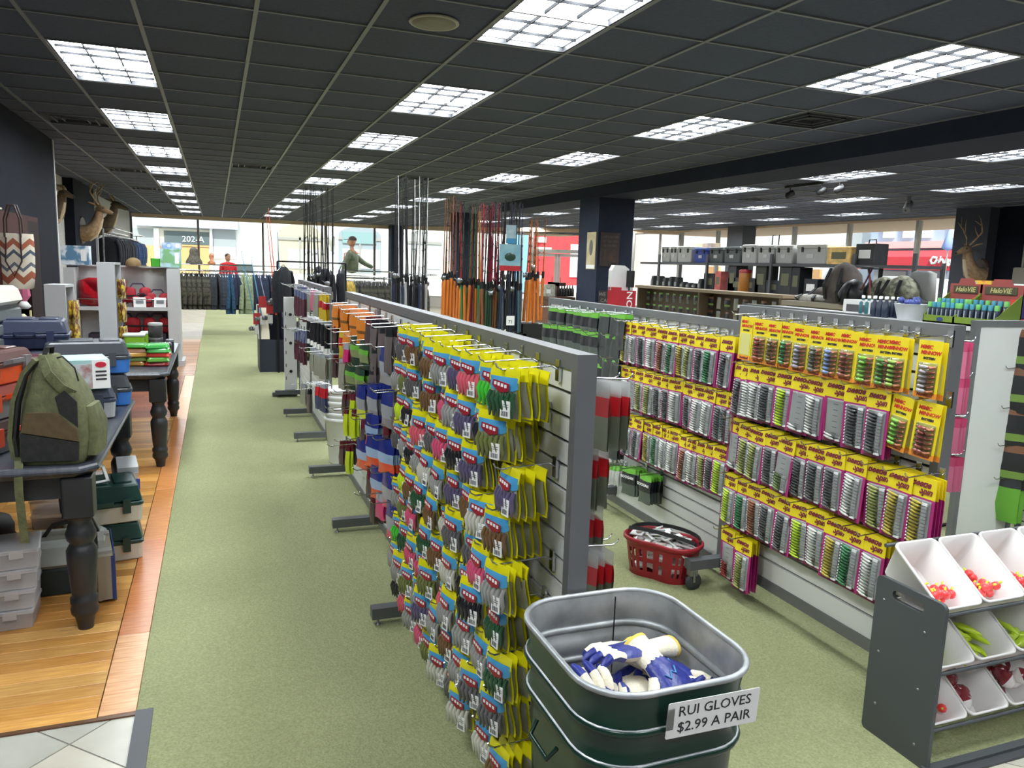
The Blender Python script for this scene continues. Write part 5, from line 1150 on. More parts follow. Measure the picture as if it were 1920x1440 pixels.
carton('white game carton with a round picture beside the dark wing wall', 143, 480, 12.3, 1.42, .34, .26, (216,222,226), (90,130,160))
carton('pale teal fish carton on top of the white shelf', 320, 480, 12.3, 1.42, .27, .26, (176,206,214), (120,170,120)); carton('blue carton lying on the fish carton', 322, 461, 12.35, 1.68, .26, .09, (120,150,196), (190,200,210))
t = thing('green_tub', 'bright green tub on top of the white shelf', 'tub', (P(292, 490, Y=12.3).x, 12.3, 1.42)); MB().rbox(0,0,0,.12,.12,.12,.02,.004,0,3,1.1).build('body', mat('tub_green', (70,170,50), .5), t)
# ---------------------------------------------------------------- cherry cabinet with tote bag
cherry = mat('cherry_wood', (52,22,20), .65, c2=(66,29,26), scale=4, stretch=(6,6,1), spec=.2); dkc = mat('cherry_dark', (34,16,16), .7, spec=.2)
cb_ = thing('cherry_cabinet', 'dark cherry cabinet with an open niche against the dark wall', 'cabinet', (-1.78, 0, 0))
cy0, cy1 = 5.5, 7.92; n0, n1 = P(36, 605, X=-1.45).y, P(62, 605, X=-1.45).y
MB().box(0,.02,cy0,cy1,0,1.88).box(0,.33,cy0,cy0+.04,0,1.88).box(0,.33,cy1-.04,cy1,0,1.88).box(0,.33,cy0+.04,cy1-.04,1.84,1.88).box(0,.33,cy0+.04,cy1-.04,0,.06).build('carcass', cherry, cb_)
MB().box(.31,.335,cy0+.04,n0,.06,1.84).build('door', cherry, cb_); MB().box(.31,.335,n1,cy1-.04,.06,1.84).build('door', dkc, cb_); MB().box(.31,.335,n0,n1,1.30,1.84).build('upper_door', cherry, cb_); MB().box(.31,.335,n0,n1,.06,.84).build('lower_door', cherry, cb_)
MB().box(.02,.36,n0,n1,.84,.865).build('niche_shelf', cherry, cb_); MB().box(.02,.03,n0,n1,.865,1.30).build('niche_back', dkc, cb_)
MB().lathe([(.012,-.01),(.014,.01)], 8).build('knob', steel, cb_, (.345, (n0+n1)/2, 1.36), (0,pi/2,0))
hat = thing('cream_hat', 'cream hat on top of the cherry cabinet', 'hat', (-1.6, 6.6, 1.882)); MB().lathe([(.17,0),(.17,.012),(.09,.02),(.085,.10),(.05,.12),(.01,.115)], 18).build('felt', mat('hat_cream', (170,160,140), .8), hat); MB().lathe([(.092,.02),(.09,.045)], 18, caps=False).build('band', black, hat)
tb = thing('tote_bag', 'canvas tote bag with southwest pattern hanging on the cherry cabinet', 'bag', P(30, 490, X=-1.36))
def tote_mat():
    m = bpy.data.materials.new('tote_pattern'); m.use_nodes = True; nt = m.node_tree; b = nt.nodes['Principled BSDF']; b.inputs['Roughness'].default_value = .9
    tc = nt.nodes.new('ShaderNodeTexCoord'); sp = nt.nodes.new('ShaderNodeSeparateXYZ'); nt.links.new(tc.outputs['Object'], sp.inputs[0])
    ab = nt.nodes.new('ShaderNodeMath'); ab.operation = 'PINGPONG'; ab.inputs[1].default_value = .05; nt.links.new(sp.outputs[0], ab.inputs[0])
    ad = nt.nodes.new('ShaderNodeMath'); ad.operation = 'ADD'; nt.links.new(ab.outputs[0], ad.inputs[0]); nt.links.new(sp.outputs[2], ad.inputs[1])
    mr = nt.nodes.new('ShaderNodeMapRange'); mr.inputs[1].default_value = -.2; mr.inputs[2].default_value = .25; nt.links.new(ad.outputs[0], mr.inputs[0])
    cr = nt.nodes.new('ShaderNodeValToRGB'); cr.color_ramp.interpolation = 'CONSTANT'; e = cr.color_ramp.elements; e[0].color = (*lin((206,196,176)), 1); e[1].position = .9; e[1].color = (*lin((214,206,190)), 1)
    for q, c in ((.18,(150,84,60)),(.30,(206,196,176)),(.38,(90,96,104)),(.44,(196,186,168)),(.58,(70,80,92)),(.64,(206,196,176)),(.72,(150,84,60)),(.82,(206,196,176))):
        z = e.new(q); z.color = (*lin(c), 1)
    nt.links.new(mr.outputs[0], cr.inputs[0]); nt.links.new(cr.outputs[0], b.inputs['Base Color']); return m
MB().loft([[(x*w, y*.05, z) for x, y in circ(1, 14)] for z, w in ((-.20,.09),(-.19,.105),(-.10,.118),(.05,.124),(.17,.122),(.2,.12))], 0, True).build('body', tote_mat(), tb)
for sy in (-.052, .03): MB().tube([(-.05,sy,.17),(-.048,sy,.30),(-.02,sy,.40),(.02,sy,.40),(.048,sy,.30),(.05,sy,.17)], .007, 5).build('strap', mat('leather_dark', (52,34,28), .6), tb)
MB().tube([(-.04,-.06,.17),(-.05,-.065,.0),(0,-.07,-.1),(.05,-.065,0),(.05,-.06,.17)], .006, 5).build('front_strap', MATS['leather_dark'], tb)
t = thing('pink_ornament', 'pink and white hanging ornament under the tote bag', 'ornament', P(43, 540, X=-1.40)); MB().loft([[(x*w, y*.02, z) for x, y in circ(1, 8)] for z, w in ((-.12,.01),(-.06,.05),(.04,.04),(.09,.01))], 0, True, False).build('tag', mat('pink_tag', (206,110,140), .4), t); MB().lathe([(.03,-.16),(.05,-.14),(.02,-.1)], 10).build('base', paper, t)
t = thing('cream_figurine', 'cream figurine on the dark cabinet shelf', 'figurine', (-1.50, P(44, 605, X=-1.50).y, .866))
MB().lathe([(.045,0),(.05,.02),(.025,.05),(.03,.09),(.05,.13),(.04,.18),(.012,.21)], 12).build('body', mat('cream_glaze', (226,214,176), .4), t); MB().box(.05,.062,-.01,.01,.02,.24).build('tag', mat('tag_yellow', (226,214,150), .5), t)
# ---------------------------------------------------------------- animal mounts
fur = mat('deer_fur', (142,116,88), .9, c2=(170,142,110), scale=18, bump=.4, bscale=120); furd = mat('deer_fur_dark', (84,70,54), .9, c2=(104,88,68), scale=18, bump=.4, bscale=120); pale = mat('deer_pale', (196,180,152), .9); horn = mat('antler', (150,126,96), .6, c2=(186,164,130), scale=20); plaq = mat('plaque_wood', (70,48,34), .45)
def mount(label, loc, rz, s=1.0, antlers=True, kind='deer', m=None, tilt=0):
    t = thing(f'{kind}_mount', label, 'trophy mount', loc, (0, 0, rz)); t.scale = (s, s, s); m = m or fur
    MB().loft([[(0, y*.19*k, z*.27*k-.12) for y, z in circ(1, 16)] for k in (1,)]+[[(.03, y*.17, z*.25-.12) for y, z in circ(1, 16)]], 0, True, False).build('plaque', plaq, t)
    pth = [(.02,0,-.17),(.10,0,-.16),(.20,0,-.10),(.27,0,.02),(.315,0,.14),(.335,0,.25)]
    b = MB().tube(pth, [.20,.195,.165,.125,.10,.085], 14, flat=.8)
    b.tube([(.29,0,.27),(.34,0,.30),(.42,0,.285),(.50,0,.25),(.56,0,.225),(.585,0,.215)], [.05,.085,.078,.052,.042,.025], 12, flat=.85)
    b.build('body', m, t)
    MB().ball((.585,0,.222), .024, .026, .02, 8, 5).build('nose', black, t)
    MB().tube([(.14,0,-.30),(.24,0,-.2),(.33,0,-.04),(.385,0,.12)], [.03,.06,.05,.03], 8, flat=.9).build('throat', pale, t)
    for sy in (-1, 1):
        MB().ball((.425,sy*.066,.308), .014, nu=8, nv=5).build('eye', black, t)
        if kind == 'ram':
            pts = [(.33+.02*math.cos(a)-.13*(1-math.cos(a))*.9, sy*(.05+.055*a/2.2), .34+.12*math.sin(a)-.05*a/2) for a in [5.0*i/14 for i in range(15)]]
            MB().tube(pts, [.045-.0026*i for i in range(15)], 8).build('horn', horn, t)
        else:
            MB().tube([(.31,sy*.06,.34),(.27,sy*.13,.38),(.235,sy*.19,.40),(.22,sy*.215,.405)], [.02,.045,.032,.006], 8, flat=.35).build('ear', m, t)
        if antlers:
            an = MB().tube([(.34,sy*.04,.37),(.28,sy*.10,.48),(.25,sy*.19,.60),(.32,sy*.24,.72),(.44,sy*.20,.80)], [.018,.016,.014,.011,.004], 7)
            an.tube([(.27,sy*.14,.53),(.34,sy*.14,.62),(.36,sy*.13,.70)], [.012,.008,.003], 6).tube([(.25,sy*.20,.61),(.27,sy*.19,.74),(.29,sy*.17,.84)], [.012,.008,.003], 6).tube([(.32,sy*.24,.72),(.34,sy*.22,.82),(.37,sy*.2,.90)], [.010,.007,.003], 6)
            an.build('antler', horn, t)
    return t
mount('bighorn ram head mounted first on the white wall panel', (XL+.05, 14.7, 2.28), rad(-30), .85, False, 'ram', furd)
mount('slender antlered deer head second along the white wall', (XL+.22, 16.9, 2.12), rad(-12), 1.0)
mount('deer head with wide dark antlers above the hanging jackets', (XL+.05, 20.4, 2.36), rad(-8), 1.15, True, 'deer', furd)
q = P(1838, 500, X=13.0); mount('whitetail deer head with tall antlers above the lure display', (13.02, q.y, 1.86), rad(172), .98)
# ---------------------------------------------------------------- clothing
def gar_mesh(long_=.72, sleeves=True):
    m = MB()
    pr = [(.0,.05,.03),(-.02,.10,.045),(-.06,.21,.05),(-.12,.235,.055),(-.30,.225,.06),(-.5,.235,.065),(-long_,.25,.06)]
    m.loft([[(y*d_, x*w+.012*math.sin(14*z+5*x), z) for x, y in circ(1, 12)] for z, w, d_ in [(p[0], p[1], p[2]) for p in pr]], 0, True)
    if sleeves:
        for s in (-1, 1): m.tube([(0,s*.19,-.07),(0,s*.25,-.2),(.01,s*.255,-.42),(.0,s*.24,-.62)], [.055,.06,.055,.045], 8, flat=.7)
    return m.mesh('garment', cloth)
GM = gar_mesh(); GMS = gar_mesh(.62)
hang_me = MB().tube([(0,-.20,-.06),(0,-.02,.02),(0,.02,.02),(0,.20,-.06)], .006, 5).tube([(0,0,.02),(0,0,.06),(0,.02,.085),(0,.03,.065)], .003, 5).mesh('hanger', chrome)
camo = mat('camo_cloth', (38,38,34), .9, c2=(80,77,66), scale=14, ramp=(.42,.58)); GMC = gar_mesh(); GMC.materials.clear(); GMC.materials.append(camo)
def garment(label, x, y, z, rz, c, grp, cam=False, s=1.0, me=None):
    o = put('jacket', me or (GMC if cam else GM), None, (x, y, z), (0, 0, rz), c, (1, 1, s)); tag(o, label, 'jacket', grp); put('hanger', hang_me, o); return o
def rackbar(label, x0, y0, x1, y1, z, leg=True):
    t = thing('clothing_rack', label, 'clothing rack', (0,0,0), 0, 'chrome clothing racks'); d_ = V((x1-x0, y1-y0, 0)).normalized(); n = V((-d_.y, d_.x, 0))
    MB().tube([(x0,y0,z),(x1,y1,z)], .016, 8).build('bar', chrome, t)
    for k in (-1, 1): MB().tube([V((x0,y0,z+.12))+n*.22*k, V((x1,y1,z+.12))+n*.22*k], .012, 6).build('shelf_rail', chrome, t)
    for (x, y) in ((x0,y0),(x1,y1)):
        MB().tube([(x,y,0),(x,y,z+.12)], .018, 8).tube([V((x,y,z+.12))-n*.22, V((x,y,z+.12))+n*.22], .012, 6).build('upright', chrome, t); MB().tube([V((x,y,.02))-n*.3, V((x,y,.02))+n*.3], .018, 6).build('foot', chrome, t)
    return t
a, b = P(336, 520, Y=17.0), P(528, 520, Y=17.0)
rackbar('long chrome rack of dark, teal and sage shirts before the front window', a.x, 17, b.x, 17, 1.30)
cols = [('camo',None)]*9+[('charcoal',(52,56,64))]*3+[('slate',(58,66,80))]*2+[('teal blue',(44,82,112))]*2+[('navy',(36,44,70))]*2+[('sage green',(150,164,130))]*4+[('navy',(38,48,72))]*5+[('dark blue',(34,46,66))]*4
for i, (cn_, c) in enumerate(cols):
    x = a.x+.06+(b.x-a.x-.12)*i/(len(cols)-1)
    garment(f'{cn_} shirt on the long front rack, {ORD[i] if i < 20 else "number %d" % (i+1)} from the white shelf', x, 17.0, 1.24, rad(random.uniform(-14,14)), c, 'shirts on the long front rack', c is None, 1.12 if 'sage' in cn_ or 'teal' in cn_ else 1.0)
# hooded camo figure-shaped bag and small goods on the rack
t = thing('camo_hood', 'hooded camo ghillie top standing on the front rack', 'jacket', P(364, 494, Y=16.9)); t.location.z = 1.43
MB().lathe([(.16,0),(.15,.06),(.10,.14),(.08,.2),(.085,.25),(.06,.31),(.02,.33)], 14).build('body', mat('ghillie', (70,66,58), .95, c2=(100,96,84), scale=30, bump=.6), t)
t = thing('copper_ornament', 'small copper coloured statuette on the front rack', 'statuette', P(397, 496, Y=17.0)); t.location.z = 1.43; MB().lathe([(.07,0),(.08,.03),(.03,.08),(.05,.16),(.03,.22),(.01,.24)], 10).build('body', mat('copper', (196,130,96), .4, .3), t)
# left wall jackets
rackbar('wall rack of dark jackets under the deer heads', -2.25, 18.9, -2.25, 26.5, 2.0)
for i in range(17):
    c = (34,36,42) if i < 9 else (42,66,104) if i < 14 else (60,86,118)
    garment(f'{"black" if i < 9 else "blue"} jacket on the wall rack, {ORD[i]} from the dark pilaster', -2.2, 19.1+.42*i, 1.94, rad(90+random.uniform(-20,20)), c, 'jackets under the deer heads')
t = thing('cap', 'tan cap on the white shelf unit before the jackets', 'cap', (P(250, 492, Y=12.4).x, 12.4, 1.42)); MB().lathe([(.10,0),(.105,.03),(.09,.08),(.05,.11),(.01,.12)], 14).build('crown', mat('cap_tan', (136,112,76), .8), t); MB().loft([[(x*.09+.1, y*.075, z) for x, y in circ(1, 12)] for z in (.0,.008)], 0, True).build('brim', MATS['cap_tan'], t)
# camo racks in the middle
a, b = P(640, 525, Y=13.6), P(722, 525, Y=13.6); rackbar('chrome rack of yellow and camo shirts behind the bag wall', a.x, 13.6, b.x+.1, 13.6, 1.30)
for i in range(14):
    x = a.x+(b.x-a.x)*i/13; garment(f'{"mustard yellow" if i < 4 else "dark camo"} shirt, {ORD[i]} on the middle rack', x, 13.6, 1.24, rad(random.uniform(-12,12)), (190,160,70), 'shirts on the middle rack', i >= 4)
t = thing('white_carton', 'white panel box beside the mustard shirts', 'box', (P(628, 550, Y=13.2).x, 13.2, 0)); MB().box(-.14,.14,-.1,.1,0,1.16).build('box', white_lam, t)
a, b = P(782, 530, Y=12.5), P(806, 530, Y=12.5); rackbar('short chrome rack of camo coats among the rods', a.x, 12.5, b.x, 12.9, 1.28)
for i in range(5): garment(f'camo coat, {ORD[i]} on the short rack among the rods', a.x+(b.x-a.x)*i/4, 12.5+.1*i, 1.22, rad(random.uniform(-10,10)), None, 'coats among the rods', True)
for i, (x, y) in enumerate(((531,500),(598,500),(608,503),(616,506),(640,505))):
    p = P(x, y, Y=11.2); garment(f'black vest hanging at the rods, {ORD[i]} from the orange rod', p.x, 11.2, p.z, rad(random.uniform(-30,30)), (30,32,40), 'black vests at the rods', me=GMS)
t = thing('vest_rail', 'dark rail carrying the black vests beside the rods', 'rail', (0, 11.2, 0)); a, b = P(520, 498, Y=11.2), P(648, 502, Y=11.2); MB().tube([(a.x,0,a.z+.06),(b.x,0,b.z+.06)], .012, 6).build('bar', dk_metal, t)
for x in (a.x, b.x): MB().tube([(x,0,0),(x,0,a.z+.06)], .015, 6).build('upright', dk_metal, t)
# ---------------------------------------------------------------- figures
skinm = mat('skin', (176,128,100), .6)
def fig(name, joints, edges, m, parent, sub=1):
    me = bpy.data.meshes.new(name); me.from_pydata([j[:3] for j in joints], edges, []); me.materials.append(m)
    o = put(name, me, parent); md = o.modifiers.new('skin', 'SKIN'); md.use_smooth_shade = True
    for i, j in enumerate(joints):
        r_ = j[3] if isinstance(j[3], (tuple, list)) else (j[3], j[3]); me.skin_vertices[0].data[i].radius = r_
    me.skin_vertices[0].data[0].use_root = True
    sb = o.modifiers.new('sub', 'SUBSURF'); sb.levels = sub; sb.render_levels = sub; return o
def head(t, z, hair, capc=None, y=0, brim=1):
    h_ = MB().loft([[(.075*w*math.cos(a), .095*w*math.sin(a)+y+.012*(1 if k in (2,3) else 0), z+.115*(-math.cos(pi*k/8))) for a in [2*pi*i/12 for i in range(12)]] for k, w in ((0,.15),(1,.55),(2,.8),(3,.95),(4,1),(5,1),(6,.92),(7,.62),(8,.12))], 0, True)
    h_.ball((0,.10+y,z-.012), .014, .02, .02, 6, 4); 
    for s in (-1, 1): h_.ball((s*.076,.0+y,z-.005), .012, .02, .03, 6, 4)
    o = h_.build('head', skinm, t)
    for s in (-1, 1): MB().ball((s*.03,.088+y,z+.018), .011, .008, .007, 6, 4).build('eye', dark_ink, o)
    MB().box(-.022,.022,.088+y,.094+y,z-.052,-.046+z).build('mouth', mat('lip', (140,80,72), .6), o)
    MB().loft([[(.082*w*math.cos(a), .10*w*math.sin(a)+y-.012, z+.03+.1*k/5) for a in [2*pi*i/12 for i in range(12)]] for k, w in ((0,1.0),(1,1.02),(2,1),(3,.9),(4,.66),(5,.2))], 0, True).build('hair' if not capc else 'cap', capc or hair, t)
    if capc: MB().loft([[(.07*math.cos(a), .07*math.sin(a)+.13*brim+y, zz) for a in [2*pi*i/12 for i in range(12)]] for zz in (z+.045, z+.053)], 0, True).build('cap_brim', capc, t)
def person(label, loc, rz, top, legm_, arms, capc=None, hz=1.56):
    t = thing('person', label, 'person', loc, rz)
    J = [(0,0,.92,.14),(0,0,1.1,.13),(0,.0,1.3,.15),(0,0,1.42,.07),(0,.01,1.5,.05)]
    fig('body', [(0,0,.95,.12),(0,0,1.25,.12),(0,0,1.42,.06),(0,.01,1.52,.05),(-.1,0,.5,.07),(-.1,-.01,.08,.045),(-.1,.1,.04,.04),(.1,0,.5,.07),(.1,-.01,.08,.045),(.1,.1,.04,.04)], [(0,1),(1,2),(2,3),(0,4),(4,5),(5,6),(0,7),(7,8),(8,9)], skinm, t)
    fig('jacket', [(0,0,.88,.17),(0,0,1.1,.165),(0,0,1.32,.165),(0,-.01,1.43,.08)]+[(sx*a[0], a[1], a[2], a[3]) for sx in (-1, 1) for a in arms], [(0,1),(1,2),(2,3),(2,4),(4,5),(5,6),(2,4+len(arms)),(4+len(arms),5+len(arms)),(5+len(arms),6+len(arms))], top, t)
    fig('trousers', [(0,0,.93,.165),(-.1,0,.52,.09),(-.1,-.01,.10,.075),(.1,0,.52,.09),(.1,-.01,.10,.075)], [(0,1),(1,2),(0,3),(3,4)], legm_, t)
    for sx in (-1, 1):
        e = arms[-1]; hd = MB().ball((sx*e[0]*.9, e[1]+.03, e[2]+.04), .035, .03, .05, 8, 5)
        for k in range(4): hd.tube([(sx*(e[0]*.9-.02)+.012*k*sx, e[1]+.04, e[2]+.07), (sx*(e[0]*.9-.02)+.012*k*sx, e[1]+.06, e[2]+.12-.006*abs(k-1)), (sx*(e[0]*.9-.02)+.012*k*sx, e[1]+.09, e[2]+.125)], .009, 5)
        hd.tube([(sx*e[0]*.7, e[1]+.03, e[2]+.03), (sx*e[0]*.6, e[1]+.06, e[2]+.07)], .01, 5).build('hand', skinm, t)
    head(t, hz, mat('hair_dark', (50,40,34), .8), capc); return t
hood = mat('hoodie_white', (206,206,202), .9); dkt = mat('trouser_dark', (60,62,70), .9)
p = Pw(1008, 560); person('person in a pale hooded jacket and cap standing by the glass doors', (p.x-1.2, p.y-2.4, .003), rad(-75), hood, dkt, [(.21,.02,1.32,.075),(.22,.06,1.06,.065),(.10,.24,1.32,.05)], mat('cap_pale', (214,196,186), .8), 1.54)
p = P(427, 485, Y=26.5); person('person in a red shirt seen over the front clothing rack', (p.x, 26.5, .003), rad(200), mat('shirt_red', (190,34,44), .9), dkt, [(.21,.02,1.32,.075),(.24,.02,1.05,.06),(.22,.12,.85,.045)], None, 1.56)
mq = P(660, 514, Y=18.6); t = thing('mannequin', 'mannequin torso in an olive camo shirt and dark cap on a rack', 'mannequin', (mq.x, 18.6, mq.z-.02), rad(70))
olc = mat('mannequin_shirt', (84,92,74), .9, c2=(104,110,90), scale=12)
fig('shirt', [(0,0,.02,.17),(0,0,.25,.17),(0,0,.47,.16),(0,.0,.60,.07),(-.22,.02,.48,.075),(-.30,.12,.25,.065),(-.34,.22,.05,.05),(.22,-.03,.46,.075),(.32,-.2,.30,.065),(.34,-.45,.18,.05)], [(0,1),(1,2),(2,3),(2,4),(4,5),(5,6),(2,7),(7,8),(8,9)], olc, t)
fig('torso', [(0,0,.05,.1),(0,0,.45,.1),(0,.0,.62,.05),(0,.01,.70,.05)], [(0,1),(1,2),(2,3)], skinm, t)
head(t, .78, None, mat('cap_dark', (60,52,46), .8)); MB().box(-.06,.06,.16,.19,.2,.42).build('orange_patch', mat('patch_orange', (214,96,60), .8), t)
for sx in (-.09, .09): MB().strap([(sx,.17,.2),(sx,.16,.5),(sx,0,.58),(sx,-.16,.5)], .05, .01, side=(1,0,0)).build('harness_strap', MATS['patch_orange'], t)
a, b = P(635, 520, Y=18.6), P(720, 520, Y=18.6); rackbar('chrome rack carrying the mannequin torso', a.x, 18.6, b.x, 18.6, mq.z-.16)
for i in range(8): garment(f'dark shirt under the mannequin, {ORD[i]} along its rack', a.x+.1+(b.x-a.x-.2)*i/7, 18.6, mq.z-.22, rad(random.uniform(-12,12)), (40,44,46), 'shirts under the mannequin')
# ---------------------------------------------------------------- fishing rods
def rod_mesh(L_):
    blank = MB().tube([(0,0,.02),(0,0,.5),(0,0,L_)], [.012,.0095,.004], 6).mesh('fishing_rod', tint)
    gu = MB()
    for k in range(6): z = .7+(L_-.75)*k/5; gu.tube([(-.006,0,z),(-.03+.002*k,0,z+.012),(-.006,0,z+.024)], .004, 4)
    return blank, MB().lathe([(.018,0),(.02,.02),(.017,.05),(.018,.42),(.021,.46),(.014,.50)], 8).mesh('grip', tint), gu.mesh('guides', dk_metal), MB().lathe([(.017,.50),(.017,.58)], 8).mesh('reel_seat', black)
RM = {L_: rod_mesh(L_) for L_ in (1.2, 1.5, 1.8, 2.4)}
reel_me = [MB().lathe([(.006,-.03),(.03,-.03),(.034,-.02),(.026,-.01),(.026,.015),(.034,.02),(.03,.03),(.006,.032)], 12).mesh('spool', steel), MB().box(-.03,-.012,-.012,.012,-.02,.03).box(-.02,.0,-.02,.02,-.03,.0).tube([(0,.03,0),(.0,.06,.02),(.02,.08,.03)], .005, 5).mesh('reel_body', mat('reel_grey', (90,92,96), .3))]
def rod(label, x, y, z, L_, lean, c, gc, grp, reel=False, rz=0):
    bl, gr, gu, rs = RM[L_]; o = put('fishing_rod', bl, None, (x, y, z), (lean[0], lean[1], rz), c); tag(o, label, 'fishing rod', grp)
    put('grip', gr, o, color=gc); stuff(put('guides', gu, o)); put('reel_seat', rs, o)
    if reel:
        rr_ = put('reel', reel_me[1], o, (-.04, 0, .45+random.uniform(0,.2))); put('spool', reel_me[0], rr_, (-.02, 0, 0), (0, pi/2, 0))
    return o
BK, ORG, WHT, RED, GRN, BRN, NVY, BURG = (26,27,30), (206,118,44), (214,214,210), (170,30,44), (40,130,80), (120,74,44), (36,44,70), (120,28,60)
CORK = (196,140,84)
clusters = [ # name, px range, floor Y, count, z0, L, blank, grip choices
 ('at the black vests', 566, 628, 10.8, 16, .72, 1.8, [BK], [BK, BK, NVY]),
 ('in the central rack', 738, 800, 9.6, 20, .80, 1.8, [BK, BK, BK, BK, (190,190,188)], [BK, (170,170,168), NVY, BK]),
 ('in the orange rack', 828, 852, 9.4, 8, .88, 1.5, [BRN, (150,80,60)], [ORG]),
 ('before the second pillar', 856, 900, 9.2, 17, .80, 1.5, [BRN, (60,110,70), RED, BK], [ORG, BRN, GRN, BURG, ORG, (70,74,80)]),
 ('in the burgundy rack', 900, 932, 8.8, 14, .78, 1.5, [RED, BURG, BK, (150,60,70)], [BURG, RED, (40,70,50), BRN]),
 ('in the sleeved rack', 934, 974, 8.6, 20, .80, 1.5, [BK, BK, NVY, (60,64,70)], [BK, (70,74,80), NVY, (60,90,100)]),
 ('with orange grips by the counter', 982, 1012, 8.6, 9, .92, 1.2, [(170,100,50)], [ORG]),
]
for nm, x0, x1, Y, n, z0, L_, bc_, gc_ in clusters:
    p0, p1 = P(x0, 560, Y=Y), P(x1, 560, Y=Y)
    rk = thing('rod_rack', f'black floor rack holding the rods {nm}', 'rod rack', (0, Y, 0), 0, 'floor rod racks')
    MB().box(p0.x-.06, p1.x+.06, -.17, .17, 0, .10).box(p0.x-.06, p1.x+.06, -.15, .15, .72, .75).build('tray', black, rk)
    for x in (p0.x-.05, p1.x+.05): MB().box(x-.015, x+.015, -.15, .15, 0, .75).build('end_panel', black, rk)
    for i in range(n):
        x = p0.x+(p1.x-p0.x)*(i+.5)/n; yy = Y+(-.09, .09)[i % 2]+random.uniform(-.02,.02)
        rod(f'{"slim" if i % 2 else "tall"} fishing rod {nm}, {ORD[i]} across', x, yy, z0+.006+random.uniform(0,.05), L_, (rad(random.uniform(-1.5,1.5)), rad(random.uniform(-2.5,2.5))), random.choice(bc_), random.choice(gc_), f'rods {nm}', i % 5 == 2, rad(random.uniform(0,360)))
    MB().box(p0.x-.05, p1.x+.05, -.14, .14, .10, z0+.005).build('butt_rest', black, rk)
# packaged rod cards
for i, (x, y0, y1, c) in enumerate(((959,422,457,(206,214,220)),(957,458,508,(150,190,200)))):
    a, b = P(x, y0, Y=8.44), P(x, y1, Y=8.44); t = thing('rod_card', ['narrow white and blue card on the sleeved rods','wide picture card with a red foot on the sleeved rods'][i], 'card', (a.x, 8.44, b.z)); w = .06+.07*i
    MB().box(-w,w,-.006,.006,0,a.z-b.z).build('card', mat(f'rodcard{i}', c, .5, c2=(110,160,180), scale=5), t); MB().box(-w,w,-.009,-.006,0,.06).build('foot_band', mat('band_red', (180,30,44), .5) if i else bagblue, t)
    if i: MB().ball((0,-.008,.16), .07, .004, .05, 10, 5).build('fish_print', dgreen, t)
t = thing('tag_card', 'white price tag hung low on the sleeved rods', 'tag', P(957, 602, Y=8.42)); MB().box(-.05,.05,-.003,.003,-.05,.06).build('card', paper, t); lettering('71', .06, dark_ink, t, (0,-.004,-.01), (pi/2,0,0))
# long single poles
for i, (x, yt, Y, c) in enumerate(((917,386,8.9,(170,26,50)),(897,396,9.2,(196,140,60)),(1000,520,8.5,(190,110,50)))):
    if i == 2: continue
    b = P(x, 600, Y=Y); tp = P(x+2, yt, Y=Y); t = thing('crappie_pole', ['long crimson pole rising above the burgundy rack','long tan pole rising beside the second pillar'][i], 'fishing pole', (b.x, Y, .3)); MB().tube([(0,0,0),(0,0,1.2),(tp.x-b.x,0,tp.z-.3)], [.02,.017,.010], 7).build('blank', mat(f'pole{i}', c, .35), t); MB().lathe([(.022,0),(.022,.3)], 8).build('grip', black, t)
# dark stepped rod stand at the aisle
st = thing('rod_stand', 'navy stepped rod stand at the end of the aisle', 'rod rack', (0, 11.6, 0)); a, b = P(485, 692, Z=0), P(533, 692, Z=0)
stm = mat('stand_navy', (36,42,58), .5)
pf = [(-.35,0),(.25,0),(.25,.92),(.05,.92),(-.12,.70),(-.22,.66),(-.35,.48)]
for x in (a.x, b.x-.02): MB().loft([[(x, y, z) for y, z in pf], [(x+.02, y, z) for y, z in pf]], 0, True, False).build('side_panel', stm, st)
MB().box(a.x+.02, b.x-.02, -.34, -.32, 0, .46).box(a.x+.02, b.x-.02, .23, .25, 0, .90).box(a.x+.02, b.x-.02, -.32, .23, .05, .07).build('carcass', stm, st)
for i in range(4): MB().loft([[(a.x-.01,-.33+.14*i,.47+.11*i),(a.x-.01,-.22+.14*i,.47+.11*i),(a.x-.01,-.24+.14*i,.60+.11*i)], [(a.x+.14,-.33+.14*i,.47+.11*i),(a.x+.14,-.22+.14*i,.47+.11*i),(a.x+.14,-.24+.14*i,.60+.11*i)]], 0, True, False).build('cream_bracket', mat('bracket_cream', (214,206,178), .5), st)
for i, (px, py, tx, ty, c) in enumerate(((482,618,452,470,(60,130,160)),(492,600,470,480,(80,140,170)),(506,598,484,505,(140,140,170)),(516,570,499,400,(226,84,40)),(520,566,503,390,(214,70,40)),(526,560,520,430,(40,90,150)))):
    b_, t_ = P(px, py, Y=11.5), P(tx, ty, Y=11.7); t = thing('combo_rod', f'{["teal","pale teal","lilac","orange","red-orange","blue"][i]} rod with reel leaning from the navy stand', 'fishing rod', (b_.x, b_.y, b_.z), 0, 'rods on the navy stand')
    dv = t_-b_; MB().tube([V((0,0,0))-dv*.12, (0,0,0), dv], [.014,.012,.004], 6).build('blank', mat(f'combo{i}', c, .35), t)
    r0 = put('reel', reel_me[1], t, (-.05, -.05, .02), (0,0,.6)); put('spool', reel_me[0], r0, (-.03,0,0), (0,pi/2,0))
    if i in (0, 1, 3, 2): MB().box(-.05,.05,-.06,-.05,.08+.1*(i%2),.24+.1*(i%2),0).build('hang_tag', mat('hangtag_red', (196,56,62), .5), t); MB().box(-.035,.035,-.062,-.052,-.06,.06).build('white_tag', paper, t)
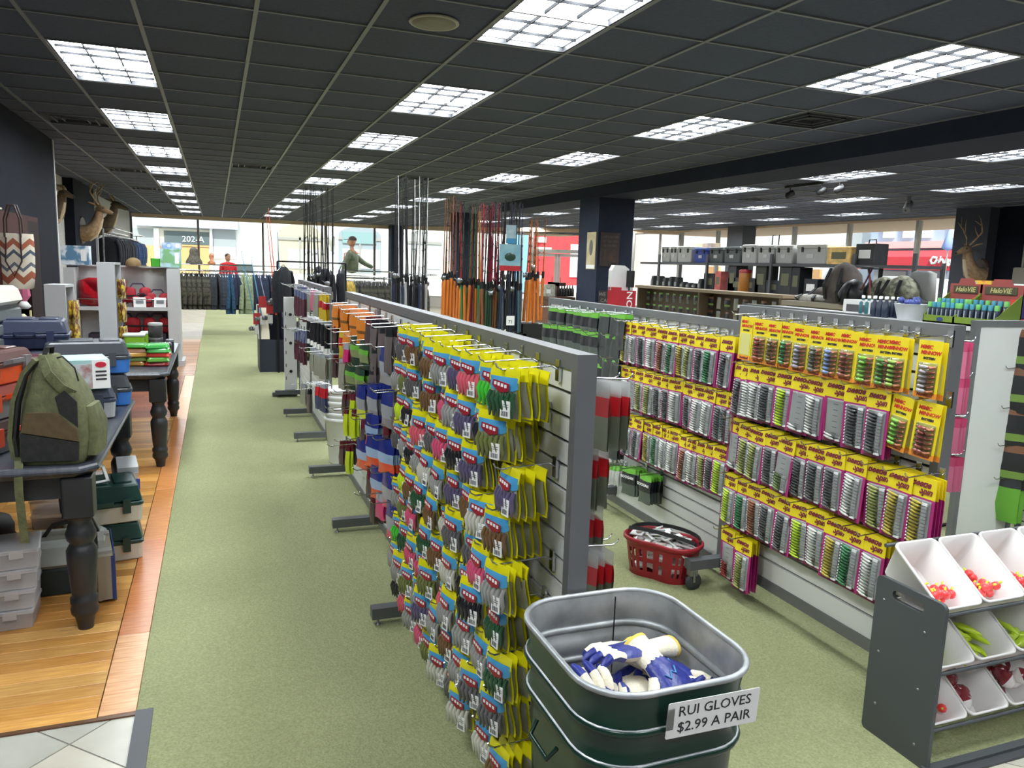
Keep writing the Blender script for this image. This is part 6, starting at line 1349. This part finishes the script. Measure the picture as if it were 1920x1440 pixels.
# ---------------------------------------------------------------- pillar pictures and the tall red display
q = P(1108, 470, X=5.765); t = thing('poster', 'pale poster with a dark animal on the pillar side', 'poster', (5.77, q.y, q.z))
MB().box(-.006,.006,-.16,.16,-.30,.30).build('sheet', mat('poster_tan', (176,160,120), .6, c2=(196,182,146), scale=6), t); MB().ball((-.006,0,.05), .004, .07, .13, 10, 6).build('animal_print', mat('print_grey', (96,92,86), .6), t); MB().box(-.008,-.005,-.15,.15,-.29,-.23).build('white_strip', paper, t)
q = P(1143, 468, Y=pc.y-.012); t = thing('wood_plaque', 'dark brown wooden sign on the pillar front', 'sign', (q.x, pc.y-.014, q.z)); MB().box(-.17,.17,-.012,.012,-.27,.27).build('board', mat('plaque_brown', (50,40,38), .6, c2=(66,52,48), scale=5), t)
for i, s_ in enumerate(('LIFE IS BETTER','AT THE LAKE','GO FISHING')): lettering(s_, .045, mat('faded_ink', (104,92,84), .7), t, (0,-.014,.20-.07*i), (pi/2,0,0))
MB().box(-.12,.12,-.016,-.012,-.2,.0).build('picture', mat('plaque_picture', (84,62,52), .7, c2=(58,46,42), scale=8), t)
q = P(1143, 558, Y=pc.y-.05); t = thing('warning_sign', 'dark wooden sign with worn white capitals at the pillar', 'sign', (q.x, pc.y-.05, q.z)); MB().box(-.20,.20,-.012,.012,-.11,.11).build('board', mat('sign_dark', (54,48,46), .6), t)
for i, s_ in enumerate(("WE DON'T", 'CALL 911')): lettering(s_, .085, mat('worn_white', (150,146,138), .7), t, (0,-.014,.05-.1*i), (pi/2,0,0))
b0 = P(1164, 585, Y=8.3); nd = thing('red_display_box', 'red cardboard display with a white header and vertical white letters', 'display box', (b0.x, 8.3, b0.z-.1), rad(14)); redc = mat('card_red', (176,34,48), .55)
MB().box(-.14,.14,-.10,.10,0,.36).build('box', redc, nd); MB().box(-.14,-.10,-.10,.10,.36,.40).build('front_lip', redc, nd)
MB().loft([[(-.14,y,.36),(.14,y,.36),(.14,y,.62),(.06,y,.66),(-.10,y,.66),(-.14,y,.60)] for y in (.04,.10)], 0, True, False).build('header', mat('card_white', (222,222,220), .5), nd); MB().box(.10,.14,-.06,.04,.40,.60).build('black_wing', black, nd)
lettering('NOSE', .13, paper, nd, (.03, -.102, .19), (pi/2, pi/2, 0), bold=.002); MB().box(-.24,-.14,-.08,.08,.0,.14).build('red_tray', redc, nd)
st2 = thing('display_counter', 'dark counter carrying the red display box', 'counter', (b0.x, 8.4, 0)); MB().box(-.5,.7,-.3,.3,0,b0.z-.14).build('body', mat('counter_dark', (46,38,36), .6), st2); MB().box(-.53,.73,-.33,.33,b0.z-.14,b0.z-.1).build('top', mat('counter_top', (86,66,54), .5), st2)
# brown desk by the doors
a, b = P(1000, 600, Y=12.0), V((5.35, 0, 0)); dk = thing('brown_desk', 'reddish brown service desk near the glass doors', 'desk', (0, 12.0, 0)); dw = mat('desk_wood', (110,62,44), .45, c2=(96,52,38), scale=5, stretch=(1,1,5))
MB().box(a.x+.3,b.x+.3,-.05,.0,0,1.05).box(a.x+.3,a.x+.36,0,.8,0,1.05).build('front_panel', dw, dk); MB().box(a.x+.25,b.x+.35,-.1,.8,1.05,1.10).build('top', mat('desk_top', (84,52,42), .4), dk)
hz_ = P(1060, 530, Y=12.3).z; MB().box(P(1040,530,Y=12.3).x,b.x+.3,.2,.6,hz_-.06,hz_).box(P(1040,530,Y=12.3).x,P(1040,530,Y=12.3).x+.04,.2,.6,1.1,hz_).build('hutch', mat('hutch_wood', (70,50,44), .5), dk)
for i in range(6):
    p = P(1048+5*i, 548, Y=12.25); tag(MB().lathe([(.025,0),(.03,.01),(.03,.12),(.012,.15),(.012,.19),(.001,.2)], 10).build('bottle', mat('bottle_dark', (52,48,46), .3), None, (p.x, 12.25, 1.102)), f'small dark bottle, {ORD[i]} on the service desk', 'bottle', 'bottles on the desk')
t = thing('camo_carton', 'pale camo carton on the service desk corner', 'box', (P(1008, 555, Y=12.1).x+.2, 12.2, 1.102)); MB().box(-.12,.12,-.1,.1,0,.2).build('box', mat('camo_pale', (150,150,130), .7, c2=(196,196,184), scale=20), t); MB().box(-.04,.04,-.102,-.1,.05,.12).build('label', paper, t)
# ---------------------------------------------------------------- steel shelving with coolers
XS = 10.0; shf = mat('shelf_steel', (92,94,98), .4, .5)
su = thing('steel_shelving', 'long grey steel shelving carrying the coolers', 'shelving', (XS, 0, 0)); y0_, y1_ = 8.95, 17.2
for z in (1.80, 1.22, .62, .1): MB().box(0,.62,y0_,y1_,z-.05,z).build('deck', shf, su)
for y in [y0_, P(1600,510,X=XS).y, P(1445,510,X=XS).y, P(1325,510,X=XS).y, P(1235,510,X=XS).y]:
    for x in (0, .6): MB().box(x-.02, x+.02, y-.03, y+.03, 0, 1.98 if x == 0 else 1.85).build('upright', shf, su)
def cooler(label, px0, px1, ytop, c, lidc, extra=0):
    a, b = P(px0, 488, X=XS+.1), P(px1, 488, X=XS+.1); w = abs(a.y-b.y)*.96; ht = P((px0+px1)/2, ytop, X=XS+.1).z-1.80
    t = thing('cooler', label, 'cooler', (XS+.28, (a.y+b.y)/2, 1.802), 0, 'coolers on the steel shelving'); M_ = mat('cooler_%d_%d' % (c[0], c[2]), c, .5)
    MB().rbox(0,0,0,.42,w,ht*.78,.03,.01,0,3,1.03).build('tub', M_, t); MB().rbox(0,0,ht*.78,.45,w*1.03,ht*.22,.03,.012).build('lid', mat('cooler_lid_%d_%d' % (lidc[0], lidc[2]), lidc, .5), t)
    for sy in (-1, 1): MB().box(-.24,-.21,sy*w*.28-.02,sy*w*.28+.02,ht*.6,ht*.86).build('latch', black, t)
    MB().box(-.222,-.214,-w*.10,w*.14,ht*.30,ht*.50).build('label', mat('cooler_label', (200,200,198), .5), t)
    if extra: MB().tube([(0,-w*.2,ht),(0,-w*.2,ht+.2),(0,w*.2,ht+.2),(0,w*.2,ht)], .012, 6).build('pull_handle', dk_metal, t)
LG, MG = (176,176,172), (88,94,94)
for lab, x0, x1, yt, c, l_, e in (('light grey cooler at the pillar end of the shelving',1242,1257,462,LG,LG,0),('light grey cooler second from the pillar',1259,1271,462,LG,LG,0),('light grey cooler with a black latch, third from the pillar',1272,1298,462,LG,LG,0),('blue cooler between the greys',1303,1328,465,(46,66,150),(50,70,156),0),('dark grey cooler beside the blue one',1331,1357,464,MG,MG,0),('dark grey cooler second beside the blue one',1359,1390,463,MG,MG,0),('pale cooler with a wheeled pull handle',1392,1420,459,LG,LG,0),('pale cooler with the tall pull handle behind',1422,1453,460,LG,LG,1),('pale cooler with round logo plugs',1455,1488,460,LG,LG,0),('widest pale cooler beside the tan carton',1494,1552,458,LG,(186,184,178),0)): cooler(lab, x0, x1, yt, c, l_, e)
for lab, x0, x1, yt, yb, X_, c in (('tan cardboard carton beside the widest cooler',1555,1600,463,489,XS+.1,(206,170,104)),('tan carton lying behind the blue cooler',1296,1334,456,466,XS+.4,(196,176,146)),('black carton with a rifle-case photo and handle',1608,1644,457,492,XS+.1,(40,40,42)),('black carton on the middle shelf by the red one',1308,1328,512,540,XS-.1,(34,34,40)),('red edged carton on the middle shelf',1329,1340,508,541,XS-.1,(176,90,84)),('tall black camo carton, first under the pale coolers',1396,1416,497,548,XS-.2,(44,46,42)),('tall black camo carton, second under the pale coolers',1440,1463,495,548,XS-.2,(46,50,48)),('dark carton between the tall camo cartons',1416,1440,525,548,XS-.2,(38,42,48)),('black carton beside the second camo carton',1463,1478,500,548,XS-.2,(34,36,40)),('dark box behind the amber tub',1362,1376,497,530,XS,(54,54,56)),('dark hooded box at the shelving centre',1337,1395,520,548,XS-.3,(46,48,48)),('black sloping case with a white label',1478,1503,522,549,XS-.3,(36,38,44))):
    a, b = P(x0, (yt+yb)/2, X=X_), P(x1, (yt+yb)/2, X=X_); zt_, zb_ = P((x0+x1)/2, yt, X=X_).z, P((x0+x1)/2, yb, X=X_).z
    if X_ >= XS+.1: zb_ = 1.802
    else: zb_ = 1.222
    t = thing('carton', lab, 'box', (X_+.1 if X_ >= XS+.1 else XS+.2, (a.y+b.y)/2, zb_)); w = abs(a.y-b.y); h_ = max(.08, zt_-zb_)
    MB().rbox(.0,0,0,.3,w,h_,.012,.006).build('box', mat('ct_%d_%d_%d' % c, c, .6, c2=tuple(min(255, int(v*1.25)) for v in c), scale=7), t)
    MB().box(-.153,-.149,-w*.3,w*.3,h_*.3,h_*.7).build('label', paper if 'white' in lab or 'photo' in lab else mat('olive_print', (104,104,78), .6), t)
    if 'handle' in lab: MB().tube([(0,-.08,h_),(0,-.07,h_+.07),(0,.07,h_+.07),(0,.08,h_)], .01, 6).build('handle', black, t)
p = P(1386, 522, X=XS-.1); t = thing('amber_tub', 'amber tub with a red lid on the middle shelf', 'tub', (XS+.05, p.y, 1.222)); hh_ = P(1386, 505, X=XS).z-1.222
MB().lathe([(.12,0),(.13,.02),(.13,hh_-.08),(.12,hh_-.06)], 18).build('body', mat('amber', (170,110,44), .35), t); MB().lathe([(.135,hh_-.07),(.135,hh_-.02),(.1,hh_)], 18).build('lid', mat('lid_red', (150,40,40), .4), t)
# small dark goods along the middle shelf
for i in range(9):
    p = P(1215+11*i, 530, X=XS-.15); h_ = random.uniform(.10,.26); t = thing('dark_gadget', f'small dark packaged gadget, {ORD[i]} from the pillar on the shelving', 'gadget', (XS+.05, p.y, 1.222), 0, 'small goods on the shelving')
    MB().rbox(0,0,0,.2,.14,h_,.03,.02,0,3,.8).build('body', mat('gadget', (44,48,48), .4), t); MB().box(-.105,-.098,-.04,.04,.03,.03+h_*.4).build('label', mat('gadget_label', (130,132,130), .5), t)
# tan island with hanging packs below the shelving
isl = thing('tan_island', 'tan island fixture of hanging packs below the coolers', 'display wall', (8.3, 0, 0)); tanb = mat('island_tan', (112,98,80), .6)
ya, yb2 = P(1500, 560, X=8.3).y, P(1215, 560, X=8.3).y
MB().box(0,.06,ya,yb2,0,1.24).build('back', tanb, isl); MB().box(-.32,.06,ya,yb2,1.24,1.29).build('top', mat('island_top', (140,124,100), .5), isl); MB().box(-.32,.06,ya,yb2,.02,.1).build('base', tanb, isl)
for i in range(3): y = ya+(yb2-ya)*(.02+.48*i); MB().box(-.30,.06,y-.02,y+.02,.1,1.24).build('divider', tanb, isl)
for r_, (z, py) in enumerate(((1.16,0),(.92,0))):
    for i in range(18):
        y = ya+.2+(yb2-ya-.4)*i/17; kd = 'googan' if i > 9 else 'clear' if i % 2 else 'camo'; what, me = K[kd]
        tag(put('hanging_pack', me, None, (8.18, y, z), (0, 0, rad(random.uniform(-8,8)))), f'{what}, {ORD[i]} across the {["upper","lower"][r_]} row of the tan island', 'pack', 'packs on the tan island')
# camo packs, chair and coats toward the deer
camom = mat('camo_pack', (96,96,80), .9, c2=(150,150,130), scale=16, ramp=(.42,.58)); brnl = mat('brown_coat', (70,62,58), .85, c2=(96,86,80), scale=6)
lb = thing('long_low_bench', 'pale low bench of camo gear behind the minnow cards', 'bench', (7.2, 0, 0)); ya, yb2 = P(1720, 570, X=7.2).y, P(1500, 560, X=7.2).y
zb_ = P(1620, 572, X=7.2).z; MB().box(-.3,.4,ya,yb2,zb_-.06,zb_).build('top', mat('bench_top', (150,140,122), .6), lb); MB().box(-.25,.35,ya+.05,yb2-.05,0,zb_-.06).build('body', mat('bench_body', (92,84,74), .7), lb)
def blob(nm, label, cat, px, py, X_, ry, rz_, m, rx=.18, zz=None):
    p = P(px, py, X=X_); t = thing(nm, label, cat, (X_, p.y, zz if zz else zb_)); o = MB()
    o.loft([[(rx*k*math.cos(a)*(1+.12*math.sin(3*a+j)), ry*k*math.sin(a)*(1+.1*math.cos(4*a+j)), rz_*q) for a in [2*pi*i/14 for i in range(14)]] for j, (q, k) in enumerate(((0,.85),(.15,1),(.45,1.02),(.7,.85),(.9,.5),(1,.12)))], 0, True); o.build('body', m, t)
    for s in (-1, 1): MB().strap([(-rx*.95,s*ry*.4,rz_*.1),(-rx*1.12,s*ry*.45,rz_*.45),(-rx*.7,s*ry*.35,rz_*.85)], .04, .01, side=(0,1,0)).build('strap', black, t)
    return t
blob('camo_pack', 'camo backpack at the deer end of the bench', 'backpack', 1690, 560, 7.2, .24, .36, camom); blob('camo_pack', 'camo backpack in the middle of the bench', 'backpack', 1655, 555, 7.2, .20, .34, camom); blob('brown_pack', 'brown hunting pack at the shelving upright', 'backpack', 1580, 548, 7.2, .26, .50, brnl); blob('dark_pack', 'black pack before the shelving upright', 'backpack', 1600, 560, 7.0, .16, .30, black); blob('folded_blanket', 'pale folded camo blanket on the bench', 'blanket', 1530, 560, 7.2, .34, .10, mat('pale_camo', (150,148,138), .9, c2=(190,188,178), scale=12)); blob('dark_coat', 'dark folded coat on the bench', 'coat', 1555, 552, 7.3, .3, .2, brnl)
p = P(1728, 545, X=7.3); t = thing('grey_lounge', 'grey padded chair back at the window end of the bench', 'chair', (7.3, p.y, zb_)); MB().rbox(0,0,0,.12,.34,.42,.05,.03,0,4,.9,True).build('backrest', mat('chair_grey', (140,140,138), .7), t); MB().rbox(-.14,0,0,.2,.34,.12,.05,.03,0,4,.95,True).build('seat', black, t)
t = thing('folding_tripod', 'red legged folding stool leaning on the camo packs', 'stool', (7.0, P(1627, 545, X=7.0).y, zb_))
for i in range(3): a_ = 2*pi*i/3; MB().tube([(.14*math.cos(a_),.14*math.sin(a_),0),(-.03*math.cos(a_),-.03*math.sin(a_),.44)], .010, 6).build('leg', mat('stool_red', (104,40,44), .5), t)
MB().lathe([(.10,.42),(.105,.44),(.02,.45)], 12).build('seat', black, t)
# ---------------------------------------------------------------- display boxes on the high shelf
XD = 5.25; hs = thing('high_shelf', 'white topped shelf carrying the tube display boxes', 'shelf', (XD, 0, 0)); ZD = 1.275
MB().box(-.24,.30,3.3,6.6,ZD-.03,ZD).build('top', white_lam, hs); MB().box(-.22,.28,3.3,6.6,ZD-.09,ZD-.03).build('edge', grey_metal, hs); MB().box(.0,.05,3.3,6.6,0,ZD-.09).build('back', slat_white, hs)
for i, y in enumerate((3.5,3.75,4.0,4.25)):
    for j in range(2): what, me = K[('navy','gold','tube','rose')[(i+j) % 4]]; tag(put('hanging_pack', me, None, (XD-.1, y, 1.16-.28*j), (0,0,0), (150,150,150)), f'{what}, {ORD[i]} on hook row {["upper","lower"][j]} under the high shelf', 'pack', 'packs under the high shelf')
lime = mat('display_lime', (104,126,40), .5); disr = mat('display_red', (138,62,56), .6); hal = mat('halo_ink', (176,170,110), .6); teal_c = mat('cap_teal', (52,130,150), .4); green_c = mat('cap_green', (96,168,84), .4); tubed = mat('tube_navy', (36,46,62), .3)
tube_t = [MB().lathe([(.017,0),(.019,.01),(.019,.10),(.017,.105)], 10).mesh('tube', tubed), MB().lathe([(.018,.10),(.018,.135),(.015,.14)], 10).mesh('cap', teal_c), MB().lathe([(.018,.10),(.018,.135),(.015,.14)], 10).mesh('cap', green_c), MB().box(-.0205,-.0185,-.004,.004,.03,.09).mesh('label', mat('tube_label', (150,156,160), .5))]
def halo(label, px, py, w, big):
    p = P(px, py, X=XD-.16); t = thing('tube_display', label, 'display box', (XD-.05, p.y, ZD), 0); s = w/2
    MB().box(-.16,-.145,-s,s,0,.06).box(-.16,.10,-s,s,0,.015).build('tray_front', lime, t)
    for sy in (-s, s-.006): MB().loft([[(-.16,sy,0),(.10,sy,0),(.10,sy,.24),(-.16,sy,.06)], [(-.16,sy+.006,0),(.10,sy+.006,0),(.10,sy+.006,.24),(-.16,sy+.006,.06)]], 0, True, False).build('tray_side', lime, t)
    MB().box(.09,.10,-s,s,.0,.30).loft([[(.09, y, z) for y, z in [(-s*.5,.30),(s*.5,.30),(s*.38,.34),(-s*.38,.34)]], [(.10, y, z) for y, z in [(-s*.5,.30),(s*.5,.30),(s*.38,.34),(-s*.38,.34)]]], 0, True, False).build('header', disr, t)
    MB().box(.084,.0895,-s*.75,s*.75,.23,.285).build('title_band', mat('title_dark', (66,62,40), .5), t); lettering('HaloVIE', .05, hal, t, (.083,0,.257), (pi/2,0,-pi/2), shear=.2, bold=.001)
    MB().prism(circ(.028,14,r2=.016), 0, .002).build('oval_badge', mat('badge_blue', (44,60,110), .5), t, (-.161,-s*.1,.032), (pi/2,0,-pi/2)); MB().box(.085,.089,-s*.9,-s*.5,.06,.20).build('red_panel', mat('panel_red', (196,60,50), .5), t)
    n = 7
    for i in range(n):
        for j in range(2):
            o = thing('tube_lure', f'dark tube with a {"teal" if i % 3 else "green"} cap, {ORD[i]} in the {["front","rear"][j]} row of the {"larger" if big else "smaller"} display', 'tube', (XD-.05-.12+.09*j, p.y+s*.84-w*.86*i/(n-1), ZD+.017+.03*j), 0, 'tubes in the display boxes'); put('tube', tube_t[0], o); put('cap', tube_t[1 if i % 3 else 2], o); put('label', tube_t[3], o)
halo('smaller red and lime display of capped tubes', 1768, 600, .27, False); halo('larger red and lime display of capped tubes by the white panel', 1832, 610, .33, True)
p = P(1815, 540, X=XD+.1); t = thing('oval_logo_sign', 'white shelf talker with a red oval logo above the tube displays', 'sign', (XD+.10, p.y, p.z)); MB().box(-.004,.004,-.06,.06,-.05,.05).build('card', paper, t); MB().prism(circ(.045,18,r2=.022), 0, .002).build('oval_logo', mat('oval_red', (196,34,56), .5), t, (-.005,0,0), (pi/2,0,-pi/2)); MB().tube([(0,0,-.05),(0,0,ZD-p.z)], .006, 5).build('stem', paper, t)
t = thing('colour_box', 'yellow and red carton behind the oval logo sign', 'box', (XD+.2, p.y-.05, ZD)); MB().box(-.04,.04,-.09,.09,0,p.z-ZD+.06).build('box', mat('box_yellow', (214,170,60), .5, c2=(190,60,50), scale=9, ramp=(.45,.55)), t); MB().box(-.045,-.04,-.08,.08,p.z-ZD-.02,p.z-ZD+.03).build('print_band', redc, t)
p = P(1718, 590, X=XD); t = thing('white_pail', 'white pail heaped with blue packs on the high shelf', 'pail', (XD-.05, p.y, ZD)); MB().lathe([(.10,0),(.105,.01),(.135,.12),(.14,.125),(.13,.125),(.10,.012)], 20).build('body', mat('pail_white', (196,198,200), .5), t)
for i in range(9): tag(MB().ball((0,0,0), .035, .03, .025, 8, 5).build('blue_pack', mat('blue_wrap', (70,84,150), .35), None, (XD-.05+random.uniform(-.07,.07), p.y+random.uniform(-.07,.07), ZD+.13+random.uniform(0,.03)), (random.random(), random.random(), 0)), 'shiny blue wrapped pack heaped in the white pail', 'pack', 'blue packs in the pail')
for i in range(10):
    p = P(1640+5.5*i, 588, X=XD); t = thing('spray_bottle', f'{"teal" if i < 3 else "dark"} bottle, {ORD[i]} in the row before the white pail', 'bottle', (XD-.12+.1*(i % 2), p.y+.02, ZD), 0, 'bottles on the high shelf'); MB().lathe([(.028,0),(.03,.01),(.03,.11),(.012,.135),(.012,.15)], 10).build('body', mat('bottle_teal', (36,92,100), .3) if i < 3 else tubed, t); MB().lathe([(.014,.15),(.014,.17),(.01,.172)], 8).build('cap', paper, t)
t = thing('white_carton', 'white printed carton at the window end of the high shelf', 'box', (XD, P(1630, 585, X=XD).y, ZD)); MB().box(-.14,.14,-.16,.16,0,.13).build('box', mat('carton_white', (200,198,196), .6), t); MB().box(-.143,-.139,-.12,.12,.03,.09).build('print', mat('carton_print', (70,66,68), .6), t)
# black daypack hanging in the gap
p = P(1798, 850, Y=3.50); t = thing('daypack', 'black daypack with orange cord hanging in the gap', 'backpack', (p.x, 3.50, p.z-.16)); t.rotation_euler = (0,0,rad(50))
MB().rbox(0,0,0,.17,.30,.44,.07,.05,0,5,.85,True).build('body', mat('daypack_black', (38,40,44), .8), t); MB().rbox(-.10,0,.02,.07,.22,.22,.04,.03,0,4,.9,True).build('front_pocket', mat('daypack_pocket', (46,48,52), .8), t)
MB().tube([(-.14,.05,.05),(-.145,-.03,.09),(-.14,.05,.13),(-.145,-.03,.17),(-.14,.04,.20)], .005, 5).build('orange_cord', mat('cord_orange', (206,120,60), .6), t)
MB().strap([(-.05,-.12,.05),(-.10,-.14,-.10),(-.08,-.12,-.22),(-.10,-.06,-.16),(-.06,-.02,.02)], .03, .004, side=(0,1,0)).build('loose_strap', black, t); MB().strap([(.0,-.03,.43),(0,0,.50),(0,.03,.43)], .03, .01, side=(1,0,0)).build('grab_loop', black, t)
hook(p.x+.07, 3.50, p.z+.33, 'chrome hook carrying the black daypack'); tag(MB().tube([(p.x+.08,3.5,0),(p.x+.08,3.5,p.z+.36)], .012, 8).tube([(p.x-.1,3.5,.012),(p.x+.26,3.5,.012)], .012, 6).build('hook_stand', dk_metal), 'dark post stand carrying the black daypack', 'stand')
# wall box, pliers rack
p = P(1893, 517, X=12.9); t = thing('wall_box', 'beige electrical box on the dark wall beyond the deer', 'wall box', (13.19, p.y, p.z)); MB().rbox(0,0,-.15,.12,.26,.30,.02,.01).build('cover', mat('beige_box', (140,134,122), .6), t); MB().tube([(0,0,.15),(0,0,CEIL-p.z)], .02, 8).build('conduit', mat('beige_conduit', (150,146,138), .5), t)
p = P(1912, 585, X=5.6); t = thing('tool_rack', 'white wire rack of blue packed tools at the picture edge', 'display rack', (5.62, p.y, ZD), rad(10)); 
MB().tube([(0,.16,0),(.02,.20,.14),(0,.14,.30),(0,-.2,.30),(0,-.2,0)], .012, 6).build('wire_frame', white_p, t); MB().box(-.02,.02,-.2,.2,0,.05).build('base', redp_, t)
for i in range(3): MB().box(-.03,.0,.10-.12*i-.045,.10-.12*i+.045,.06,.24).build('tool_pack', mat('tool_blue', (52,50,96), .4), t)
# ---------------------------------------------------------------- track lights, camera
a, b = P(1475, 352, Z=CEIL-.03), P(1585, 340, Z=CEIL-.03); xm = (a.x+b.x)/2
tr = thing('track_light', 'black ceiling track with three spot heads past the beam', 'track light', (xm, 0, CEIL)); MB().box(-.02,.02,b.y-.05,a.y+.05,-.035,0).build('track', black, tr)
for px in (1482, 1541, 1574):
    y = P(px, 352, X=xm).y; MB().tube([(0,y,-.03),(0,y,-.10)], .008, 6).build('stem', black, tr); hd = MB().lathe([(.03,-.07),(.045,-.05),(.045,.06),(.02,.07)], 12).build('spot_head', black, tr, (0, y, -.13), (rad(60), 0, rad(40)))
    MB().lathe([(.04,-.052),(.04,-.05)], 12).build('lamp_face', mat('lamp_glass', (160,160,150), .2), hd)
p = P(1703, 383, Z=CEIL-.12); t = thing('security_camera', 'small grey security camera under the ceiling near the windows', 'camera', (p.x, p.y, CEIL)); MB().tube([(0,0,0),(0,0,-.1)], .03, 8).build('stem', mat('camera_grey', (120,120,122), .5), t); MB().lathe([(.06,-.12),(.065,.1),(.05,.12)], 12).build('body', MATS['camera_grey'], t, (0,0,-.16), (rad(55),0,rad(120))); MB().ball((-.07,-.03,-.21), .035, nu=8, nv=5).build('lens', black, t)
